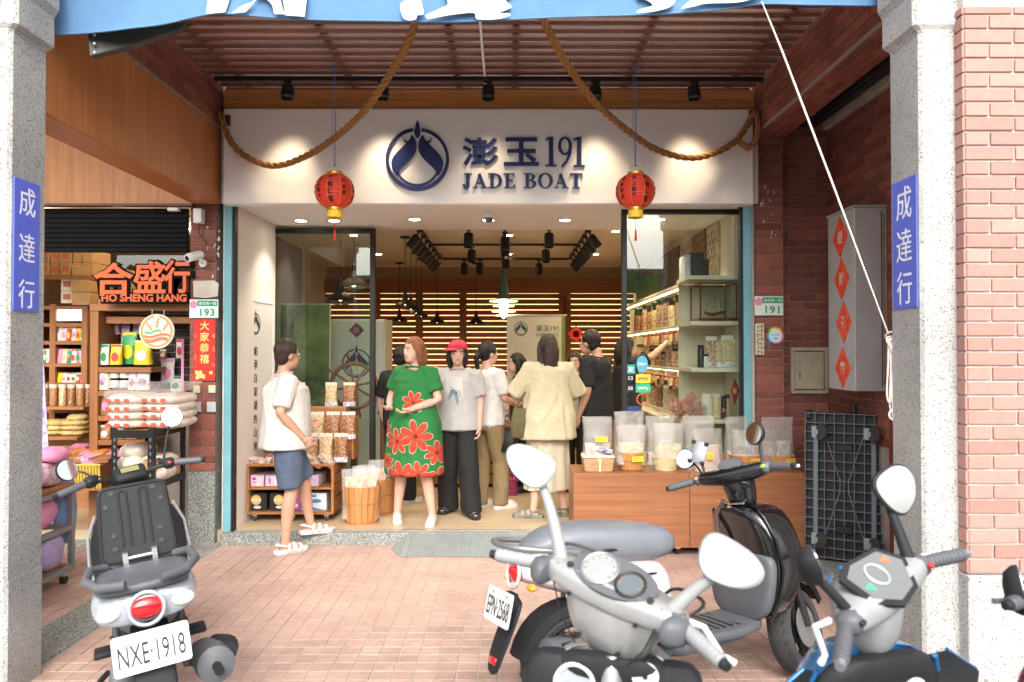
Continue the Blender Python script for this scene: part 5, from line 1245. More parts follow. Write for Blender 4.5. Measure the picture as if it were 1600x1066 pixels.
# ================================================================ COUNTER WITH BASKETS
cx0, cx1, cyf, cyb = P(895, 0, 6.06).x, P(1253, 0, 6.06).x, 6.06, 6.54
t = thing('display_counter', 'long teak-veneer counter box on small casters right of the ramp', 'counter', ((cx0 + cx1) / 2, 6.3, 0))
seam = P(1075, 0, 6.06).x; ztop = .655
for a_, b_ in ((cx0, seam - .002), (seam + .002, cx1)):
    obj('front_panel', MB().bb(a_, b_, cyf, cyf + .018, .07, ztop, .0015), teak_h, t)
    obj('top_panel', MB().bb(a_, b_, cyf + .0185, cyb, ztop - .02, ztop - .0005, .0015), teak_h, t)
    obj('back_panel', MB().bb(a_, b_, cyb - .018, cyb, .07, ztop - .021), teak_h, t)
obj('side_panel', MB().bb(cx0, cx0 + .018, cyf + .0185, cyb - .019, .07, ztop - .021), teak_h, t)
obj('side_panel', MB().bb(cx1 - .018, cx1, cyf + .0185, cyb - .019, .07, ztop - .021), teak_h, t)
for x in (cx0 + .1, seam - .08, seam + .1, cx1 - .1):
    c_ = obj('caster', MB().bb(x - .02, x + .02, cyf + .06, cyf + .10, .045, .07), steel_m, t); obj('wheel', MB().cyl((x - .009, cyf + .08, .026), (x + .009, cyf + .08, .026), .026, 14), _mc['rubber_black'], c_)
yel = mat('price_tag_yellow', (.80, .55, .02), .5)
wick = mat('wicker', (.50, .30, .16), .7, var=.2, scale=40, bump=.3); wickp = mat('wicker_pale', (.72, .62, .40), .7, var=.15)
def tag_card(c, w, h, parent, rz=0):
    o = obj('price_tag', MB().box((0, 0, 0), (w, .002, h)).xf(Matrix.Translation(c) @ Matrix.Rotation(rz, 4, 'Z')), yel, parent)
    f = MB()
    for k in range(2): f.box((0, -.0018, h * (.18 - .36 * k)), (w * .7, .0006, h * .1))
    obj('tag_print', f.xf(Matrix.Translation(c) @ Matrix.Rotation(rz, 4, 'Z')), sko, parent)['kind'] = 'stuff'
milk = filmmat('milky_plastic', (.55, .52, .48), .30, .18)
def clearbag(loc, w, h, d, label, rz=0, content=None, ch=.4, seed=0, group='clear bags on the counter'):
    h *= .93
    t = thing('plastic_bag', label, 'plastic bag', loc, rz, group)
    if content is not None: obj('contents', pillow(w * .86, h * ch, d * .85, seed=seed), content, t, smooth=60, local=True)
    obj('bag', pillow(w, h, d, m=14, n=20, seed=seed + 3, flat=.6).folds(.006, 9, .35, seed), milk, t, smooth=60, local=True)
    return t
stuff_l = mat('pale_dried_snack', (.55, .46, .30), .7, var=.25, scale=25, bump=.3); stuff_m = mat('mauve_snack', (.40, .30, .32), .6, var=.3, scale=22, col2=(.6, .55, .5))
# woven basket at the left end
b0 = P(934, 735, 6.2); t = thing('woven_basket', 'small woven basket with pale rim at the left end of the counter', 'basket', (b0.x, 6.22, ztop))
w, d, h = .24, .18, .115
for r_ in range(7):
    z = .008 + r_ * .0145; k = .86 + .14 * z / h
    pts = []
    for i in range(40):
        u = i / 40 * 4; s_, v = int(u), u - int(u); c4 = [(-1, -1), (1, -1), (1, 1), (-1, 1), (-1, -1)]; x = c4[s_][0] + (c4[s_ + 1][0] - c4[s_][0]) * v; y = c4[s_][1] + (c4[s_ + 1][1] - c4[s_][1]) * v
        q = 1 + (.018 if (i + r_) % 2 else -.018); pts.append((x * w / 2 * k * q, y * d / 2 * k * q, z))
    obj('weave', MB().tube(pts, .0075, 5, closed=True, cap=False), wick, t, smooth=60, local=True)
obj('inner', MB().bb(-w * .40, w * .40, -d * .4, d * .4, .002, h * .85), wick, t, local=True)
obj('rim', MB().tube([(x * w / 2, y * d / 2, h + .003) for x, y in ((-1, -1), (-.3, -1.04), (.3, -1.0), (1, -1), (1.02, 0), (1, 1), (-1, 1), (-1.02, 0))], .012, 8, closed=True, cap=False), wickp, t, smooth=60, local=True)
obj('ribbon', MB().box((.01, -d * .52, .05), (.012, .004, .11)).ring((.005, -d * .53, .10), .015, .003, 12, 5, Euler((R(90), 0, 0)).to_matrix()), wickp, t, local=True)
clearbag((b0.x + .0, 6.22, ztop + .05), .24, .41, .09, 'clear bag standing in the woven basket with navy packets inside', .05, stuff_m, .45, 1)
np_ = single('navy_packet', MB().box((b0.x + .05, 6.155, ztop + .17), (.13, .006, .035), (0, .25, 0)).box((b0.x - .03, 6.157, ztop + .10), (.12, .006, .03), (0, -.15, 0)), navy, 'navy printed packets crossing the front of the left clear bag', 'packet')
q = P(940, 687, 6.14); tt = thing('price_card', 'yellow price card on the bag in the woven basket', 'price card', q); tag_card(Vector((q.x, 6.14, q.z)), .10, .04, tt, 0)
def tub(px, r0, r1, h, label, tagx=0, Y=6.26, tg=True):
    x = P(px, 0, Y).x; t = bucket((x, Y, ztop), r0, r1, h, label, 'round wooden tubs on the counter', 22)
    if tg: tag_card(Vector((x + tagx, Y - r1 * math.cos(math.asin(max(-.9, min(.9, tagx / r1)))) - .005, ztop + h * .68)), .10, .042, t, math.asin(max(-.9, min(.9, tagx / r1))))
    return x
x = tub(985, .095, .122, .145, 'wooden tub, second container from the left on the counter', .03)
clearbag((x - .02, 6.28, ztop + .06), .25, .44, .11, 'tall clear bag at the back of the second container', .1, stuff_l, .3, 2)
clearbag((x - .01, 6.22, ztop + .05), .245, .335, .10, 'lower clear bag at the front of the second container', -.05, stuff_l, .55, 3)
x = P(1037, 0, 6.26).x
single('pale_tub', MB().lathe([(0, 0), (.09, 0), (.115, .10), (.118, .10), (.112, .095), (0, .09)], 28, Matrix.Translation((x, 6.26, ztop))), mat('pale_bamboo', (.58, .46, .26), .6, var=.15), 'pale bamboo tub behind the left mirror of the black scooter', 'tub', None, 40)
clearbag((x - .03, 6.30, ztop + .04), .25, .42, .11, 'tall clear bag behind the pale bamboo tub', .15, stuff_l, .25, 4)
clearbag((x + .02, 6.24, ztop + .05), .26, .35, .12, 'wide clear bag standing in the pale bamboo tub', -.1, stuff_l, .5, 5)
x = P(1095, 0, 6.24).x
clearbag((x - .01, 6.32, ztop), .26, .46, .12, 'tall clear bag behind the phone holder of the black scooter', .0, stuff_m, .3, 6)
g_ = clearbag((x + .03, 6.20, ztop), .25, .36, .15, 'bulging clear bag of pale snacks with a yellow tag, right of the phone holder', .2, mat('pink_beige_snack', (.60, .45, .38), .7, var=.15, scale=12), .62, 7)
q = P(1110, 713, 6.1); tt = thing('price_card', 'yellow price card on the bulging bag in the middle of the counter', 'price card', q); tag_card(Vector((q.x, 6.10, q.z)), .05, .05, tt, 0)
tub(1128, .06, .075, .10, 'small wooden tub partly hidden behind the others', 0, 6.42, False)
x = tub(1160, .105, .13, .12, 'wooden tub with yellow tag, second from the right end of the counter', .05)
clearbag((x - .05, 6.32, ztop + .03), .20, .42, .10, 'narrow tall bag behind the second tub from the right', .2, stuff_m, .3, 8)
clearbag((x + .01, 6.24, ztop + .04), .25, .30, .11, 'creased clear bag in the second tub from the right', -.15, stuff_l, .3, 9)
x = tub(1212, .105, .13, .12, 'wooden tub with yellow tag at the right end of the counter', .06)
clearbag((x - .0, 6.28, ztop + .04), .26, .41, .12, 'tall clear bag in the rightmost tub, behind the round mirror', .05, stuff_m, .5, 10)
clearbag((x - .10, 6.20, ztop + .05), .15, .27, .07, 'small creased bag left of the rightmost tub', .4, None, .4, 11)
single('teak_block', MB().bb(cx1 - .15, cx1 - .06, 6.30, 6.42, ztop, ztop + .09, .002), teak_h, 'small teak block on the right end of the counter', 'block')

# ================================================================ THE NEIGHBOURING SHOP
nb_w = wood('neighbour_wood', (.30, .12, .04), (.38, .165, .06), 0, .45, .05); nb_v = wood('neighbour_wood_upright', (.30, .12, .04), (.38, .165, .06), 2, .45, .05)
blk = mat('shutter_black', (.004, .004, .0045), .6, spec=.15)
struct('neighbour_floor', MB().bb(-7, -2.72, 6.7, 10.1, -.02, .03), tile_gr)
struct('neighbour_back_wall', MB().bb(-7, -2.72, 10, 10.1, .03, 3.3), mat('neighbour_wall_brown', (.16, .09, .05), .8, var=.1))
struct('neighbour_left_wall', MB().bb(-5.6, -5.5, 6.6, 10, .03, 3.3), _mc['neighbour_wall_brown'])
struct('neighbour_right_wall', MB().bb(-2.80, -2.72, 6.9, 10, .03, 3.3), _mc['neighbour_wall_brown'])
struct('neighbour_inner_ceiling', MB().bb(-7, -2.72, 6.7, 10, 3.0, 3.1), mat('neighbour_ceiling', (.3, .25, .2), .8))
t = thing('roller_shutter_box', 'black roller shutter housing over the neighbouring shop', 'shutter', (-4.2, 6.6, 2.5))
for k in range(8): obj('slat', MB().bb(-5.6, -2.73, 6.52 + .003 * (k % 2), 6.56, 2.83 - k * .042 - .040, 2.83 - k * .042, .004), blk, t)
obj('bottom_bar', MB().bb(-5.6, -2.73, 6.50, 6.58, 2.46, 2.492, .003), blk, t)
single('sensor_box', MB().bb(P(265, 0, 6.48).x, P(282, 0, 6.48).x, 6.46, 6.515, 2.80, 2.83, .004), white_p, 'tiny pale sensor box under the wood panel at the left', 'sensor')
# sign letters
YS = 6.5
t = thing('neighbour_sign', 'orange lettering of the neighbouring shop on black cut-out backing', 'sign', (P(225, 0, YS).x, YS, P(0, 475, YS).z))
redn = mat('orange_acrylic', (.80, .13, .03), .35); 
for chh, px, w, py, h in (('合', 181, 62, 437, 52), ('盛', 237, 50, 434, 50), ('行', 280, 40, 433, 52)):
    c = P(px, py, YS)
    obj('character', MB().mesh(textmesh(chh, w=w / 1200 * YS, h=h / 1200 * YS, depth=.012, bold=.02, res=2), facing((c.x, YS - .031, c.z))), redn, t)
    obj('black_backing', MB().mesh(textmesh(chh, w=(w + 9) / 1200 * YS, h=(h + 8) / 1200 * YS, depth=.03, bold=.07, res=2), facing((c.x, YS + .001, c.z - .004))), blk, t)
a, b = P(158, 457, YS), P(297, 475, YS)
obj('name_board', MB().bb(a.x, b.x, YS - .02, YS + .01, b.z, a.z, .006), blk, t)
obj('roman_name', MB().mesh(textmesh('HO SHENG HANG', w=(b.x - a.x) * .95, h=(a.z - b.z) * .66, depth=.012, bold=.03, res=3), facing(((a.x + b.x) / 2, YS - .0195, (a.z + b.z) / 2))), redn, t)
# fascia glass and shelf frame
YN = 6.62
single('fascia_pane', MB().bb(P(186, 0, YN).x, -2.735, YN, YN + .008, P(0, 474, YN).z, 2.458), shop_glass, 'upper glass pane behind the orange characters', 'glass pane')
t = thing('shelf_frame', 'wooden shelf frame of the neighbouring shop with packets and jars', 'shelving', (P(200, 0, YN).x, 6.8, .03))
obj('upright', MB().bb(P(145, 0, YN).x, P(158, 0, YN).x, YN, YN + .35, .03, P(0, 478, YN).z, .003), nb_v, t)
obj('top_beam', MB().bb(P(145, 0, YN).x, -2.735, YN - .01, YN + .36, P(0, 486, YN).z + .001, P(0, 475, YN).z, .003), nb_w, t)
obj('second_beam', MB().bb(P(160, 0, YN).x, -2.735, YN + .10, YN + .13, P(0, 505, YN).z, P(0, 494, YN).z, .003), nb_w, t)
sh = []
for py, x1 in ((574, 240), (611, 240), (650, 240), (688, 240)):
    z = P(0, py, YN).z; sh.append(z); obj('shelf', MB().bb(P(158, 0, YN).x, P(x1, 0, YN).x, YN + .005, YN + .33, z - .045, z, .003), nb_w, t)
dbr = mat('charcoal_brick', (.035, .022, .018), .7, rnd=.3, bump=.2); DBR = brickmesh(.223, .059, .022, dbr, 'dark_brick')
bw = thing('dark_brick_wall', 'charcoal brick wall behind the hanging packets of the neighbouring shop', 'wall', (-3.1, 7, .03))
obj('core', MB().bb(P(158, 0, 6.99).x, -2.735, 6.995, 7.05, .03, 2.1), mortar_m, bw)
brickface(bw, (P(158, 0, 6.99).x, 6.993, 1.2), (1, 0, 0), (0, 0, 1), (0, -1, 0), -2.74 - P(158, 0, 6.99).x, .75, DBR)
# round wheat emblem
c = P(246, 518, YS - .03); t = thing('round_emblem_sign', 'round hanging sign with wheat ears over green and orange waves', 'sign', c)
gold2 = mat('emblem_tan', (.62, .36, .13), .5); emw = mat('emblem_white', (.78, .74, .68), .5); emg = mat('emblem_green', (.15, .45, .15), .5); emo = mat('emblem_orange', (.75, .22, .10), .5)
M = facing((0, 0, 0)); r0 = 27 / 1200 * YS
obj('disc', MB().prism(arc(0, 0, r0, 0, 350, 30), .015, M), emw, t, local=True)
f = MB()
for k in range(30): f.prism([(x, y) for x, y in arc(0, 0, r0 * .93, 100 + 340 * k / 30, 100 + 340 * (k + 1) / 30, 1) + arc(0, 0, r0 * .80, 100 + 340 * (k + 1) / 30, 100 + 340 * k / 30, 1)], .017, M)
obj('ring', f, gold2, t, local=True)
f = MB()
for (bx_, by_, ang) in ((-.05, .0, 125), (.0, .05, 80), (.07, .0, 55)):
    for k in range(4):
        for s in (-1, 1, 0):
            a = R(ang + s * 38); p = Vector((bx_ * .8 + math.cos(R(ang)) * k * .02, by_ * .4 + .01 + math.sin(R(ang)) * k * .02)) ; L_ = .024
            e = p + Vector((math.cos(a), math.sin(a))) * L_; nn_ = Vector((-math.sin(a), math.cos(a))) * .006; m_ = (p + e) / 2
            f.prism([tuple(p), tuple(m_ + nn_), tuple(e), tuple(m_ - nn_)], .0172 + .0004 * s + .0001 * k, M)
obj('wheat_ears', f, gold2, t, local=True)['kind'] = 'stuff'
def wave(y0_, y1_, xw): return [(x * xw, y1_ + math.sin(x * 3) * .012) for x in [-1 + .2 * i for i in range(11)]] + [(x * xw, y0_ + math.sin(x * 3) * .012) for x in [1 - .2 * i for i in range(11)]]
obj('green_wave', MB().prism(wave(-.018, .0, .07), .0165, M).xf(Matrix.Translation((-.03, 0, .005))), emg, t, local=True)
obj('orange_wave', MB().prism(wave(-.048, -.026, .11), .0168, M).prism(wave(-.088, -.056, .095), .0171, M), emo, t, local=True)
obj('hanger', MB().cyl((-.05, .01, r0 * .85), (-.05, .01, r0 * 1.25), .004, 6).cyl((.05, .01, r0 * .85), (.05, .01, r0 * 1.25), .004, 6), steel_m, t, local=True)
# packets on that shelf
def pk(px, pyb, w, h, d, m, label, grp, pm=None, Y=None, cat='packet', name='food_packet'):
    Y = Y or YN + .06; q = P(px, pyb, Y); z = q.z; w, h = w / 1200 * Y, h / 1200 * Y
    t = thing(name, label, cat, (q.x, Y, z), 0, grp)
    obj('bag', pillow(w, h, d, seed=px % 7, flat=.5), m, t, smooth=60, local=True)
    if pm: obj('print', MB().prism([(x * w * .3, y * h * .22) for x, y in arc(0, 0, 1, 0, 345, 15)], .003, facing((0, -d * .5, h * .38))), pm, t, local=True); obj('header', MB().bb(-w * .42, w * .42, -.008, .0, h * .84, h * .98), pm, t, local=True)
    return t
pg_ = mat('packet_green', (.03, .30, .08), .35, var=.1); py_ = mat('packet_yellow', (.80, .58, .02), .35, var=.1); pw_ = mat('packet_white', (.72, .70, .66), .4, var=.08); pp_ = mat('packet_purple', (.22, .05, .20), .4, var=.2, scale=30, col2=(.7, .5, .6)); pr_ = mat('packet_red', (.60, .06, .05), .4, var=.1); ppk = mat('packet_pink', (.78, .30, .50), .4, var=.15, scale=20); pbr = mat('packet_brown', (.35, .17, .07), .4, var=.3, scale=30)
tin = mat('tin_label', (.74, .70, .62), .5)
G1 = 'packets on the upper shelf next door'
pk(164, 570, 14, 32, .05, pw_, 'white packet with green header, leftmost on the upper shelf next door', G1, pg_); pk(182, 570, 18, 32, .06, py_, 'yellow packet with small red mark, second from the left on the upper shelf', G1, pr_)
pk(203, 569, 24, 50, .08, pg_, 'tall green pouch standing behind the yellow one', G1, py_, YN + .15); pk(224, 570, 28, 38, .09, py_, 'wide yellow-green noodle pouch under the round sign', G1, pw_, YN + .07); pk(196, 568, 14, 60, .05, pp_, 'mauve hanging packet behind the green pouch', G1, None, YN + .25)
for k, (px, w, h, m, lab, lm_) in enumerate(((164, 18, 33, tin, 'cream paper canister at the left on the second shelf next door', pp_), (180, 14, 33, blk, 'black jar with white labels, left one of the pair on the second shelf', tin), (195, 14, 33, blk, 'black jar with white labels, right one of the pair on the second shelf', tin))):
    q = P(px, 609, YN + .07); t = thing('canister', lab, 'canister', q, 0, 'jars on the second shelf next door'); r_ = w / 2400 * YN; hh = h / 1200 * YN
    obj('body', MB().lathe([(0, 0), (r_, 0), (r_, hh), (0, hh)], 18), m, t, smooth=40, local=True)
    if k: obj('label', MB().lathe([(r_ * 1.01, hh * .1), (r_ * 1.02, hh * .45)], 18, cap=False).lathe([(r_ * 1.01, hh * .56), (r_ * 1.02, hh * .88)], 18, cap=False), lm_, t, smooth=40, local=True)
    else: obj('label', MB().ell((0, -r_, hh * .45), (r_ * .5, .002, hh * .26), 10, 6), lm_, t, local=True)
pk(207, 609, 12, 30, .04, pw_, 'small white bag with dark mark right of the black jars', 'white bags on the second shelf', pp_); pk(224, 609, 22, 32, .05, pw_, 'wide white bag with dark oval mark at the right of the second shelf', 'white bags on the second shelf', pp_)
for k, px in enumerate((166, 184, 200)): pk(px, 648, 16, 36, .05, pbr if k != 1 else pw_, ['leftmost', 'middle', 'rightmost'][k] + ' of the pink-banded packets on the third shelf', 'pink-banded packets', ppk)
for k, px in enumerate((165, 187, 205)): pk(px, 686, 17, 22, .05, pbr, ['leftmost', 'middle', 'rightmost'][k] + ' of the packets on the lowest shelf of the frame', 'packets on the lowest frame shelf', pw_)
for k, (px, py, w, h, lab) in enumerate(((262, 598, 22, 38, 'clear hanging packet with green content on the charcoal brick wall'), (275, 612, 18, 24, 'lower hanging packet beside the larger one on the charcoal brick wall'))):
    pk(px, py, w, h, .03, pw_, lab, 'hanging packets', pg_ if k else ppk, 6.93)
single('pink_ribbon_strip', MB().bb(P(288, 0, 6.7).x - .006, P(291, 0, 6.7).x, 6.70, 6.705, P(0, 613, 6.7).z, P(0, 530, 6.7).z), ppk, 'narrow pink strip hanging at the right edge of the neighbouring shop', 'strip')
# tall cabinets further in
YD = 7.6
t = thing('tall_cabinet', 'tall wooden cabinet with a lit header and rows of packets deep in the neighbouring shop', 'cabinet', (P(110, 0, YD).x, YD, .03))
xl, xm, xr_ = P(40, 0, YD).x, P(82, 0, YD).x, P(141, 0, YD).x
for x in (xl, xm, xr_ - .06): obj('upright', MB().bb(x, x + .06, YD, YD + .4, .03, P(0, 475, YD).z, .003), nb_v, t)
for py in (478, 505, 533, 568, 598, 640): z = P(0, py, YD).z; obj('shelf', MB().bb(xl + .0605, xr_ - .0605, YD + .004, YD + .38, z - .035, z, .002), nb_w, t)
obj('back_panel', MB().bb(xl, xr_, YD + .385, YD + .40, .03, P(0, 476, YD).z), _mc['dark_inside'], t)
obj('lit_header', MB().bb(xm + .065, xr_ - .065, YD + .02, YD + .03, P(0, 501, YD).z, P(0, 484, YD).z), mat('header_light', (.9, .95, 1), .5, emis=(.8, .92, 1), es=1.6), t)
cols_ = [pr_, pg_, pw_, ppk, py_, pp_]
for r_, (py, nm) in enumerate(((533, 'top'), (568, 'middle'), (598, 'lower'))):
    for k in range(7):
        px = 88 + k * 7.2; pk(px, py - .5, 8, 22 if r_ < 2 else 15, .06, cols_[(k * 2 + r_) % 6] if k % 2 else pw_, 'packet, %s from the left on the %s shelf of the lit cabinet' % (ordn[k], nm), 'packets in the lit cabinet', cols_[(k + r_ + 1) % 6], YD + .06)
for k in range(4): pk(68 + k * 4, 567, 6, 22, .05, cols_[k], 'packet, %s from the left in the dim cabinet by the pillar' % ordn[k], 'packets in the dim cabinet', pw_, YD + .06)
card = mat('cardboard', (.50, .30, .13), .7, var=.05, rnd=.1, drt=.15); cardw = mat('white_carton', (.72, .66, .58), .6, rnd=.05); cpr = mat('carton_print_red', (.50, .15, .08), .7)
G2 = 'cartons stacked in the neighbouring shop'
pos = ['lowest', 'second', 'third', 'top']
for k in range(3): x0_, x1_ = P(101, 0, YD).x, P(120, 0, YD).x; z = P(0, 474, YD).z + k * .125; carton('carton', x0_, x1_, YD - .02, YD + .3, z, z + .12, cardw, '%s white carton in the short stack on the tall cabinet' % ['lower', 'middle', 'upper'][k], 'box', group=G2, print_=cpr)
for k in range(3): x0_, x1_ = P(121, 0, YD).x, P(148, 0, YD).x; z = P(0, 477, YD).z + k * .128; carton('carton', x0_, x1_, YD - .05, YD + .3, z, z + .122, card, '%s plain carton right of the white cartons' % ['lower', 'middle', 'upper'][k], 'box', group=G2)
obj('shelf', MB().bb(P(64, 0, YD).x, P(150, 0, YD).x, YD - .05, YD + .35, P(0, 431, YD).z - .04, P(0, 431, YD).z), nb_w, t)
for r_ in range(2):
    for k in range(5):
        x0_ = P(68 + k * 17, 0, YD).x; z = P(0, 431, YD).z + .002 + r_ * .128
        carton('carton', x0_, x0_ + .100, YD - .04 + .02 * (k % 2), YD + .3, z, z + .124, card, 'brown carton, %s from the left in the %s row near the ceiling' % (ordn[k], ['lower', 'upper'][r_]), 'box', group=G2, print_=cpr if k < 3 else None)
for k in range(3):
    x0_ = P(152 + 14 * k, 0, 8.2).x; z = P(0, 470, 8.2).z; carton('carton', x0_, x0_ + .16, 8.2, 8.5, z, z + .33 - .1 * (k % 2), card, 'dim carton, %s from the left behind the orange characters' % ordn[k], 'box', group=G2)
obj('high_shelf', MB().bb(P(150, 0, 8.2).x, -2.85, 8.2, 8.6, P(0, 470, 8.2).z - .04, P(0, 470, 8.2).z - .002), nb_w, t)
for k in range(10):      # round-lidded jars hanging packs below
    q = P(70 + k * 7, 622, 7.35); jar((q.x, 7.35 + .05 * (k % 2), 1.10), .032, .20, [nut_b, nut_y, pbr][k % 3], 'small jar of dried goods, %s from the left on the dark shelf below the cabinets' % ordn[k], 'jars on the dark shelf next door', bw_l2)
t = thing('sack_shelf', 'dark wooden shelf carrying small jars and golden sacks next door', 'shelf', (P(105, 0, 7.3).x, 7.4, .03))
obj('board', MB().bb(P(55, 0, 7.3).x, P(145, 0, 7.3).x, 7.2, 7.59, 1.07, 1.098, .002), nb_w, t); obj('board', MB().bb(P(55, 0, 7.3).x, P(145, 0, 7.3).x, 7.1, 7.59, .80, .828, .002), nb_w, t); obj('support', MB().bb(P(55, 0, 7.3).x, P(145, 0, 7.3).x, 7.5, 7.58, .03, .799), nb_w, t)
gsk = mat('golden_sack', (.52, .38, .14), .5, var=.3, scale=40, bump=.3)
def sack(loc, w, d, h, m, label, group, rz=0, seed=0, film=None):
    f = MB(); rings = []
    for k in range(9):
        a = -PI / 2 + PI * k / 8; cr = max(.02, math.cos(a)) ** .45
        rings.append([Vector((math.copysign(abs(math.cos(b)) ** .6, math.cos(b)) * w / 2 * cr * (1 + .06 * noise.noise(Vector((b * 2, k, seed)))), math.copysign(abs(math.sin(b)) ** .6, math.sin(b)) * d / 2 * cr, h / 2 + math.sin(a) * h / 2 * (1 + .1 * noise.noise(Vector((b * 3, seed, k * .5)))))) for b in (2 * PI * i / 20 for i in range(20))])
    f.loft(rings).folds(.008, 10, 1, seed); t = thing('sack', label, 'sack', loc, rz, group); obj('bag', f, m, t, smooth=60, local=True)
    obj('seam', MB().bb(-w * .5, -w * .46, -d * .3, d * .3, h * .4, h * .6, .004), m, t, local=True)
    return t
for r_ in range(3):
    for k in range(2): q = P(82 + k * 34, 660, 7.25); sack((q.x, 7.28, .83 + r_ * .045), .24, .22, .052, gsk, '%s golden sack in the %s pile on the dark shelf next door' % (['lowest', 'middle', 'top'][r_], ['left', 'right'][k]), 'golden sacks', .1 * k, r_ * 3 + k)
sack((P(125, 0, 7.25).x, 7.28, .965), .17, .2, .06, gsk, 'loose golden sack lying on top of the right golden pile', 'golden sacks', .3, 9)
# the yellow basket table with pink and orange packets
t = thing('basket_table', 'low table with yellow woven basket front full of flat packets', 'table', (P(130, 0, 6.7).x, 6.7, .03))
x0_, x1_ = P(72, 0, 6.55).x, P(190, 0, 6.55).x
obj('board', MB().bb(x0_, x1_, 6.3, 6.58, .48, .50), nb_w, t); ybk = mat('yellow_wicker', (.62, .42, .08), .6, var=.2, scale=30)
for k in range(26): x = x0_ + (x1_ - x0_) * (k + .5) / 26; obj('wicker_stake', MB().cyl((x, 6.30, .50), (x, 6.27, .68), .010, 6), ybk, t)
obj('wicker_rim', MB().bb(x0_, x1_, 6.26, 6.29, .68, .70, .008), ybk, t); obj('leg', MB().bb(x0_ + .02, x0_ + .06, 6.34, 6.38, .03, .48), nb_w, t); obj('leg', MB().bb(x1_ - .06, x1_ - .02, 6.34, 6.38, .03, .48), nb_w, t); obj('packet_bed', MB().bb(x0_ + .02, x1_ - .02, 6.30, 6.9, .505, .685), nb_w, t)
org = mat('packet_orange', (.75, .28, .06), .4, var=.15)
fc = [ppk, org, pbr, ppk, pp_, org]
for r_ in range(3):
    for k in range(8):
        x = x0_ + .05 + k * (x1_ - x0_ - .1) / 7; y = 6.36 + r_ * .19
        single('flat_packet', pillow(.14, .16, .03, seed=k).xf(Matrix.Translation((x + random.uniform(-.02, .02), y, .70 + .02 * r_ + .01 * (k % 3))) @ Matrix.Rotation(random.uniform(-.4, .4), 4, 'Z') @ Matrix.Rotation(R(-78), 4, 'X')), fc[(k * 2 + r_ * 1) % 6], 'flat packet, %s from the left in the %s row over the yellow basket' % (ordn[k], ['front', 'middle', 'rear'][r_]), 'packet', 'flat packets over the yellow basket', 60)
# black slotted steel rack with sacks
t = thing('slotted_rack', 'black slotted-angle steel rack on casters by the left column', 'rack', (-2.87, 6.15, 0))
rx0, rx1, ry0, ry1 = -3.02, -2.70, 5.86, 6.44
for x in (rx0, rx1):
    for y in (ry0, ry1):
        sx_ = 1 if x == rx0 else -1; sy_ = 1 if y == ry0 else -1
        obj('post', MB().bb(x, x + sx_ * .004, y, y + sy_ * .045, .09, 1.03).bb(x + sx_ * .0045, x + sx_ * .045, y, y + sy_ * .004, .09, 1.03), black_m, t)
        f = MB()
        for k in range(17): f.bb(x + sx_ * .018, x + sx_ * .030, y - sy_ * .0008, y + sy_ * .0, .12 + k * .054, .145 + k * .054)
        obj('slot_row', f, mat('slot_hole', (.20, .18, .16), .8) if 'slot_hole' not in _mc else _mc['slot_hole'], t)['kind'] = 'stuff'
        c_ = obj('caster', MB().bb(x - .01 * -sx_, x + sx_ * .04, y, y + sy_ * .04, .06, .089), steel_m, t); obj('wheel', MB().cyl((x + sx_ * .01, y + sy_ * .02, .03), (x + sx_ * .03, y + sy_ * .02, .03), .03, 14), mat('red_wheel', (.4, .03, .03), .5) if 'red_wheel' not in _mc else _mc['red_wheel'], c_)
for z in (.16, .60, 1.0):
    obj('beam', MB().bb(rx0, rx1, ry0 - .003, ry0 - .0005, z - .045, z + .015).bb(rx1 + .0005, rx1 + .003, ry0, ry1, z - .045, z + .015).bb(rx0, rx1, ry1 + .0005, ry1 + .003, z - .045, z + .015), black_m, t)
    obj('deck', MB().bb(rx0 + .05, rx1 - .05, ry0 + .005, ry1 - .005, z - .01, z + .012), card, t)
wsk = mat('white_sack_red_print', (.72, .62, .52), .5, var=.15, scale=14, col2=(.78, .70, .60), bump=.25); wsr = mat('sack_red_print', (.62, .10, .08), .6)
for k in range(4):
    for j in range(2):
        s_ = sack((-2.96 + j * .26, 6.12 + .04 * (j), 1.015 + k * .062), .30, .50, .078, wsk, '%s white sack in the %s stack on top of the black rack' % (['lowest', 'second', 'third', 'uppermost'][k], ['left', 'right'][j]), 'white sacks on the black rack', 0, k * 2 + j)
        f = MB()
        for i in range(3): f.bb(-.11 + i * .07, -.075 + i * .07, -.259, -.252, .02, .05)
        obj('red_print', f, wsr, s_, local=True)['kind'] = 'stuff'
single('plastic_cover', pillow(.56, .52, .09, m=12, n=20, seed=3).xf(Matrix.Translation((-2.84, 5.92, 1.285)) @ Matrix.Rotation(R(-82), 4, 'X')).folds(.014, 8, 1, 4), film_c, 'crumpled clear plastic sheet over the white sacks', 'plastic sheet', None, 60)
for k in range(5): sack((-2.94 + .18 * (k % 2), 6.05 + .02 * k, .615 + (k // 2) * .085), .2, .34, .10, wsk, '%s red-printed bag on the middle deck of the black rack' % ['front left', 'front right', 'middle left', 'middle right', 'topmost'][k], 'red-printed bags on the middle deck', 0, k + 20)
sack((-2.84, 6.1, .18), .24, .4, .2, wsk, 'plump white bag on the lowest deck of the black rack', 'white sacks on the black rack', .2, 30)
carton('open_carton', -2.80, -2.703, 5.90, 6.35, .615, .78, card, 'open cardboard box at the right side of the middle deck')
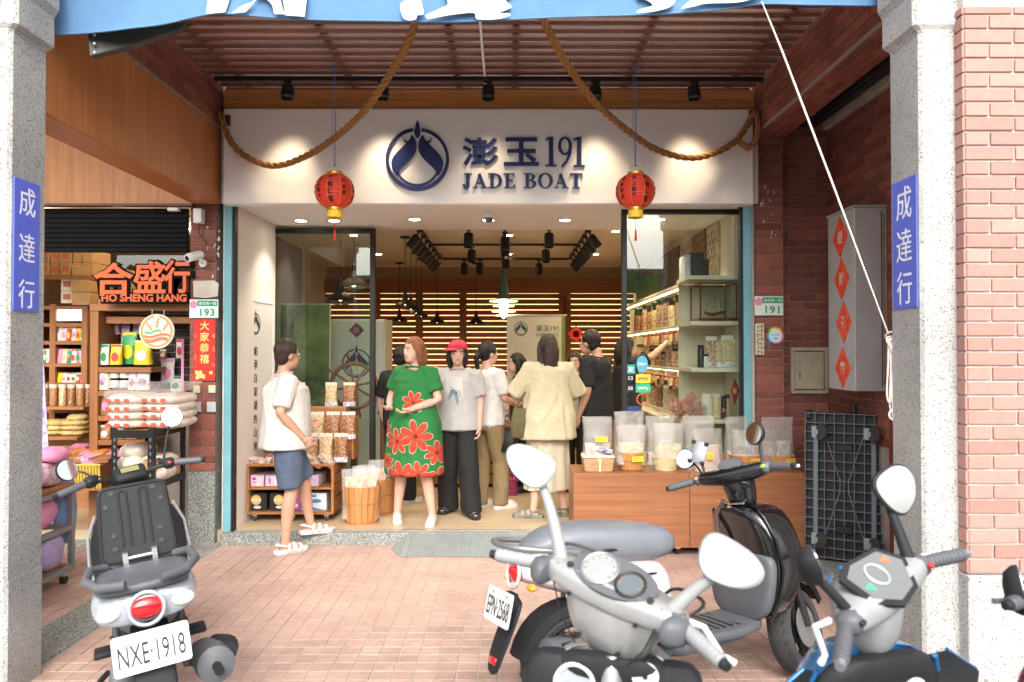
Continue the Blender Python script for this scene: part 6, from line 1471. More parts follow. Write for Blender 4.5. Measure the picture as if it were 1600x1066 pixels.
# roadside cart with cloth bags
t = thing('metal_cart', 'grey steel cart with a wooden top next to the left pillar', 'cart', (-3.4, 5.1, 0))
gst = mat('grey_steel_frame', (.30, .31, .31), .45, .5, var=.1)
X1 = -3.06
for y in (4.45, 5.42): obj('post', MB().bb(X1 - .035, X1, y, y + .035, .08, .66, .002), gst, t)
for z in (.10, .38, .64): obj('rail', MB().bb(X1 - .034, X1 - .001, 4.486, 5.419, z - .018, z + .018, .002), gst, t)
for z in (.10, .38, .64): obj('rail', MB().bb(-4.2, X1 - .036, 5.42, 5.45, z - .018, z + .018, .002), gst, t)
obj('top_board', MB().bb(-4.2, X1 - .002, 4.44, 5.46, .661, .69, .003), nb_w, t)
obj('lower_board', MB().bb(-4.2, X1 - .04, 4.47, 5.41, .12, .135), nb_w, t)
for y in (4.52, 5.35): c_ = obj('caster', MB().bb(X1 - .05, X1 - .01, y, y + .04, .055, .08), steel_m, t); obj('wheel', MB().cyl((X1 - .045, y + .02, .03), (X1 - .015, y + .02, .03), .03, 14), _mc['rubber_black'], c_)
pkc = mat('pink_cloth', (.75, .30, .48), .8, var=.15, scale=9, bump=.2); cyc = mat('aqua_print_cloth', (.20, .48, .50), .8, var=.3, scale=8, col2=(.35, .5, .2)); olv = mat('olive_bag', (.28, .30, .12), .5, var=.3, scale=20); tanb = mat('tan_bag', (.60, .42, .24), .5, var=.2, scale=16); purp = mat('mauve_bag', (.32, .10, .20), .35, var=.4, scale=18, col2=(.62, .45, .5)); blc = mat('blue_stripe_cloth', (.25, .35, .62), .8, var=.2, scale=30, stretch=(8, 8, 1))
for k, (y, x, z, w, d, h, m, lab) in enumerate(((5.25, -3.2, .69, .25, .30, .17, purp, 'mauve glossy bag at the far end of the grey cart top'), (4.95, -3.22, .69, .30, .32, .14, olv, 'olive bag on the grey cart top beside the mauve one'), (4.62, -3.25, .69, .30, .34, .10, tanb, 'tan bag at the near end of the grey cart top'), (4.95, -3.25, .825, .26, .3, .07, tanb, 'tan bag lying on the olive bag'), (5.15, -3.26, .40, .32, .5, .22, pkc, 'pink cloth sack hanging on the upper side of the grey cart'), (5.0, -3.28, .14, .34, .6, .22, pkc, 'pink cloth sack on the lower board of the grey cart'), (4.85, -3.24, .25, .2, .3, .3, cyc, 'aqua printed cloth bag between the pink sacks'))):
    sack((x, y, z), w, d, h, m, lab, 'bags on the grey cart', .2 * (k % 3) - .2, k + 40)
sack((-3.02, 4.60, .16), .18, .30, .36, mat('white_cloth_bag', (.75, .74, .72), .8, var=.05, bump=.2), 'white cloth bag slumped beside the pillar on the grey cart', 'bags on the grey cart', .1, 55)
ap = thing('striped_apron', 'purple and blue checked cloth hanging behind the left pillar', 'cloth', (P(56, 0, 6.2).x, 6.2, .8))
g_ = []
for r_ in range(10): g_.append([Vector(((-.10 - r_ * .006) + i * (.2 + r_ * .012) / 12, math.sin(i * 1.4) * .02, .75 - r_ * .09)) for i in range(13)])
bk = [[v + Vector((0, .006, 0)) for v in r] for r in g_]
obj('cloth', MB().sheet(g_).sheet([r[::-1] for r in bk]), mat('checked_cloth', (.35, .22, .50), .8, var=.3, scale=18, col2=(.6, .6, .8)), ap, smooth=60, local=True)
obj('hook_rod', MB().cyl((-.12, .01, .76), (.12, .01, .76), .008, 8), steel_m, ap, local=True)
sack((-3.16, 5.5, .25), .14, .10, .5, blc, 'tall light blue striped cloth bag between the grey cart and the black rack', 'bags on the grey cart', .1, 60)
for k, (x, y, e) in enumerate(((-3.6, 7.1, 8), (-4.6, 7.6, 9), (-3.4, 8.4, 7))):
    t = thing('ceiling_lamp', ['lamp over the shelf frame next door', 'lamp over the tall cabinets next door', 'lamp behind the fascia pane next door'][k] + ', warm and round', 'ceiling lamp', (x, y, 2.99), 0, 'lamps next door')
    obj('lens', MB().lathe([(0, -.02), (.07, -.018), (.08, 0)], 20, cap=False), mat('warm_lamp_lens', (1, .85, .6), .5, emis=(1, .8, .5), es=8) if 'warm_lamp_lens' not in _mc else _mc['warm_lamp_lens'], t, local=True); obj('rim', MB().ring((0, 0, -.004), .085, .008, 20, 6), steel_m, t, local=True)
    d_ = bpy.data.lights.new('lamp_light', 'POINT'); d_.energy = e; d_.color = (1, .78, .5); d_.shadow_soft_size = .06; o = bpy.data.objects.new('lamp_light', d_); COL.objects.link(o); o.parent = t; o.location = (0, 0, -.12)

# ================================================================ ACROSS THE STREET (seen mirrored in the glass)
t = thing('opposite_shophouse', 'pale shophouse across the street with green, blue and cyan awnings, mirrored in the windows', 'building', (0, -12.2, 0))
obj('wall', MB().bb(-16, 16, -13, -12.2, 0, 4.4), mat('opposite_wall', (.45, .42, .38), .8, var=.15, scale=2), t)
for k in range(8):
    x = -14 + k * 4
    f_ = obj('shop_opening', MB().bb(x - 1.5, x + 1.5, -12.19, -12.1, .1, 2.6), mat('dark_opening', (.03, .035, .03), .5) if 'dark_opening' not in _mc else _mc['dark_opening'], t)
    w_ = obj('window', MB().bb(x - 1.1, x + 1.1, -12.19, -12.12, 3.3, 4.2), _mc['dark_opening'], t); obj('frame', MB().bb(x - 1.2, x - 1.1, -12.19, -12.08, 3.2, 4.3).bb(x + 1.1, x + 1.2, -12.19, -12.08, 3.2, 4.3), white_p, w_)
gaw = mat('green_awning', (.05, .45, .15), .7, var=.1); baw = mat('blue_awning', (.05, .20, .45), .7, var=.1); caw = mat('cyan_sign', (.12, .55, .60), .6)
for x0_, x1_, z0_, z1_, m in ((1.6, 6.5, 2.8, 4.2, gaw), (-8.6, -6.9, 1.0, 4.2, baw), (-6.6, -5.6, 1.9, 3.2, caw), (-5.2, -3.0, .4, 3.4, gaw), (-2.6, 1.2, 2.8, 3.6, baw)):
    obj('awning', MB().add([(x0_, -12.1, z1_), (x1_, -12.1, z1_), (x1_, -11.2, z0_), (x0_, -11.2, z0_), (x0_, -12.1, z1_ - .06), (x1_, -12.1, z1_ - .06), (x1_, -11.2, z0_ - .06), (x0_, -11.2, z0_ - .06)], [(0, 1, 2, 3), (4, 7, 6, 5), (0, 4, 5, 1), (3, 2, 6, 7), (0, 3, 7, 4), (1, 5, 6, 2)]), m, t)
# ================================================================ PEOPLE
skin_a = mat('skin_fair', (.60, .36, .27), .5, var=.04, scale=12); skin_b = mat('skin_tan', (.50, .28, .19), .5, var=.04, scale=12)
for m_ in (skin_a, skin_b): m_.node_tree.nodes['Principled BSDF'].inputs['Subsurface Weight'].default_value = .08; m_.node_tree.nodes['Principled BSDF'].inputs['Subsurface Scale'].default_value = .01
lip_m = mat('lips', (.42, .14, .12), .4); eye_w = mat('eye_white', (.7, .7, .68), .3); eye_d = mat('iris_dark', (.02, .012, .01), .2)
def cloth(name, c, rough=.85, var=.06): return mat(name, c, rough, var=var, scale=22, bump=.12, bscale=400)
_hd = {}
def handmesh(curl):
    if curl not in _hd:
        f = MB().ell((0, 0, -.045), (.036, .015, .05), 14, 10).tube([(0, 0, .02), (0, 0, -.03)], [.024, .026], 10)
        for i, (x, L_) in enumerate(((-.027, .062), (-.009, .072), (.009, .068), (.026, .052))):
            a = R(12) + curl; p = Vector((x, 0, -.082)); pts = [Vector((x * .8, 0, -.05)), p]; d = 0
            for s_ in (.42, .32, .26): d += a; p = p + Vector((x * .05, math.sin(d), -math.cos(d))) * L_ * s_; pts.append(p)
            f.tube(pts, [.009, .0095, .0085, .0078, .0062], 8)
        f.tube([(-.022, .0, -.02), (-.040, .012, -.045), (-.050, .026, -.066), (-.048, .034, -.088)], [.012, .0125, .010, .007], 8)
        f.remesh(.0042, 2); _hd[curl] = (f.v, f.f)
    return _hd[curl]
def person(label, loc, rot, H, top, bottom, shoe, skin, hair, pose=None, hairkind='short', sleeve=.5, curl=.3, group=None, fat=0):
    k = H / 1.7; t = thing('person', label, 'person', loc, R(rot), group)
    J = {'pelvis': (0, 0, .93), 'waist': (0, .005, 1.06), 'chest': (0, .0, 1.25), 'neck': (0, -.015, 1.43), 'head': (0, .02, 1.585),
         'shR': (.165, -.01, 1.385), 'shL': (-.165, -.01, 1.385), 'elR': (.215, -.03, 1.11), 'elL': (-.215, -.03, 1.11), 'wrR': (.215, .07, .87), 'wrL': (-.215, .07, .87),
         'hipR': (.085, 0, .90), 'hipL': (-.085, 0, .90), 'knR': (.095, .02, .49), 'knL': (-.095, .02, .49), 'anR': (.10, -.02, .085), 'anL': (-.10, -.02, .085)}
    toe = {'R': 8, 'L': -8}; face = 0
    for q, v in (pose or {}).items():
        if q in ('toeR', 'toeL'): toe[q[3]] = v
        elif q == 'face': face = v
        else: J[q] = v
    J = {a: Vector(v) * k for a, v in J.items()}
    def torso(f, g, z0=None, extra=0, topo=True):
        rings = []
        lv = [('pelvis', -.10, .135, .10), ('pelvis', -.04, .165, .118), ('pelvis', .05, .158, .112), ('waist', 0, .142, .102), ('chest', -.08, .152, .108), ('chest', 0, .165, .114), ('chest', .07, .172, .108), ('neck', -.055, .150, .085), ('neck', -.02, .085, .062), ('neck', .02, .056, .054)]
        for nm, dz, rx, ry in lv[:None if topo else -1]:
            if nm != 'neck': rx += fat * .5; ry += fat
            c = J[nm] + Vector((0, 0, dz * k))
            rings.append([c + Vector(((rx + g) * k * math.cos(a), (ry + g) * k * math.sin(a), 0)) for a in (2 * PI * i / 18 for i in range(18))])
        f.loft(rings)
    f = MB(); torso(f, 0)
    fm = Matrix.Rotation(R(face), 4, 'Z'); hd = J['head']
    f.tube([J['neck'] - Vector((0, 0, .03 * k)), J['neck'] + Vector((0, .005, .05 * k)), hd], [.058 * k, .050 * k, .05 * k], 12)
    def hp(x, y, z): return hd + fm @ Vector((x * k, y * k, z * k))
    fr = fm.to_3x3()
    f.ell(hp(0, -.008, .022), (.076 * k, .092 * k, .092 * k), 20, 14, fr).ell(hp(0, .028, -.045), (.056 * k, .062 * k, .070 * k), 16, 12, fr).ell(hp(0, .066, -.092), (.022 * k, .018 * k, .016 * k), 10, 8, fr)
    f.tube([hp(0, .082, .012), hp(0, .096, -.012), hp(0, .106, -.030)], [.007 * k, .010 * k, .013 * k], 8)
    for s in (-1, 1): f.ell(hp(s * .077, -.008, -.012), (.010 * k, .020 * k, .032 * k), 10, 8, fr)
    for s in 'RL':
        f.tube([J['sh' + s], J['sh' + s].lerp(J['el' + s], .45), J['el' + s], J['el' + s].lerp(J['wr' + s], .3), J['wr' + s]], [.056 * k, .048 * k, .038 * k, .040 * k, .026 * k], 12)
        f.tube([J['hip' + s], J['hip' + s].lerp(J['kn' + s], .4), J['kn' + s], J['kn' + s].lerp(J['an' + s], .3) - Vector((0, .012 * k, 0)), J['an' + s], J['an' + s] - Vector((0, 0, .04 * k))], [.092 * k, .080 * k, .054 * k, .056 * k, .034 * k, .036 * k], 14)
        dr = Matrix.Rotation(R(-toe[s]), 3, 'Z'); a = J['an' + s]
        def fp(x, y, z): return Vector((a.x, a.y, 0)) + Vector((0, 0, a.z - .085 * k)) + dr @ Vector((x * k, y * k, z * k))
        f.tube([fp(0, -.045, .035), fp(0, .03, .045), fp(0, .10, .030), fp(0, .165, .020)], [.034 * k, .036 * k, .034 * k, .020 * k], 10)
    f.remesh(.0115, 3)
    for s in 'RL':
        v, fc_ = handmesh(curl); d = (J['wr' + s] - J['el' + s]).normalized(); z = -d; y = Vector((0, 1, 0)); y = (y - z * y.dot(z)); y = y.normalized() if y.length > .1 else Vector((0, 0, 1)); x = y.cross(z)
        M = Matrix((x, y, z)).transposed().to_4x4(); M = Matrix.Translation(J['wr' + s]) @ M @ Matrix.Rotation(R(70) if s == 'R' else R(-70), 4, 'Z') @ Matrix.Diagonal((k if s == 'L' else -k, k, k, 1))
        f.add([M @ Vector(p) for p in v], fc_)
    body = obj('body', f, skin, t, smooth=60, local=True)
    for s in (-1, 1):
        e = obj('eye', MB().ell(hp(s * .030, .077, .006), (.0125 * k, .008 * k, .008 * k), 10, 8, fr), eye_w, t, smooth=60, local=True); obj('iris', MB().ell(hp(s * .030, .0835, .006), (.0055 * k, .003 * k, .0055 * k), 8, 6, fr), eye_d, e, local=True)
        obj('eyebrow', MB().tube([hp(s * .015, .088, .026), hp(s * .032, .085, .031), hp(s * .048, .074, .026)], .0035 * k, 6), hair, t, local=True)
    obj('lips', MB().ell(hp(0, .086, -.058), (.021 * k, .008 * k, .007 * k), 12, 6, fr), lip_m, t, smooth=60, local=True)
    # hair
    h = MB().ell(hp(0, -.022, .038), (.088 * k, .098 * k, .098 * k), 18, 12, fr)
    if hairkind == 'short': h.ell(hp(0, -.055, -.015), (.078 * k, .055 * k, .075 * k), 14, 10, fr)
    if hairkind in ('bob', 'long'):
        L_ = .16 if hairkind == 'bob' else .30
        for s in (-1, 1): h.tube([hp(s * .070, .0, .05), hp(s * .086, -.01, -.02), hp(s * .082, -.02, -.02 - L_ * .4), hp(s * .065, -.035, -.02 - L_ * .8)], [.025 * k, .028 * k, .028 * k, .016 * k], 10)
        h.tube([hp(0, -.07, .05), hp(0, -.085, -.03), hp(0, -.085, -.03 - L_ * .5), hp(0, -.08, -.03 - L_)], [.06 * k, .07 * k, .066 * k, .04 * k], 12)
    if hairkind == 'tail': h.ell(hp(0, -.05, .0), (.078 * k, .06 * k, .08 * k), 14, 10, fr).tube([hp(0, -.10, .02), hp(0, -.15, -.02), hp(0, -.14, -.12), hp(0, -.12, -.20)], [.025 * k, .032 * k, .026 * k, .010 * k], 10)
    h.remesh(.009, 2)
    h.v = [tuple(Vector(v) + (Vector(v) - hd).normalized() * .007 * noise.noise(Vector((math.atan2(v[1] - hd.y, v[0] - hd.x) * 11, v[2] * 5, 0)))) for v in h.v]
    # cut the fringe: keep hair off the face
    h.v = [tuple(v if not ((q := fm.inverted() @ (Vector(v) - hd)).y > .058 * k and q.z < .062 * k) else hp(q.x / k * .9, .045, q.z / k)) for v in h.v]
    obj('hair', h, hair, t, smooth=60, local=True)
    # upper garment
    kind, cm, hem = top
    if kind in ('tee', 'shirt', 'blouse', 'dress'):
        g = {'tee': .022, 'shirt': .03, 'blouse': .045, 'dress': .03}[kind]
        f = MB(); torso(f, g, topo=False)
        fl = {'tee': .02, 'shirt': .035, 'blouse': .075, 'dress': .07}[kind]
        p = J['pelvis']; rr = []
        for z, e in ((J['chest'].z + .02 * k, g), (J['waist'].z, g + fl * .45), (p.z + .04 * k, g + fl * .75), (hem * k, g + fl)) + (((hem * k - .2 * k, g + fl * 1.2), (hem * k - .47 * k, g + fl * 1.35)) if kind == 'dress' else ()):
            c = p.lerp(J['waist'], max(0, min(1, (z - p.z) / max(.01, J['waist'].z - p.z)))); c.z = z
            rr.append([c + Vector(((.158 + e + fat * .6) * k * math.cos(a), (.115 + e + fat) * k * math.sin(a), 0)) for a in (2 * PI * i / 24 for i in range(24))])
        f.loft(rr)
        for s in 'RL':
            e = J['sh' + s].lerp(J['el' + s], min(1, sleeve * 1.35)) if sleeve <= .74 else J['el' + s]
            rs = .068 if kind == 'tee' else .074 if kind != 'blouse' else .085
            pts = [J['neck'].lerp(J['sh' + s], .45) - Vector((0, 0, .02 * k)), J['sh' + s], e]; rad = [.06 * k, (rs + .004) * k, rs * k]
            if sleeve > .74: pts.append(J['el' + s].lerp(J['wr' + s], (sleeve - .74) / .26)); rad.append(rs * .8 * k)
            f.tube(pts, rad, 16)
        f.remesh(.0115, 3).folds(.0075 if kind != 'blouse' else .010, 8, .45, len(label)).folds(.0028, 24, .6, 3)
        u = obj({'tee': 't_shirt', 'shirt': 'shirt', 'blouse': 'blouse', 'dress': 'dress'}[kind], f, cm, t, smooth=60, local=True)
        obj('collar', MB().ring(J['neck'] + Vector((0, .004, .002)), .068 * k, .008 * k, 24, 8, Euler((R(10), 0, 0)).to_matrix()), cm, u, smooth=60, local=True)
    kind, cm, hem = bottom
    if kind in ('shorts', 'trousers'):
        f = MB(); c = J['pelvis']
        f.loft([[c + Vector(((rx + fat * .5) * k * math.cos(a), (ry + fat * .8) * k * math.sin(a), dz * k)) for a in (2 * PI * i / 20 for i in range(20))] for dz, rx, ry in ((-.12, .150, .125), (-.04, .182, .136), (.05, .172, .125), (.10, .158, .116))])
        for s in 'RL':
            if kind == 'shorts': e = J['hip' + s].lerp(J['kn' + s], .92); f.tube([J['hip' + s], J['hip' + s].lerp(e, .5), e], [.105 * k, .108 * k, .098 * k], 18)
            else:
                w = hem; e = J['an' + s] - Vector((0, 0, .045 * k)); f.tube([J['hip' + s], J['hip' + s].lerp(J['kn' + s], .5), J['kn' + s], J['kn' + s].lerp(e, .5), e], [.100 * k, .098 * k, w * k, w * .98 * k, w * k], 18)
        f.remesh(.0115, 3).folds(.009, 6, .5, len(label) + 2).folds(.003, 20, .6, 5); obj(kind, f, cm, t, smooth=60, local=True)
    elif kind == 'skirt':
        z0, w0, w1, pl = hem; c = J['pelvis']; n = 72; rings = []; z1 = c.z + .06 * k
        for i in range(15):
            u = i / 14; z = z1 + (z0 * k - z1) * u; w = w0 + (w1 - w0) * u ** .8
            cen = c.lerp(Vector(((J['knL'].x + J['knR'].x) / 2, (J['knL'].y + J['knR'].y) / 2, 0)), u * .8); cen.z = z
            rings.append([cen + Vector((math.cos(a) * (w + pl * u * math.sin(11 * a + .8 * math.sin(3 * a))) * k, math.sin(a) * (w * .74 + pl * u * math.sin(11 * a + .8 * math.sin(3 * a))) * k, .006 * math.sin(5 * a) * u)) for a in (2 * PI * j / n for j in range(n))])
        obj('skirt', MB().loft(rings), cm, t, smooth=60, local=True)
    sk, sm = shoe
    for s in 'RL':
        dr = Matrix.Rotation(R(-toe[s]), 3, 'Z'); a = J['an' + s]; z0 = a.z - .085 * k
        def fp(x, y, z): return Vector((a.x, a.y, z0)) + dr @ Vector((x * k, y * k, z * k))
        out = [(.028, -.085), (.040, -.04), (.038, .03), (.050, .10), (.042, .17), (.0, .20), (-.040, .17), (-.046, .10), (-.036, .03), (-.040, -.04), (-.028, -.085), (0, -.098)]
        so = MB().loft([[fp(x * e, y * e + (0 if e == 1 else .0), z) for x, y in out] for z, e in ((0, .96), (.004, 1.0), (.030, 1.03), (.036, .98))])
        t2 = obj('sandal' if sk == 'sandal' else 'shoe', so, sm, t, smooth=40, local=True)
        if sk == 'sandal':
            for y, zz, w in ((.125, .052, .018), (.07, .066, .020), (.02, .082, .016)):
                obj('strap', MB().tube([fp(.052, y - .012, .02), fp(.040, y, zz * .8), fp(0, y + .006, zz), fp(-.040, y, zz * .8), fp(-.050, y - .012, .02)], w * k * .85, 8), sm, t2, smooth=60, local=True)
            obj('heel_strap', MB().tube([fp(.042, .0, .06), fp(.040, -.05, .075), fp(0, -.082, .078), fp(-.040, -.05, .075), fp(-.042, .0, .06)], .008 * k, 8), sm, t2, smooth=60, local=True)
        else:
            f = MB().tube([fp(0, -.055, .036), fp(0, -.01, .050), fp(0, .05, .045), fp(0, .11, .036), fp(0, .172, .028)], [.042 * k, .044 * k, .045 * k, .046 * k, .028 * k], 14).remesh(.008, 2)
            f.v = [(v[0], v[1], max(v[2], z0 + .006)) for v in f.v]; obj('upper', f, sm, t2, smooth=60, local=True)
    return t, J, k

hair_d = mat('hair_dark_brown', (.035, .018, .012), .45, var=.3, scale=60, stretch=(6, 6, 1), bump=.9, bscale=30); hair_b = mat('hair_black', (.012, .009, .008), .4, var=.2, scale=60, stretch=(6, 6, 1), bump=.9, bscale=30); hair_o = mat('hair_auburn', (.24, .085, .03), .5, var=.3, scale=60, stretch=(6, 6, 1), bump=.9, bscale=30)
c_white = cloth('white_cotton', (.56, .54, .51)); c_cream = cloth('cream_linen', (.50, .43, .29)); c_navy = cloth('slate_blue_cotton', (.075, .10, .155)); c_black = cloth('black_cotton', (.013, .013, .014)); c_grey = cloth('grey_shirting', (.40, .39, .38)); c_khaki = cloth('khaki_cotton', (.22, .155, .075)); c_beige = cloth('beige_skirt', (.50, .44, .32)); sh_w = mat('off_white_leather', (.62, .58, .54), .5, var=.05); sh_k = mat('grey_green_sandal', (.20, .21, .17), .6); sh_b = mat('black_sandal', (.02, .02, .02), .5)
def floral(rot):
    m = cloth('green_floral_dress', (.015, .15, .035)); N = m.node_tree.nodes; L = m.node_tree.links; b = N['Principled BSDF']
    tc = N.new('ShaderNodeTexCoord'); sp = N.new('ShaderNodeSeparateXYZ'); L.new(tc.outputs['Object'], sp.inputs[0])
    def mt(op, a, b_=None, c_=None):
        n = N.new('ShaderNodeMath'); n.operation = op
        for i, v in enumerate((a, b_, c_)):
            if v is None: continue
            if isinstance(v, (int, float)): n.inputs[i].default_value = v
            else: L.new(v, n.inputs[i])
        return n.outputs[0]
    u = mt('ADD', mt('MULTIPLY', sp.outputs['X'], math.cos(R(rot))), mt('MULTIPLY', sp.outputs['Y'], -math.sin(R(rot)))); z = sp.outputs['Z']; best = None; cen = None
    for px, py, r_ in ((626, 690, 19), (655, 682, 25), (633, 744, 24), (660, 740, 20), (687, 708, 18), (692, 748, 17), (608, 722, 12), (650, 630, 17), (603, 672, 12)):
        cu = (px - 648) * .0056; cz = (822 - py) * .0056; rr = r_ * .0058
        dx = mt('SUBTRACT', u, cu); dz = mt('SUBTRACT', z, cz); th = mt('ARCTAN2', dz, dx); rad = mt('SQRT', mt('ADD', mt('MULTIPLY', dx, dx), mt('MULTIPLY', dz, dz)))
        pet = mt('POWER', mt('ABSOLUTE', mt('COSINE', mt('MULTIPLY', mt('ADD', th, px * .37), 3.5))), .7)
        val = mt('SUBTRACT', mt('MULTIPLY', mt('MULTIPLY_ADD', pet, .72, .28), rr), rad); best = val if best is None else mt('MAXIMUM', best, val)
        cc = mt('SUBTRACT', rr * .14, rad); cen = cc if cen is None else mt('MAXIMUM', cen, cc)
    def mix(fac, a, b_):
        n = N.new('ShaderNodeMix'); n.data_type = 'RGBA'; L.new(fac, n.inputs[0])
        for i, v in ((6, a), (7, b_)):
            if isinstance(v, tuple): n.inputs[i].default_value = (*v, 1)
            else: L.new(v, n.inputs[i])
        return n.outputs[2]
    base = b.inputs['Base Color'].links[0].from_socket
    col = mix(mt('GREATER_THAN', best, -.005), base, (.55, .33, .28)); col = mix(mt('GREATER_THAN', best, .003), col, (.42, .045, .02)); col = mix(mt('GREATER_THAN', cen, 0), col, (.12, .02, .015))
    L.new(col, b.inputs['Base Color']); return m
fg = lambda px, py, z=0.1: G(px, py, z)
# 1 man in white T-shirt and shorts: right foot on the tiles, left on the step
q = G(438, 866, 0)
person('man in white T-shirt and slate shorts with one foot up on the doorstep', (q.x, q.y + .12, 0), -62, 1.70, ('tee', c_white, .83), ('shorts', c_navy, 0), ('sandal', mat('sandal_white_pink', (.68, .62, .60), .5)), skin_b, hair_d,
       {'hipR': (.085, 0, .90), 'knR': (.10, .03, .49), 'anR': (.11, -.02, .087), 'hipL': (-.085, .0, .90), 'knL': (-.06, .17, .53), 'anL': (-.05, .22, .186), 'toeL': 0, 'toeR': -16,
        'elR': (.235, -.09, 1.13), 'wrR': (.205, .10, .92), 'elL': (-.22, .0, 1.12), 'wrL': (-.14, .20, 1.02), 'face': 12}, 'short', .62, fat=.045)
# 2 woman in the green floral dress
FR = 150; q = P(648, 0, 6.80); fm_ = floral(FR)
person('woman with auburn hair in a green dress printed with red flowers', (q.x, 6.82, .1), FR, 1.63, ('dress', fm_, .93), ('none', fm_, 0), ('shoe', sh_w), skin_a, hair_o,
       {'anR': (.18, .02, .085), 'knR': (.13, .03, .49), 'anL': (-.17, -.05, .085), 'knL': (-.12, .0, .49), 'toeR': -40, 'toeL': -28, 'elR': (.26, .02, 1.14), 'wrR': (.13, .20, 1.08), 'elL': (-.26, -.02, 1.14), 'wrL': (-.12, .22, 1.06), 'face': -14}, 'bob', .5)
# 3 red cap
q = P(716, 0, 7.2)
t, J, k = person('person in red cap, open grey shirt and wide black trousers facing the street', (q.x, 7.2, .1), 168, 1.60, ('shirt', c_grey, .84), ('trousers', c_black, .098), ('sandal', sh_b), skin_a, hair_b,
       {'anL': (-.17, .10, .085), 'knL': (-.13, .09, .49), 'anR': (.12, -.08, .085), 'toeL': -30, 'elL': (-.225, -.02, 1.12), 'wrL': (-.235, .05, .87), 'elR': (.27, .05, 1.18), 'wrR': (.17, .20, 1.36), 'face': 20}, 'bob', .6)
capm = cloth('red_cap_cloth', (.50, .04, .06)); hd = J['head']; cm_ = MB().ell(hd + Vector((0, -.018, .062)), (.093, .105, .075), 20, 12)
cm_.v = [(v[0], v[1], max(v[2], hd.z + .045)) for v in cm_.v]
cp = obj('cap', cm_, capm, t, smooth=60, local=True); obj('peak', MB().ell(hd + Vector((.03, .11, .047)), (.065, .075, .006), 16, 6, Euler((R(-10), 0, 0)).to_matrix()), capm, cp, smooth=60, local=True)
obj('graphic_tee', MB().loft([[Vector((x * .085, J['chest'].y + .142 * k + .012 * math.cos(x * 1.5) - (z < .9) * .0, z * k)) for x in (-1, -.5, 0, .5, 1)] + [Vector((x * .085, J['chest'].y + .10 * k, z * k)) for x in (1, .5, 0, -.5, -1)] for z in (.86, 1.0, 1.2, 1.36)]), c_white, t, smooth=60, local=True)
obj('tee_print', MB().box((0, J['chest'].y + .157 * k, 1.12 * k), (.09, .004, .12)).ell((0, J['chest'].y + .158 * k, 1.20 * k), (.04, .004, .04), 12, 6), mat('faded_blue_print', (.15, .20, .28), .8, var=.5, scale=40), t, local=True)
# 4 white tee and khaki trousers, with a black handbag
q = P(762, 0, 7.45)
t, J, k = person('person in white T-shirt and khaki trousers turned to the right', (q.x, 7.45, .1), -48, 1.60, ('tee', c_white, .86), ('trousers', c_khaki, .078), ('shoe', sh_w), skin_a, hair_b,
       {'anR': (.10, .10, .085), 'knR': (.10, .10, .49), 'elR': (.22, .05, 1.13), 'wrR': (.18, .25, 1.06), 'face': -10}, 'tail', .6)
bgm = mat('black_leatherette', (.012, .012, .013), .4); q = P(792, 690, 7.35)
b = thing('handbag', 'black handbag carried by the person in khaki trousers', 'handbag', (q.x, 7.38, q.z - .10), R(-20))
obj('body', MB().loft([[Vector((math.copysign(abs(math.cos(a)) ** .5, math.cos(a)) * w / 2, math.copysign(abs(math.sin(a)) ** .6, math.sin(a)) * d / 2, z)) for a in (2 * PI * i / 16 for i in range(16))] for z, w, d in ((0, .19, .09), (.02, .21, .10), (.12, .20, .085), (.20, .15, .04), (.215, .14, .02))]), bgm, b, smooth=60, local=True)
obj('handle', MB().tube([(-.05, 0, .20), (-.045, 0, .30), (0, 0, .35), (.045, 0, .30), (.05, 0, .20)], .007, 6), bgm, b, smooth=60, local=True)
# 5 cream blouse
q = P(856, 0, 7.05)
person('woman with dark hair in a loose cream blouse and beige pleated skirt, seen from behind', (q.x, 7.08, .1), 12, 1.66, ('blouse', c_cream, .74), ('skirt', c_beige, (.26, .18, .22, .012)), ('sandal', sh_k), skin_a, hair_d,
       {'elR': (.30, .04, 1.16), 'wrR': (.14, .26, 1.10), 'elL': (-.30, .04, 1.16), 'wrL': (-.14, .26, 1.10), 'anL': (-.15, -.03, .085), 'anR': (.16, .02, .085), 'toeL': -70, 'toeR': 10, 'face': 8}, 'long', .80)
q = P(817, 663, 6.98); olm = mat('olive_canvas', (.10, .085, .035), .8, var=.15, bump=.2)
b = thing('shoulder_bag', 'olive canvas shoulder bag hanging at the left hip of the woman in cream', 'bag', (q.x, 6.98, q.z - .12), R(8))
obj('body', MB().loft([[Vector((math.copysign(abs(math.cos(a)) ** .5, math.cos(a)) * w / 2, math.copysign(abs(math.sin(a)) ** .6, math.sin(a)) * d / 2, z)) for a in (2 * PI * i / 18 for i in range(18))] for z, w, d in ((0, .20, .08), (.02, .23, .11), (.14, .22, .10), (.25, .18, .05), (.262, .17, .03))]).folds(.005, 9, 1, 3), olm, b, smooth=60, local=True)
obj('strap', MB().tube([(-.08, 0, .25), (.02, .02, .40), (.10, .06, .56), (.13, .12, .66)], .011, 6).tube([(.08, 0, .25), (.11, .03, .42), (.14, .12, .66)], .011, 6), olm, b, smooth=60, local=True)
# 6 man in black
q = P(930, 0, 7.5)
person('tall man in a black T-shirt behind the left end of the counter', (q.x, 7.5, .1), 55, 1.74, ('tee', c_black, .84), ('trousers', c_black, .085), ('shoe', sh_b), skin_b, hair_b,
       {'head': (.0, .07, 1.56), 'elR': (.22, .06, 1.12), 'wrR': (.20, .16, .88)}, 'short', .62)
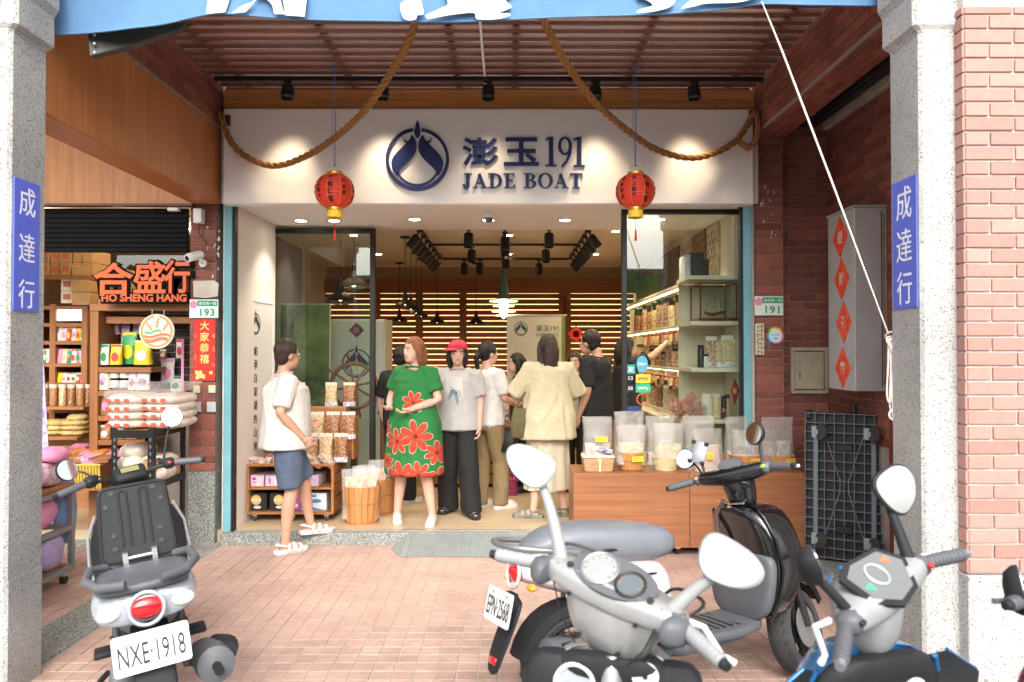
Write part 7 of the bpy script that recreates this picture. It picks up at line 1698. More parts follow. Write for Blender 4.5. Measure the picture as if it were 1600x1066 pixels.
# 7 background customers
q = P(898, 0, 8.4)
person('short customer with black hair between the woman in cream and the man in black', (q.x, 8.35, .1), 160, 1.50, ('tee', c_grey, .84), ('trousers', c_black, .08), ('shoe', sh_b), skin_a, hair_b, {}, 'bob', .6)
q = P(818, 0, 8.4)
person('customer with black hair bending over the goods left of the woman in cream', (q.x, 8.4, .1), 100, 1.52, ('tee', c_black, .84), ('trousers', c_black, .08), ('shoe', sh_b), skin_a, hair_b, {'head': (0, .10, 1.55), 'neck': (0, .03, 1.42)}, 'bob', .6)
# 8 reaching arm behind the display window
q = P(984, 0, 8.0)
person('person in black reaching up to the lit wall shelves behind the right window', (q.x - .05, 8.0, .1), -80, 1.66, ('tee', c_black, .84), ('trousers', c_black, .085), ('shoe', sh_b), skin_a, hair_b,
       {'elR': (.20, .22, 1.50), 'wrR': (.15, .42, 1.66), 'shR': (.16, .02, 1.42)}, 'bob', .6)
# 9 person hidden behind the dress
q = P(628, 0, 7.75)
person('customer in black mostly hidden behind the woman in the green dress', (q.x, 7.75, .1), -10, 1.56, ('tee', c_black, .84), ('trousers', c_black, .08), ('sandal', sh_w), skin_a, hair_b, {'elL': (-.26, .02, 1.12), 'toeR': 60, 'toeL': 20}, 'short', .6)
# ================================================================ SCOOTERS
rub = mat('tyre_rubber', (.035, .035, .037), .8, var=.15, bump=.1); alu = mat('cast_aluminium', (.30, .31, .32), .4, .7, var=.1); sp_d = mat('scooter_dark_plastic', (.020, .022, .025), .62, spec=.3, var=.12, scale=9, bump=.06, bscale=500, drt=.25)
sp_g = mat('scooter_grey_plastic', (.10, .107, .12), .5, var=.1, scale=8, bump=.06, bscale=500, drt=.2); sil_d = mat('aged_silver_paint', (.50, .51, .51), .32, .6, var=.16, scale=5, drt=.3, coat=.25); sil_b = mat('blue_silver_paint', (.46, .50, .56), .3, .5, var=.06, coat=.5)
blk_g = mat('gloss_black_paint', (.006, .006, .007), .12, coat=1); blu_g = mat('metallic_blue_paint', (.02, .16, .42), .25, .4, coat=.8); mag_g = mat('magenta_paint', (.30, .012, .10), .25, .3, coat=.8); pnk_w = mat('pale_pink_panel', (.66, .56, .55), .35, coat=.4, drt=.1)
seat_v = mat('seat_vinyl_sheen', (.17, .185, .21), .36, var=.1, scale=7, bump=.08, bscale=600, drt=.15); red_l2 = mat('tail_lens_red', (.55, .01, .015), .12, coat=1); clr_l = mat('clear_lens', (.70, .68, .62), .12, coat=1, var=.08, scale=20); amb_l = mat('amber_lens', (.85, .28, .01), .15, coat=1)  # seat vinyl: grey sheen of a black seat put into its base colour
mir_g = mat('mirror_glass', (.9, .92, .95), .03, 1); mir_h = mat('mirror_shell_grey', (.26, .27, .275), .5, var=.08); pl_wh = mat('licence_plate_white', (.78, .78, .76), .35, drt=.1); pl_bk = mat('plate_black', (.02, .02, .025), .5); lcd = mat('lcd_panel', (.22, .21, .10), .25); gls_d = mat('dash_lens', (.10, .12, .13), .08, coat=1)
wt_b = mat('cable_black', (.015, .015, .015), .5); brz = mat('bronze_bracket', (.20, .13, .11), .35, .8)
def shell(secs, n=20):          # sections: (cx, cy, cz, half_x, half_other, exponent, axis) ; axis 'y' -> ring in xz, 'z' -> ring in xy, 'x' -> ring in yz
    rings = []
    for cx, cy, cz, a, b, p, ax in secs:
        r = []
        for i in range(n):
            t_ = 2 * PI * i / n; u = math.copysign(abs(math.cos(t_)) ** (2 / p), math.cos(t_)) * a; v = math.copysign(abs(math.sin(t_)) ** (2 / p), math.sin(t_)) * b
            r.append(Vector((cx + u, cy, cz + v)) if ax == 'y' else Vector((cx + u, cy + v, cz)) if ax == 'z' else Vector((cx, cy + u, cz + v)))
        rings.append(r)
    return MB().loft(rings)
def scooter(label, loc, rotz, lean, steer, kind, plate=None):
    t = thing('scooter', label, 'scooter', loc, 0, 'scooters parked in front of the shop'); t.rotation_euler = (0, R(lean), R(rotz))
    hd = Vector((0, .50, .72)); axv = Vector((0, -math.sin(R(26)), math.cos(R(26))))
    S = Matrix.Translation(hd) @ Matrix.Rotation(R(steer), 4, axv) @ Matrix.Translation(-hd)
    def o(n, f, m, par=None, st=False, sm=50, sb=0):
        if st: f.xf(S)
        x = obj(n, f, m, par or t, smooth=sm, local=True)
        if sb: sub(x, sb)
        return x
    main, cowl, inner = {'bare': (sil_b, sp_d, sp_d), 'black': (blk_g, blk_g, blk_g), 'silver': (sil_d, sil_d, sp_d), 'blue': (blu_g, mir_h, sp_d), 'magenta': (mag_g, mag_g, sp_d)}[kind]
    def wheel(y, r, w, st):
        M = Matrix.Translation((0, y, r)) @ Matrix.Rotation(R(90), 4, 'Y')
        prof = [(r - .055, -w * .42), (r - .03, -w * .5), (r - .012, -w * .42), (r - .002, -w * .2), (r, 0), (r - .002, w * .2), (r - .012, w * .42), (r - .03, w * .5), (r - .055, w * .42)]
        ty = o('tyre', MB().lathe(prof, 48, M, cap=False), rub, None, st, 40)
        f = MB()
        for k in range(26):
            a = 2 * PI * k / 26
            for s in (-1, 1): f.box((0, 0, 0), (.004, w * .36, .0035), (0, 0, s * .5)).v[-8:]; q = [Vector(v) for v in f.v[-8:]]; MM = Matrix.Translation((0, y, r)) @ Matrix.Rotation(a + (.06 if s > 0 else 0), 4, 'X') @ Matrix.Translation((s * w * .22, 0, r - .0045)) @ Matrix.Rotation(R(90) + s * .5, 4, 'Z'); f.v[-8:] = [tuple(MM @ v) for v in q]
        o('tread_groove', f, wt_b, ty, st)['kind'] = 'stuff'
        rm = o('rim', MB().lathe([(r - .058, -w * .40), (r - .052, -w * .43), (r - .066, -w * .3), (r - .068, w * .3), (r - .052, w * .43), (r - .058, w * .40)], 40, M, cap=False).lathe([(0, -.05), (.035, -.05), (.04, 0), (.035, .05), (0, .05)], 18, M), alu if kind != 'black' else wt_b, None, st)
        for k in range(5):
            a = 2 * PI * k / 5; d = Vector((0, math.cos(a), math.sin(a))); c = Vector((0, y, r)); o('spoke', MB().tube([c + d * .03, c + d * (r - .064)], [.02, .012], 8), alu if kind != 'black' else wt_b, rm, st)
        return ty
    wheel(.64, .205 if kind == 'black' else .225, .125 if kind == 'black' else .105, True); wheel(-.60, .235, .12, False)
    # fork, front mudguard, disc
    for s in (-1, 1): o('fork_leg', MB().tube([(s * .075, .56, .60), (s * .075, .60, .42), (s * .072, .64, .225)], [.022, .020, .018], 12), alu if kind != 'black' else wt_b, None, True)
    f = MB(); rings = []
    for k in range(11):
        a = R(20 + 125 * k / 10); c = Vector((0, .64 + .262 * math.cos(a), .225 + .262 * math.sin(a))); d = Vector((0, math.cos(a), math.sin(a)))
        rings.append([c + Vector((x, 0, 0)) + d * z for x, z in ((-.07, -.05), (-.066, .0), (-.04, .018), (0, .024), (.04, .018), (.066, 0), (.07, -.05), (.060, -.05), (.056, -.006), (0, .012), (-.056, -.006), (-.060, -.05))])
    o('front_mudguard', f.loft(rings), main if kind != 'bare' else sp_d, None, True)
    o('brake_disc', MB().cyl((.06, .64, .225), (.064, .64, .225), .10, 28), steel_m, None, True)
    # steering column and legshield
    rings = []
    for z, w, y, d in ((.30, .15, .42, .06), (.40, .19, .44, .07), (.52, .22, .47, .08), (.66, .215, .46, .085), (.78, .18, .43, .08), (.86, .13, .40, .07)):
        r = []; w, d = (w * 1.12, d * 2.3) if kind == 'black' else (w, d * 1.5)
        for i in range(24):
            a = 2 * PI * i / 24; c, s = math.cos(a), math.sin(a); r.append(Vector((math.copysign(abs(c) ** .6, c) * w, y + (d * abs(s) ** .9 if s > 0 else -.02 * abs(s)) - .05 * (abs(c) ** 3) * 1.0, z)))
        rings.append(r)
    o('front_shell', MB().loft(rings), main, None, False, 60, 1)
    rings = []
    for z, w, y in ((.31, .16, .36), (.42, .205, .385), (.56, .225, .40), (.70, .215, .375), (.80, .175, .35), (.85, .12, .34)):
        r = []
        for i in range(20):
            a = 2 * PI * i / 20; c, s = math.cos(a), math.sin(a); r.append(Vector((math.copysign(abs(c) ** .5, c) * w * 1.03, y + .030 * s + (.02 * abs(c) ** 2), z)))
        rings.append(r)
    o('inner_legshield', MB().loft(rings), inner, None, False, 60, 1)
    for s in (-1, 1): o('legshield_trim', MB().tube([(s * .165, .385, .31), (s * .215, .41, .42), (s * .238, .425, .56), (s * .226, .40, .70), (s * .182, .37, .81)], .008, 8), main if kind in ('bare', 'blue', 'silver') else inner, None, False)
    # floor, under-body
    o('floorboard', shell([(0, .40, .31, .15, .03, 4, 'y'), (0, .28, .285, .165, .028, 5, 'y'), (0, .05, .28, .165, .028, 5, 'y'), (0, -.12, .30, .155, .04, 4, 'y')]), sp_d if kind != 'black' else sp_g, None, False, 50, 1)
    f = MB()
    for k in range(9): f.bb(-.12, .12, -.06 + k * .042, -.045 + k * .042, .308, .315)
    o('floor_rib', f, wt_b, None)['kind'] = 'stuff'
    o('belly_panel', shell([(0, .42, .28, .10, .03, 3, 'y'), (0, .1, .235, .13, .04, 3, 'y'), (0, -.25, .26, .12, .06, 3, 'y')]), main if kind != 'black' else sp_g, None, False, 60, 1)
    # rear body, seat
    bodym = {'bare': sil_b, 'black': pnk_w, 'silver': sil_d, 'blue': blu_g, 'magenta': mag_g}[kind]
    sz = .74
    o('rear_body', shell([(0, -.10, .45, .10, .14, 3, 'y'), (0, -.16, .50, .145, .17, 3, 'y'), (0, -.32, .55, .165, .13, 3, 'y'), (0, -.52, .60, .165, .095, 2.6, 'y'), (0, -.70, .635, .145, .065, 2.4, 'y'), (0, -.82, .655, .10, .045, 2.2, 'y'), (0, -.86, .66, .05, .025, 2, 'y')]), bodym, None, False, 60, 1)
    if kind == 'black': o('body_stripe', shell([(0, -.155, .60, .1475, .012, 3, 'y'), (0, -.32, .61, .168, .014, 3, 'y'), (0, -.44, .62, .1685, .01, 3, 'y')]), blk_g, None, False, 60, 1)
    if kind != 'bare':
        o('seat', shell([(0, -.06, sz - .02, .07, .02, 2.2, 'y'), (0, -.10, sz - .015, .125, .075, 2.8, 'y'), (0, -.25, sz - .005, .155, .088, 3, 'y'), (0, -.42, sz + .01, .16, .088, 3, 'y'), (0, -.52, sz + .035, .15, .075, 3, 'y'), (0, -.68, sz + .045, .135, .062, 2.8, 'y'), (0, -.79, sz + .02, .09, .035, 2.4, 'y'), (0, -.82, sz + .01, .04, .015, 2, 'y')]), seat_v, None, False, 60, 1)
        o('grab_rail', MB().tube(spline([(-.15, -.62, sz), (-.175, -.74, sz + .02), (-.14, -.88, sz + .04), (0, -.93, sz + .045), (.14, -.88, sz + .04), (.175, -.74, sz + .02), (.15, -.62, sz)], 5), .013, 8), alu, None)
        o('seat_badge', MB().bb(-.1525, -.146, -.50, -.42, sz - .015, sz + .003, .003).bb(.146, .1525, -.50, -.42, sz - .015, sz + .003, .003), wt_b, None)['kind'] = 'stuff'
    # rear mudguard, engine, shock, exhaust, stand
    f = MB(); rings = []
    for k in range(9):
        a = R(60 + 105 * k / 8); c = Vector((0, -.60 + .272 * math.cos(a), .235 + .272 * math.sin(a))); d = Vector((0, math.cos(a), math.sin(a)))
        rings.append([c + Vector((x, 0, 0)) + d * z for x, z in ((-.075, -.04), (-.07, 0), (0, .014), (.07, 0), (.075, -.04), (.066, -.04), (.06, -.004), (0, .004), (-.06, -.004), (-.066, -.04))])
    o('rear_mudguard', f.loft(rings), sp_d, None)
    o('mud_flap', shell([(0, -.84, .56, .06, .02, 3, 'z'), (0, -.90, .44, .075, .012, 3, 'z'), (0, -.955, .33, .07, .010, 3, 'z'), (0, -.98, .25, .05, .008, 2.5, 'z')]), sp_d, None, False, 60, 1)
    o('reflector', MB().box((0, -.972, .31), (.07, .008, .03), (R(-22), 0, 0), .003), red_l2, None)
    o('engine_case', shell([(-.10, -.20, .27, .045, .08, 3, 'y'), (-.12, -.35, .26, .05, .085, 3, 'y'), (-.125, -.55, .25, .048, .08, 3, 'y'), (-.12, -.70, .245, .04, .07, 2.6, 'y')]), alu, None, False, 60, 1)
    for s in (-1, 1):
        f = MB().tube([(s * .12, -.58, .30), (s * .12, -.56, .55)], .012, 8)
        for k in range(8): f.ring((s * .12, -.575 + .0, .36 + k * .018), .024, .0045, 14, 5)
        o('shock_absorber', f, sp_g if kind == 'bare' else alu, None)
    ex = o('exhaust', MB().tube([(.10, -.15, .24), (.13, -.3, .20), (.16, -.38, .24), (.17, -.45, .28)], [.018, .018, .03, .055], 12).tube([(.20, -.45, .28), (.215, -.75, .345), (.215, -.83, .36), (.215, -.845, .363)], [.062, .078, .070, .03], 20), sp_g, None, False, 40)
    o('heat_shield', MB().tube([(.25, -.45, .31), (.268, -.70, .37), (.268, -.78, .38)], [.035, .05, .036], 14), sp_d, ex, False, 40)
    o('tail_pipe', MB().tube([(.215, -.84, .36), (.22, -.89, .355)], .018, 12), wt_b, ex)
    o('side_stand', MB().tube([(-.12, .0, .24), (-.17, -.04, .14), (-.235, -.08, .02)], .011, 8).box((-.245, -.08, .014), (.07, .05, .012)), wt_b, None)
    o('kick_lever', MB().tube([(-.18, -.35, .27), (-.20, -.50, .30), (-.22, -.62, .31)], .012, 8).cyl((-.20, -.62, .31), (-.27, -.62, .31), .014, 10), wt_b, None)
    for s in (-1, 1): o('passenger_peg', MB().box((s * .19, -.20, .31), (.08, .10, .025), None, .006), sp_d, None)
    # lights
    tl = o('tail_light', MB().ell((0, -.852, .655), (.062, .024, .040), 20, 12), red_l2, None); o('lens_rim', MB().ring((0, -.862, .655), .060, .008, 24, 8, Euler((R(80), 0, 0)).to_matrix()), bodym, tl)
    for s in (-1, 1):
        if kind == 'black': o('indicator', MB().ell((s * .115, -.83, .61), (.030, .02, .016), 14, 8), amb_l, None)
        else: o('indicator', MB().ell((s * .128, -.838, .655), (.042, .020, .028), 16, 10), clr_l, None)
    # licence plate
    pb = Vector((0, -.935, .525)); PM = Matrix.Translation(pb) @ Matrix.Rotation(R(-14), 4, 'X') @ facing((0, 0, 0))
    o('plate_bracket', MB().bb(-.04, .04, .012, .075, -.02, .05).xf(Matrix.Translation(pb)), sp_d, None)
    pt = [(x, y) for cx, cy, a0 in ((.118, .058, 0), (-.118, .058, 90), (-.118, -.058, 180), (.118, -.058, 270)) for x, y in arc(cx, cy, .012, a0, a0 + 90, 3)]
    lp = o('licence_plate', MB().prism(pt, .003, PM), pl_wh, None)
    if plate: o('plate_number', MB().mesh(textmesh(plate, w=.225, h=.078, depth=.001, bold=.006), PM @ Matrix.Translation((0, -.006, .0031))), pl_bk, lp)
    for s in (-1, 1): o('plate_bolt', MB().cyl((s * .07, .052, .003), (s * .07, .052, .006), .006, 10).xf(PM), alu, lp)
    # handlebar ------------------------------------------------
    bz = 1.0; by = .34
    GR = alu if kind == 'silver' else sp_d
    for s in (-1, 1):
        a, b = Vector((s * .205, by - .0, bz - .0)), Vector((s * .335, by - .055, bz - .015)); d = (b - a).normalized()
        gp_ = o('grip', MB().tube([a, a + d * .01, b - d * .01, b], [.0165, .0185, .0175, .016], 16), mir_h if kind == 'silver' else sp_g, None, True)
        f = MB()
        for k in range(9): f.tube([a.lerp(b, .1 + k * .1) - d * .001, a.lerp(b, .1 + k * .1) + d * .003], .0194, 14)
        o('grip_ridge', f, mir_h if kind == 'silver' else sp_g, gp_, True)['kind'] = 'stuff'
        o('bar_end', MB().tube([b, b + d * .018], [.014, .011], 12), alu if kind == 'blue' else sp_d, gp_, True)
        o('brake_lever', MB().tube([a + Vector((-s * .01, .045, 0)), a + Vector((s * .03, .065, -.004)), b + Vector((-s * .02, .050, -.006)), b + Vector((s * .015, .040, -.004))], [.009, .008, .007, .008], 10), white_p if kind in ('silver', 'black', 'blue') else alu, None, True)
        sw = o('switch_box', MB().box((s * .185, by + .0, bz + .002), (.055, .06, .055), (0, 0, -s * .35), .014), sp_g if kind != 'bare' else sp_d, None, True)
        o('switch_button', MB().box((s * .185, by - .034, bz + .008), (.02, .012, .014), None, .003), (amb_l if s < 0 else mat('button_lime', (.35, .75, .05), .4) if 'button_lime' not in _mc else _mc['button_lime']) if kind == 'black' else (red_l2 if s > 0 and kind != 'silver' else wt_b), sw, True)
        o('master_cylinder', MB().box((s * .165, by + .045, bz + .012), (.045, .03, .03), None, .008), sp_d, None, True) if kind == 'bare' else None
    if kind == 'bare':
        o('handlebar', MB().tube([(-.21, by, bz), (-.10, by + .03, bz - .01), (-.05, by + .06, bz - .06), (.05, by + .06, bz - .06), (.10, by + .03, bz - .01), (.21, by, bz)], .011, 10), wt_b, None, True)
        cl = o('meter_unit', MB().box((0, by + .02, bz - .005), (.15, .10, .04), (R(28), 0, 0), .012), sp_d, None, True); o('lcd_window', MB().box((0, by + .008, bz + .0185), (.085, .04, .002), (R(28), 0, 0)), lcd, cl, True)
        o('headlight_nacelle', shell([(0, .36, .93, .06, .05, 2.4, 'y'), (0, .42, .92, .11, .075, 2.4, 'y'), (0, .52, .90, .09, .07, 2.2, 'y'), (0, .56, .89, .04, .04, 2, 'y')]), sp_d, None, True, 60, 1)
        f = MB()
        for s, dx in ((-1, .02), (1, .0), (-1, .05), (1, .04)): f.tube(spline([(s * .17, by + .03, bz), (s * (.15 - dx), by + .12, bz + .02 - dx), (s * .06, by + .14, bz - .08), (s * .03, .42, .82)], 5), .0045, 6)
        o('cables', f, wt_b, None, True)
    else:
        ws = 1.12 if kind == 'silver' else 1.0
        c_ = o('handlebar_cowl', shell([(-.195 * ws, by + .005, bz + .0, .030, .026, 2.6, 'x'), (-.16 * ws, by + .012, bz, .045, .036, 2.6, 'x'), (-.10, by + .035, bz - .005, .075, .046, 2.6, 'x'), (0, by + .05, bz - .01, .095, .052, 2.6, 'x'), (.10, by + .035, bz - .005, .075, .046, 2.6, 'x'), (.16 * ws, by + .012, bz, .045, .036, 2.6, 'x'), (.195 * ws, by + .005, bz, .030, .026, 2.6, 'x')]), cowl, None, True, 60, 1)
        wt_ = .15 if kind == 'silver' else .085
        o('cowl_neck', shell([(0, by + .045, bz + .01, wt_, .075, 2.8, 'z'), (0, by + .045, bz - .06, wt_ * .95, .07, 2.8, 'z'), (0, by + .055, bz - .12, wt_ * .82, .065, 2.6, 'z'), (0, by + .07, bz - .18, wt_ * .60, .055, 2.4, 'z')]), cowl, None, True, 60, 1)
        DM = Matrix.Translation((0, by + .01, bz + .036)) @ Matrix.Rotation(R(34), 4, 'X')
        if kind == 'silver':
            o('dash_surround', MB().prism([(x * .125, y * .062) for x, y in arc(0, 0, 1, 0, 345, 23)], .012, DM), sp_g, c_, True)
            for k, (dx, r_) in enumerate(((-.045, .050), (.052, .038))):
                g_ = o('gauge', MB().prism(arc(dx, .004 - .01 * k, r_, 0, 350, 28), .014, DM), mir_h if k == 0 else gls_d, c_, True); o('gauge_ring', MB().ring(DM @ Vector((dx, .004 - .01 * k, .015)), r_, .004, 28, 6, DM.to_3x3()), alu if k == 0 else wt_b, g_, True)
                f = MB()
                for i in range(9): a = R(200 - 27 * i); f.prism([(dx + math.cos(a) * r_ * .85, math.sin(a) * r_ * .85), (dx + math.cos(a + .05) * r_ * .85, math.sin(a + .05) * r_ * .85), (dx + math.cos(a) * r_ * .68, math.sin(a) * r_ * .68)], .0148, DM)
                o('gauge_marks', f, wt_b if k == 0 else amb_l, g_, True)['kind'] = 'stuff'
        elif kind == 'blue':
            pts = [(-.10, .045), (-.05, .065), (.07, .055), (.11, .0), (.05, -.062), (-.03, -.072), (-.095, -.03)]
            o('dash_surround', MB().prism([(x * 1.2, y * 1.2) for x, y in pts], .010, DM), sp_d, c_, True); d_ = o('dash_lens', MB().prism(pts, .013, DM), gls_d, c_, True)
            o('dial_ring', MB().ring(DM @ Vector((-.01, .01, .0135)), .032, .004, 20, 6, DM.to_3x3()), sil_b, d_, True); o('dial_mark', MB().prism([(.045, .03), (.075, .035), (.07, .01)], .0138, DM), sko, d_, True); o('dial_mark', MB().prism([(-.085, -.0), (-.06, .005), (-.062, -.02)], .0138, DM), skg, d_, True)
        else:
            d_ = o('oval_display', MB().prism([(x * .062, y * .040) for x, y in arc(0, 0, 1, 0, 345, 23)], .020, DM), gls_d, c_, True); o('display_ring', MB().tube([DM @ Vector((x * .064, y * .042, .02)) for x, y in arc(0, 0, 1, 0, 345, 23)], .003, 6, closed=True, cap=False), sp_g, d_, True)
        if kind == 'blue':
            for s in (-1, 1): o('cowl_blue_edge', MB().tube([(s * .17, by + .03, bz + .028), (s * .10, by + .10, bz + .035), (s * .02, by + .135, bz + .03)], .008, 8), blu_g, c_, True)
    # mirrors
    def mirror(s, head, w, h, shape, stem, r0, roll=0, yaw=0, glass=mir_g):
        base = Vector((s * .165, by + .012, bz + .02)); head = Vector(head)
        pts = spline([base, base.lerp(head, .45) + Vector((0, .02, .01)), head + Vector((0, .04, -.012))], 4)
        Mh = Matrix.Translation(head) @ Matrix.Rotation(R(yaw), 4, 'Z') @ Matrix.Rotation(R(-11), 4, 'X') @ facing((0, 0, 0)) @ Matrix.Rotation(R(roll), 4, 'Z')
        pts[-1] = Mh @ Vector((0, 0, -.03)); st = o('mirror_stem', MB().tube(pts, [r0 * (1.1 - .5 * i / (len(pts) - 1)) for i in range(len(pts))], 12), stem, None, True)
        Mh = Matrix.Translation(head) @ Matrix.Rotation(R(yaw), 4, 'Z') @ Matrix.Rotation(R(-11), 4, 'X') @ facing((0, 0, 0)) @ Matrix.Rotation(R(roll), 4, 'Z')
        if shape == 'round': ol = arc(0, 0, 1, 0, 350, 31)
        else: ol = [(math.copysign(abs(math.cos(a)) ** .75, math.cos(a)) * (1 + .12 * math.sin(a)), math.copysign(abs(math.sin(a)) ** .9, math.sin(a)) * (1 - .28 * math.cos(a) * s)) for a in (2 * PI * i / 32 for i in range(32))]
        rings = [[Mh @ Vector((x * w / 2 * k, y * h / 2 * k, z)) for x, y in ol] for k, z in ((.30, -.038), (.75, -.03), (.98, -.012), (1.03, .002), (.97, .006))]
        hd_ = o('mirror_head', MB().loft(rings), stem, None, True); o('mirror_glass', MB().loft([[Mh @ Vector((x * w / 2 * .94, y * h / 2 * .94, z)) for x, y in ol] for z in (.0045, .0075)]), glass, hd_, True)
    if kind == 'bare':
        mirror(-1, (-.27, by + .02, bz + .085), .105, .105, 'round', wt_b, .006, 0, 25); mirror(1, (.245, by + .01, bz + .235), .105, .105, 'round', wt_b, .006, 0, -12)
    elif kind == 'silver': mirror(-1, (-.345, by + .03, bz + .235), .155, .10, 'leaf', mir_h, .018, -14, 12); mirror(1, (.275, by + .03, bz + .18), .165, .105, 'leaf', mir_h, .018, -4, -6)
    elif kind == 'blue': mirror(-1, (-.25, by + .03, bz + .17), .12, .085, 'leaf', sp_d, .013, -40, 48); mirror(1, (.235, by + .05, bz + .20), .13, .13, 'leaf', sp_d, .016, 25, -20)
    elif kind == 'magenta': mirror(-1, (-.27, by, bz + .0), .12, .13, 'leaf', sp_d, .013, 60, 60); mirror(1, (.27, by, bz + .2), .14, .1, 'leaf', sp_d, .013)
    else: mirror(-1, (-.25, by + .02, bz + .12), .105, .105, 'round', wt_b, .006, 0, 8); mirror(1, (.165, by, bz + .17), .11, .11, 'round', wt_b, .008, 0, -20)
    # kind-specific pieces
    if kind == 'bare':
        # cargo tray behind a tipped-up ribbed panel
        o('tail_cowl', shell([(0, -.45, .64, .17, .07, 3, 'y'), (0, -.62, .66, .195, .07, 3, 'y'), (0, -.78, .655, .19, .068, 3, 'y'), (0, -.83, .65, .165, .058, 3, 'y'), (0, -.842, .65, .12, .045, 3, 'y')]), sil_b, None, False, 60, 1); o('side_cover', shell([(0, -.15, .58, .15, .12, 3, 'y'), (0, -.40, .60, .178, .10, 3, 'y'), (0, -.62, .60, .17, .06, 3, 'y')]), sil_b, None, False, 60, 1)
        tr = shell([(0, -.50, .735, .165, .018, 4, 'y'), (0, -.62, .725, .185, .022, 4, 'y'), (0, -.78, .725, .175, .024, 4, 'y'), (0, -.86, .735, .12, .018, 4, 'y')]); o('cargo_tray', tr, sp_g, None, False, 60, 1)
        for s in (-1, 1): o('tray_rail', MB().tube([(s * .13, -.50, .75), (s * .185, -.56, .765), (s * .195, -.72, .765), (s * .15, -.85, .765), (s * .06, -.885, .765)], .017, 10), sp_g, None)
        BMx = Matrix.Translation((0, -.47, .755)) @ Matrix.Rotation(R(-16), 4, 'X') @ Matrix.Scale(.88, 4)
        ol = [(x, y) for cx, cy, a0 in ((.115, .315, 0), (-.115, .315, 90), (-.130, .03, 180), (.130, .03, 270)) for x, y in arc(cx, cy, .04, a0, a0 + 90, 5)]
        pn = o('tipped_panel', MB().loft([[BMx @ Vector((x * k, z, y)) for x, y in ol] for k, z in ((.9, .035), (1.0, .022), (1.0, -.004), (.97, -.012))]), sp_d, None)
        f = MB()
        for x, z0, z1 in ((-.045, .06, .31), (.045, .06, .31)): 
            for e in (-.018, .018): f.tube([BMx @ Vector((x + e, -.013, z0)), BMx @ Vector((x + e, -.013, z1))], .0045, 8)
            f.tube([BMx @ Vector((x + .018 * math.cos(a), -.013, z1 + .018 * math.sin(a))) for a in (PI * i / 6 for i in range(7))], .0045, 8)
        f.tube([BMx @ Vector((x * .93, -.0125, .17 + (y - .17) * .95)) for x, y in ol], .005, 8, closed=True, cap=False)
        o('raised_rib', f, sp_d, pn)['kind'] = 'stuff'
        f = MB()
        for x, z in ((-.10, .06), (.10, .06), (-.10, .12), (.10, .12), (-.12, .26), (.12, .26), (-.09, .32), (.09, .32)): q = BMx @ Vector((x, -.012, z)); f.cyl(q, BMx @ Vector((x, -.018, z)), .010, 12)
        o('rubber_stud', f, wt_b, pn)['kind'] = 'stuff'
        o('hinge', MB().cyl((-.06, -.485, .765), (.06, -.485, .765), .008, 8).bb(-.065, -.045, -.50, -.47, .74, .79).bb(.045, .065, -.50, -.47, .74, .79), steel_m, None)
        o('front_seat', shell([(0, -.02, .70, .10, .03, 2.4, 'y'), (0, -.12, .72, .135, .045, 2.6, 'y'), (0, -.30, .725, .14, .045, 2.6, 'y'), (0, -.42, .74, .12, .04, 2.6, 'y')]), seat_v, None, False, 60, 1)
        o('rear_hook', MB().tube([(.13, .36, .60), (.14, .28, .60), (.14, .26, .66), (.12, .27, .70)], .008, 8), wt_b, None)
    if kind == 'silver':
        for s in (-1, 1):
            o('cowl_seam', MB().tube([(s * .155, by - .022, bz + .028), (s * .150, by - .03, bz - .03), (s * .125, by - .012, bz - .10), (s * .075, by + .012, bz - .172)], .0022, 5), wt_b, None, True)
            for x_, z_ in ((.10, -.035), (.06, -.135)): o('panel_screw', MB().cyl((s * x_, by - .024 + (.02 if z_ < -.1 else 0), bz + z_), (s * x_, by - .034 + (.02 if z_ < -.1 else 0), bz + z_), .006, 10), wt_b, None, True)
            o('brake_cable', MB().tube(spline([(s * .19, by + .03, bz), (s * .21, by + .10, bz + .04), (s * .10, by + .15, bz + .02), (s * .04, by + .14, bz - .10)], 5), .0045, 6), wt_b, None, True)
        k_ = o('key_plate', MB().cyl((.085, .345, .80), (.085, .325, .805), .034, 24), brz if False else clr_l, None); o('key_slot', MB().box((.085, .323, .805), (.012, .006, .012)), wt_b, k_)
        k_ = o('fuel_cap', MB().cyl((-.095, .36, .76), (-.095, .325, .765), .052, 28), sil_b, None); o('cap_ring', MB().ring((-.095, .326, .765), .050, .006, 28, 6, Euler((R(90), 0, 0)).to_matrix()), clr_l, k_)
        o('centre_ridge', MB().tube([(0, .345, .84), (0, .325, .76), (0, .32, .62), (0, .33, .45)], [.02, .03, .035, .03], 10), sil_d, None); o('hook', MB().tube([(0, .33, .74), (0, .29, .74), (0, .275, .77)], .007, 8), chrome_m, None)
        for s in (-1, 1): o('shoulder_pod', shell([(s * .15, .37, .84, .055, .03, 3, 'z'), (s * .165, .37, .78, .075, .045, 3, 'z'), (s * .16, .36, .68, .07, .04, 3, 'z'), (s * .15, .37, .60, .04, .02, 3, 'z')]), sp_d, None, False, 60, 1); o('cowl_bolt', MB().cyl((s * .12, by - .01, bz + .028), (s * .12, by - .022, bz + .036), .009, 10), wt_b, None, True)
        for s in (-1, 1): o('lever_housing', shell([(s * .17, by - .03, bz - .01, .045, .035, 2.6, 'x'), (s * .20, by - .02, bz - .01, .048, .040, 2.6, 'x'), (s * .235, by - .01, bz - .01, .030, .028, 2.6, 'x')]), sp_g, None, True, 60, 1)
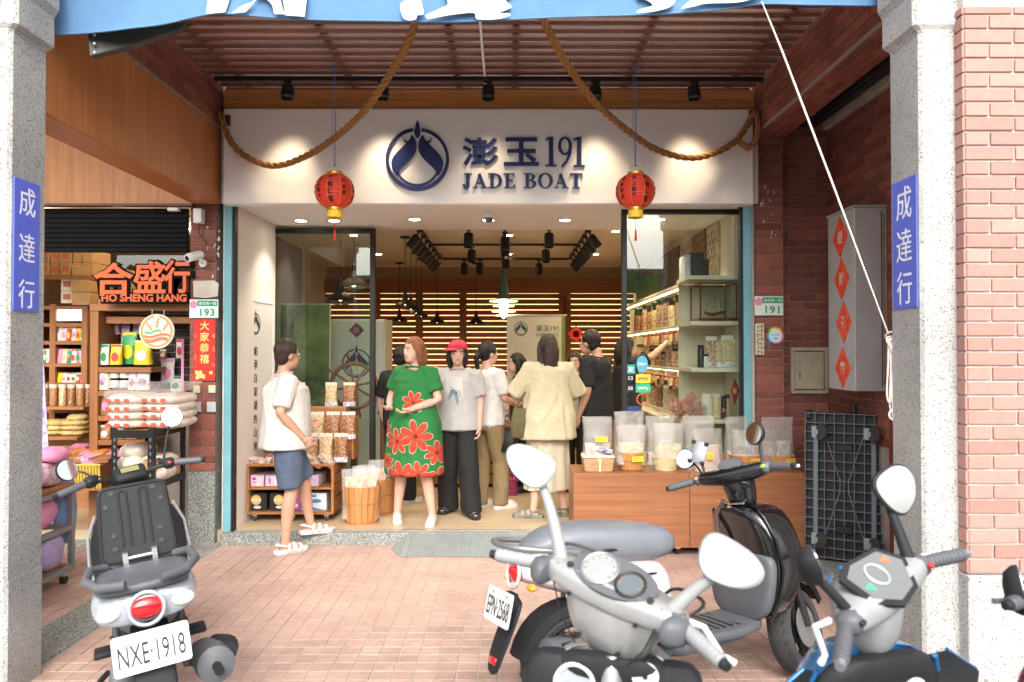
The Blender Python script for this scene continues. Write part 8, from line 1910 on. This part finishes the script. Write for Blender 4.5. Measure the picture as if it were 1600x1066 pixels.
    if kind == 'blue':
        k_ = o('key_plate', MB().cyl((.08, .345, .74), (.08, .32, .745), .036, 24), clr_l, None); o('key_slot', MB().box((.08, .318, .745), (.012, .006, .012)), wt_b, k_)
        for s in (-1, 1): o('winglet', MB().loft([[Vector((s * x, y, z)) for x, y, z in ((.17, .40, z0), (.17 + w_, .40 - .03, z0 + .02), (.17 + w_, .385 - .03, z0 + .02), (.17, .38, z0))] for z0, w_ in ((.45, .04), (.60, .12), (.74, .14), (.80, .05))]), sp_d, None); o('winglet_edge', MB().tube([(s * .21, .375, .47), (s * .29, .372, .62), (s * .312, .372, .76), (s * .22, .37, .82)], .007, 8), blu_g, None)
        o('inner_pocket', MB().ring((-.09, .345, .72), .042, .007, 24, 8, Euler((R(90), 0, 0)).to_matrix()), sp_g, None)
    if kind == 'black':
        o('leg_guard', shell([(0, .35, .30, .17, .035, 5, 'z'), (0, .365, .42, .215, .035, 5, 'z'), (0, .38, .56, .232, .034, 5, 'z'), (0, .375, .61, .225, .032, 5, 'z'), (0, .365, .63, .20, .02, 5, 'z')]), sp_g, None, False, 60, 1)
        o('bag_hook_bracket', MB().tube([(-.06, .345, .86), (-.10, .32, .80), (-.085, .31, .70), (-.09, .31, .56)], [.018, .014, .012, .012], 8), brz, None); o('socket', MB().ell((.0, .345, .78), (.02, .012, .03), 14, 8), wt_b, None)
        ph = o('phone_holder', MB().box((-.17, by + .03, bz + .14), (.075, .014, .115), (R(-10), R(22), 0), .006), sil_b, None, True); o('clamp_arm', MB().tube([(-.16, by + .02, bz + .03), (-.165, by + .03, bz + .09)], .007, 8), wt_b, ph, True)
        for sx in (-1, 1):
            for sz_ in (-1, 1): q = Vector((-.17, by + .02, bz + .14)) + Euler((R(-10), R(22), 0)).to_matrix() @ Vector((sx * .036, 0, sz_ * .05)); o('clamp_corner', MB().box(q, (.02, .02, .02), (0, R(22), 0), .004), wt_b, ph, True)
        o('front_badge', MB().tube([(-.09, .335, .865), (0, .325, .855), (.09, .335, .865)], .006, 8), chrome_m, None)
    return t
scooter('grey-blue scooter at the left with a tipped-up ribbed panel and plate NXE-1918', (-1.675, 3.70, -.005), 27, -7, 8, 'bare', 'NXE·1918')
scooter('black-fronted scooter with pale pink flank and plate EPN-2568 before the counter', (.83, 3.62, 0), -66, -5, 26, 'black', 'EPN·2568')
scooter('aged silver scooter in the foreground with two large leaf-shaped mirrors', (.17, 1.66, -.02), -14, 1, -26, 'silver')
scooter('blue scooter with a grey cowl near the right pillar', (1.065, 1.66, -.02), 14, -1, 26, 'blue')
scooter('magenta scooter cut off by the right edge of the view', (1.60, 1.66, -.02), 0, 0, 0, 'magenta')
# ================================================================ LAMPS THAT ARE LIT IN THE PHOTOGRAPH
def spot(loc, to, e, ang=60, col=(1, .78, .52), blend=.6, r=.03, parent=None):
    d = bpy.data.lights.new('lamp_light', 'SPOT'); d.energy = e; d.spot_size = R(ang); d.spot_blend = blend; d.color = col; d.shadow_soft_size = r
    o = bpy.data.objects.new('lamp_light', d); COL.objects.link(o)
    o.rotation_euler = (Vector(loc) - Vector(to)).to_track_quat('Z', 'Y').to_euler()
    o.location = loc
    if parent is not None: o.parent = parent; o.location = Vector(loc) - Vector(parent.location)
    return o
def bulb(loc, e, r=.05, col=(1, .8, .55), parent=None):
    d = bpy.data.lights.new('lamp_light', 'POINT'); d.energy = e; d.color = col; d.shadow_soft_size = r
    o = bpy.data.objects.new('lamp_light', d); COL.objects.link(o); o.location = loc
    if parent is not None: o.parent = parent; o.location = Vector(loc) - Vector(parent.location)
    return o
SP = [(450, 296), (598, 285), (763, 290), (930, 296), (1084, 292)]
TY = 6.05
t = thing('track_light', 'black lighting track with five spotlights under the slatted ceiling', 'track light', (-.1, TY, 3.77))
obj('track', MB().bb(-2.33, 2.02, TY - .018, TY + .018, 3.752, 3.785, .003), black_m, t)
for k, (px, ty) in enumerate(SP):
    x = P(px, 0, TY).x
    h = obj('spotlight', MB().cyl((x, TY, 3.755), (x, TY, 3.70), .012, 8).cyl((x - .035, TY, 3.75), (x + .035, TY, 3.745), .012, 6).lathe([(.0, .055), (.045, .05), (.052, .0), (.052, -.05), (.044, -.052), (.04, -.03), (0, -.03)], 20, Matrix.Translation((x, TY + .005, 3.665)) @ Matrix.Rotation(R(-14), 4, 'X')), black_m, t, smooth=40)
    tg = (P(px, ty, SY).x + random.uniform(-.04, .04), SY, P(px, ty, SY).z)
    spot((x, TY + .02, 3.60), tg, 15 if k in (0, 1, 3, 4) else 8, 62, (1, .80, .54), 1, .07, t)
# downlights in the entrance soffit
dl_m = mat('downlight_glow', (1, .9, .7), .5, emis=(1, .86, .62), es=14)
for px, py, lab in ((470, 345, 'leftmost round downlight in the entrance soffit'), (522, 345, 'downlight just behind the red tail of the left lantern'), (648, 343, 'downlight left of the small dome camera'), (763, 344, 'downlight right by the small dome camera'), (883, 344, 'downlight in the soffit left of the right lantern'), (1030, 343, 'downlight above the display shelves')):
    q = G(px, py, 2.872) if False else ray(px, py) * ((2.871 - 1.6) / ray(px, py).z) + Vector((0, 0, 1.6))
    t = thing('downlight', lab, 'downlight', q, group='soffit downlights')
    obj('trim_ring', MB().lathe([(.055, 0), (.075, 0), (.075, -.006), (.055, -.004)], 24, cap=False), steel_m, t, smooth=40, local=True)
    obj('lens', MB().lathe([(0, -.002), (.054, -.002)], 24, cap=False), dl_m, t, local=True)
    spot((q.x, q.y, q.z - .03), (q.x, q.y, 0), 26 if px > 1000 else 14, 110, (1, .86, .66), .6, .05, t)
# interior lighting carried by the shop's downlights
for k, (x, y, e) in enumerate(((-1.8, 8.9, 13), (0, 8.9, 16), (1.2, 8.6, 48), (-1.8, 10.6, 12), (0, 10.6, 14), (1.2, 10.6, 26), (-2.9, 9.5, 12))):
    t = thing('ceiling_downlight', ['small lit downlight far left over the entrance side of the inner ceiling', 'small lit downlight behind the middle of the front track bar', 'small lit downlight by the right end of the front track bar', 'small lit downlight behind the black pendants on the left', 'small lit downlight before the rear track bar, centre', 'small lit downlight by the rear right corner of the tracks', 'small lit downlight seen through the left window'][k], 'downlight', (x, y, 2.966), group='inner shop downlights')
    obj('trim_ring', MB().lathe([(.045, 0), (.062, 0), (.062, -.006), (.045, -.004)], 16, cap=False), black_m, t, local=True)
    obj('lens', MB().lathe([(0, -.002), (.044, -.002)], 16, cap=False), dl_m, t, local=True)
    spot((x, y, 2.93), (x, y, 0), e * .85, 125, (1, .70, .40), .7, .06, t)
# small weeds by the foot of the right pillar
wd_m = mat('weed_leaf', (.07, .16, .035), .5, rnd=.2, var=.2)
for k, (x, y, lab) in enumerate(((1.50, 3.50, 'small leafy weed growing on the tiles left of the right pillar'), (1.90, 3.52, 'small leafy weed at the foot of the right pillar'))):
    t = thing('weed', lab, 'plant', (x, y, 0), k)
    for j in range(11):
        a = j * 2.4; r_ = .05 + .012 * (j % 4); z = .05 + .018 * (j % 5); c = Vector((math.cos(a) * r_, math.sin(a) * r_, z)); d = Vector((math.cos(a), math.sin(a), .4)).normalized(); s_ = d.cross(Vector((0, 0, 1))).normalized()
        f = MB().add([c, c + d * .02 + s_ * .016, c + d * .05 + s_ * .014, c + d * .066, c + d * .05 - s_ * .014, c + d * .02 - s_ * .016, c + d * .033 + Vector((0, 0, -.006))], [(0, 1, 6), (1, 2, 6), (2, 3, 6), (3, 4, 6), (4, 5, 6), (5, 0, 6)]); obj('leaf', f, wd_m, t, local=True)
        obj('stem', MB().tube([(0, 0, 0), c * .6 + Vector((0, 0, .01)), c], .0025, 5), wd_m, t, local=True)
# more stock next door
for k, (px, py, w, h, m, pm, lab) in enumerate(((170, 520, 12, 22, pp_, pw_, 'mauve packet hanging at the far left under the second beam next door'), (183, 523, 11, 24, ppk, pw_, 'pink packet hanging left of the white ones under the second beam'), (196, 521, 11, 20, pw_, pg_, 'white packet hanging above the tall green pouch'), (213, 522, 12, 22, pw_, ppk, 'white and pink packet hanging left of the round emblem sign'), (281, 560, 12, 30, pw_, pr_, 'white packet with red mark hanging right of the round emblem sign'), (255, 560, 11, 14, pbr, pw_, 'brown packet peeping out below the round emblem sign'))):
    pk(px, py, w, h, .03, m, lab, 'hanging packets', pm, YN + .3)
for k, (px, m, lab) in enumerate(((220, pbr, 'brown bag at the right on the third shelf next door'), (232, pw_, 'white bag at the right end of the third shelf next door'))): pk(px, 648, 14, 30, .05, m, lab, 'pink-banded packets', pp_)
lc = mat('lilac_cloth', (.45, .38, .62), .8, var=.2, scale=14, bump=.2); gc = mat('green_print_cloth', (.10, .28, .12), .8, var=.4, scale=12, col2=(.6, .2, .2))
for k, (y, x, z, w, d, h, m, lab) in enumerate(((4.62, -3.14, .79, .22, .30, .10, purp, 'mauve bag on top of the tan bag at the near end of the cart'), (5.3, -3.14, .86, .20, .2, .09, pkc, 'small pink bag on top of the far mauve bag'), (4.68, -3.12, .42, .16, .26, .20, gc, 'green printed cloth bag on the upper side of the cart'), (5.22, -3.12, .15, .16, .3, .20, lc, 'lilac cloth bag at the far end of the lower cart board'), (4.9, -3.10, .50, .14, .26, .15, blc, 'blue striped cloth bag squeezed under the cart top'))):
    sack((x, y, z), w, d, h, m, lab, 'bags on the grey cart', .15 * k - .3, k + 80)
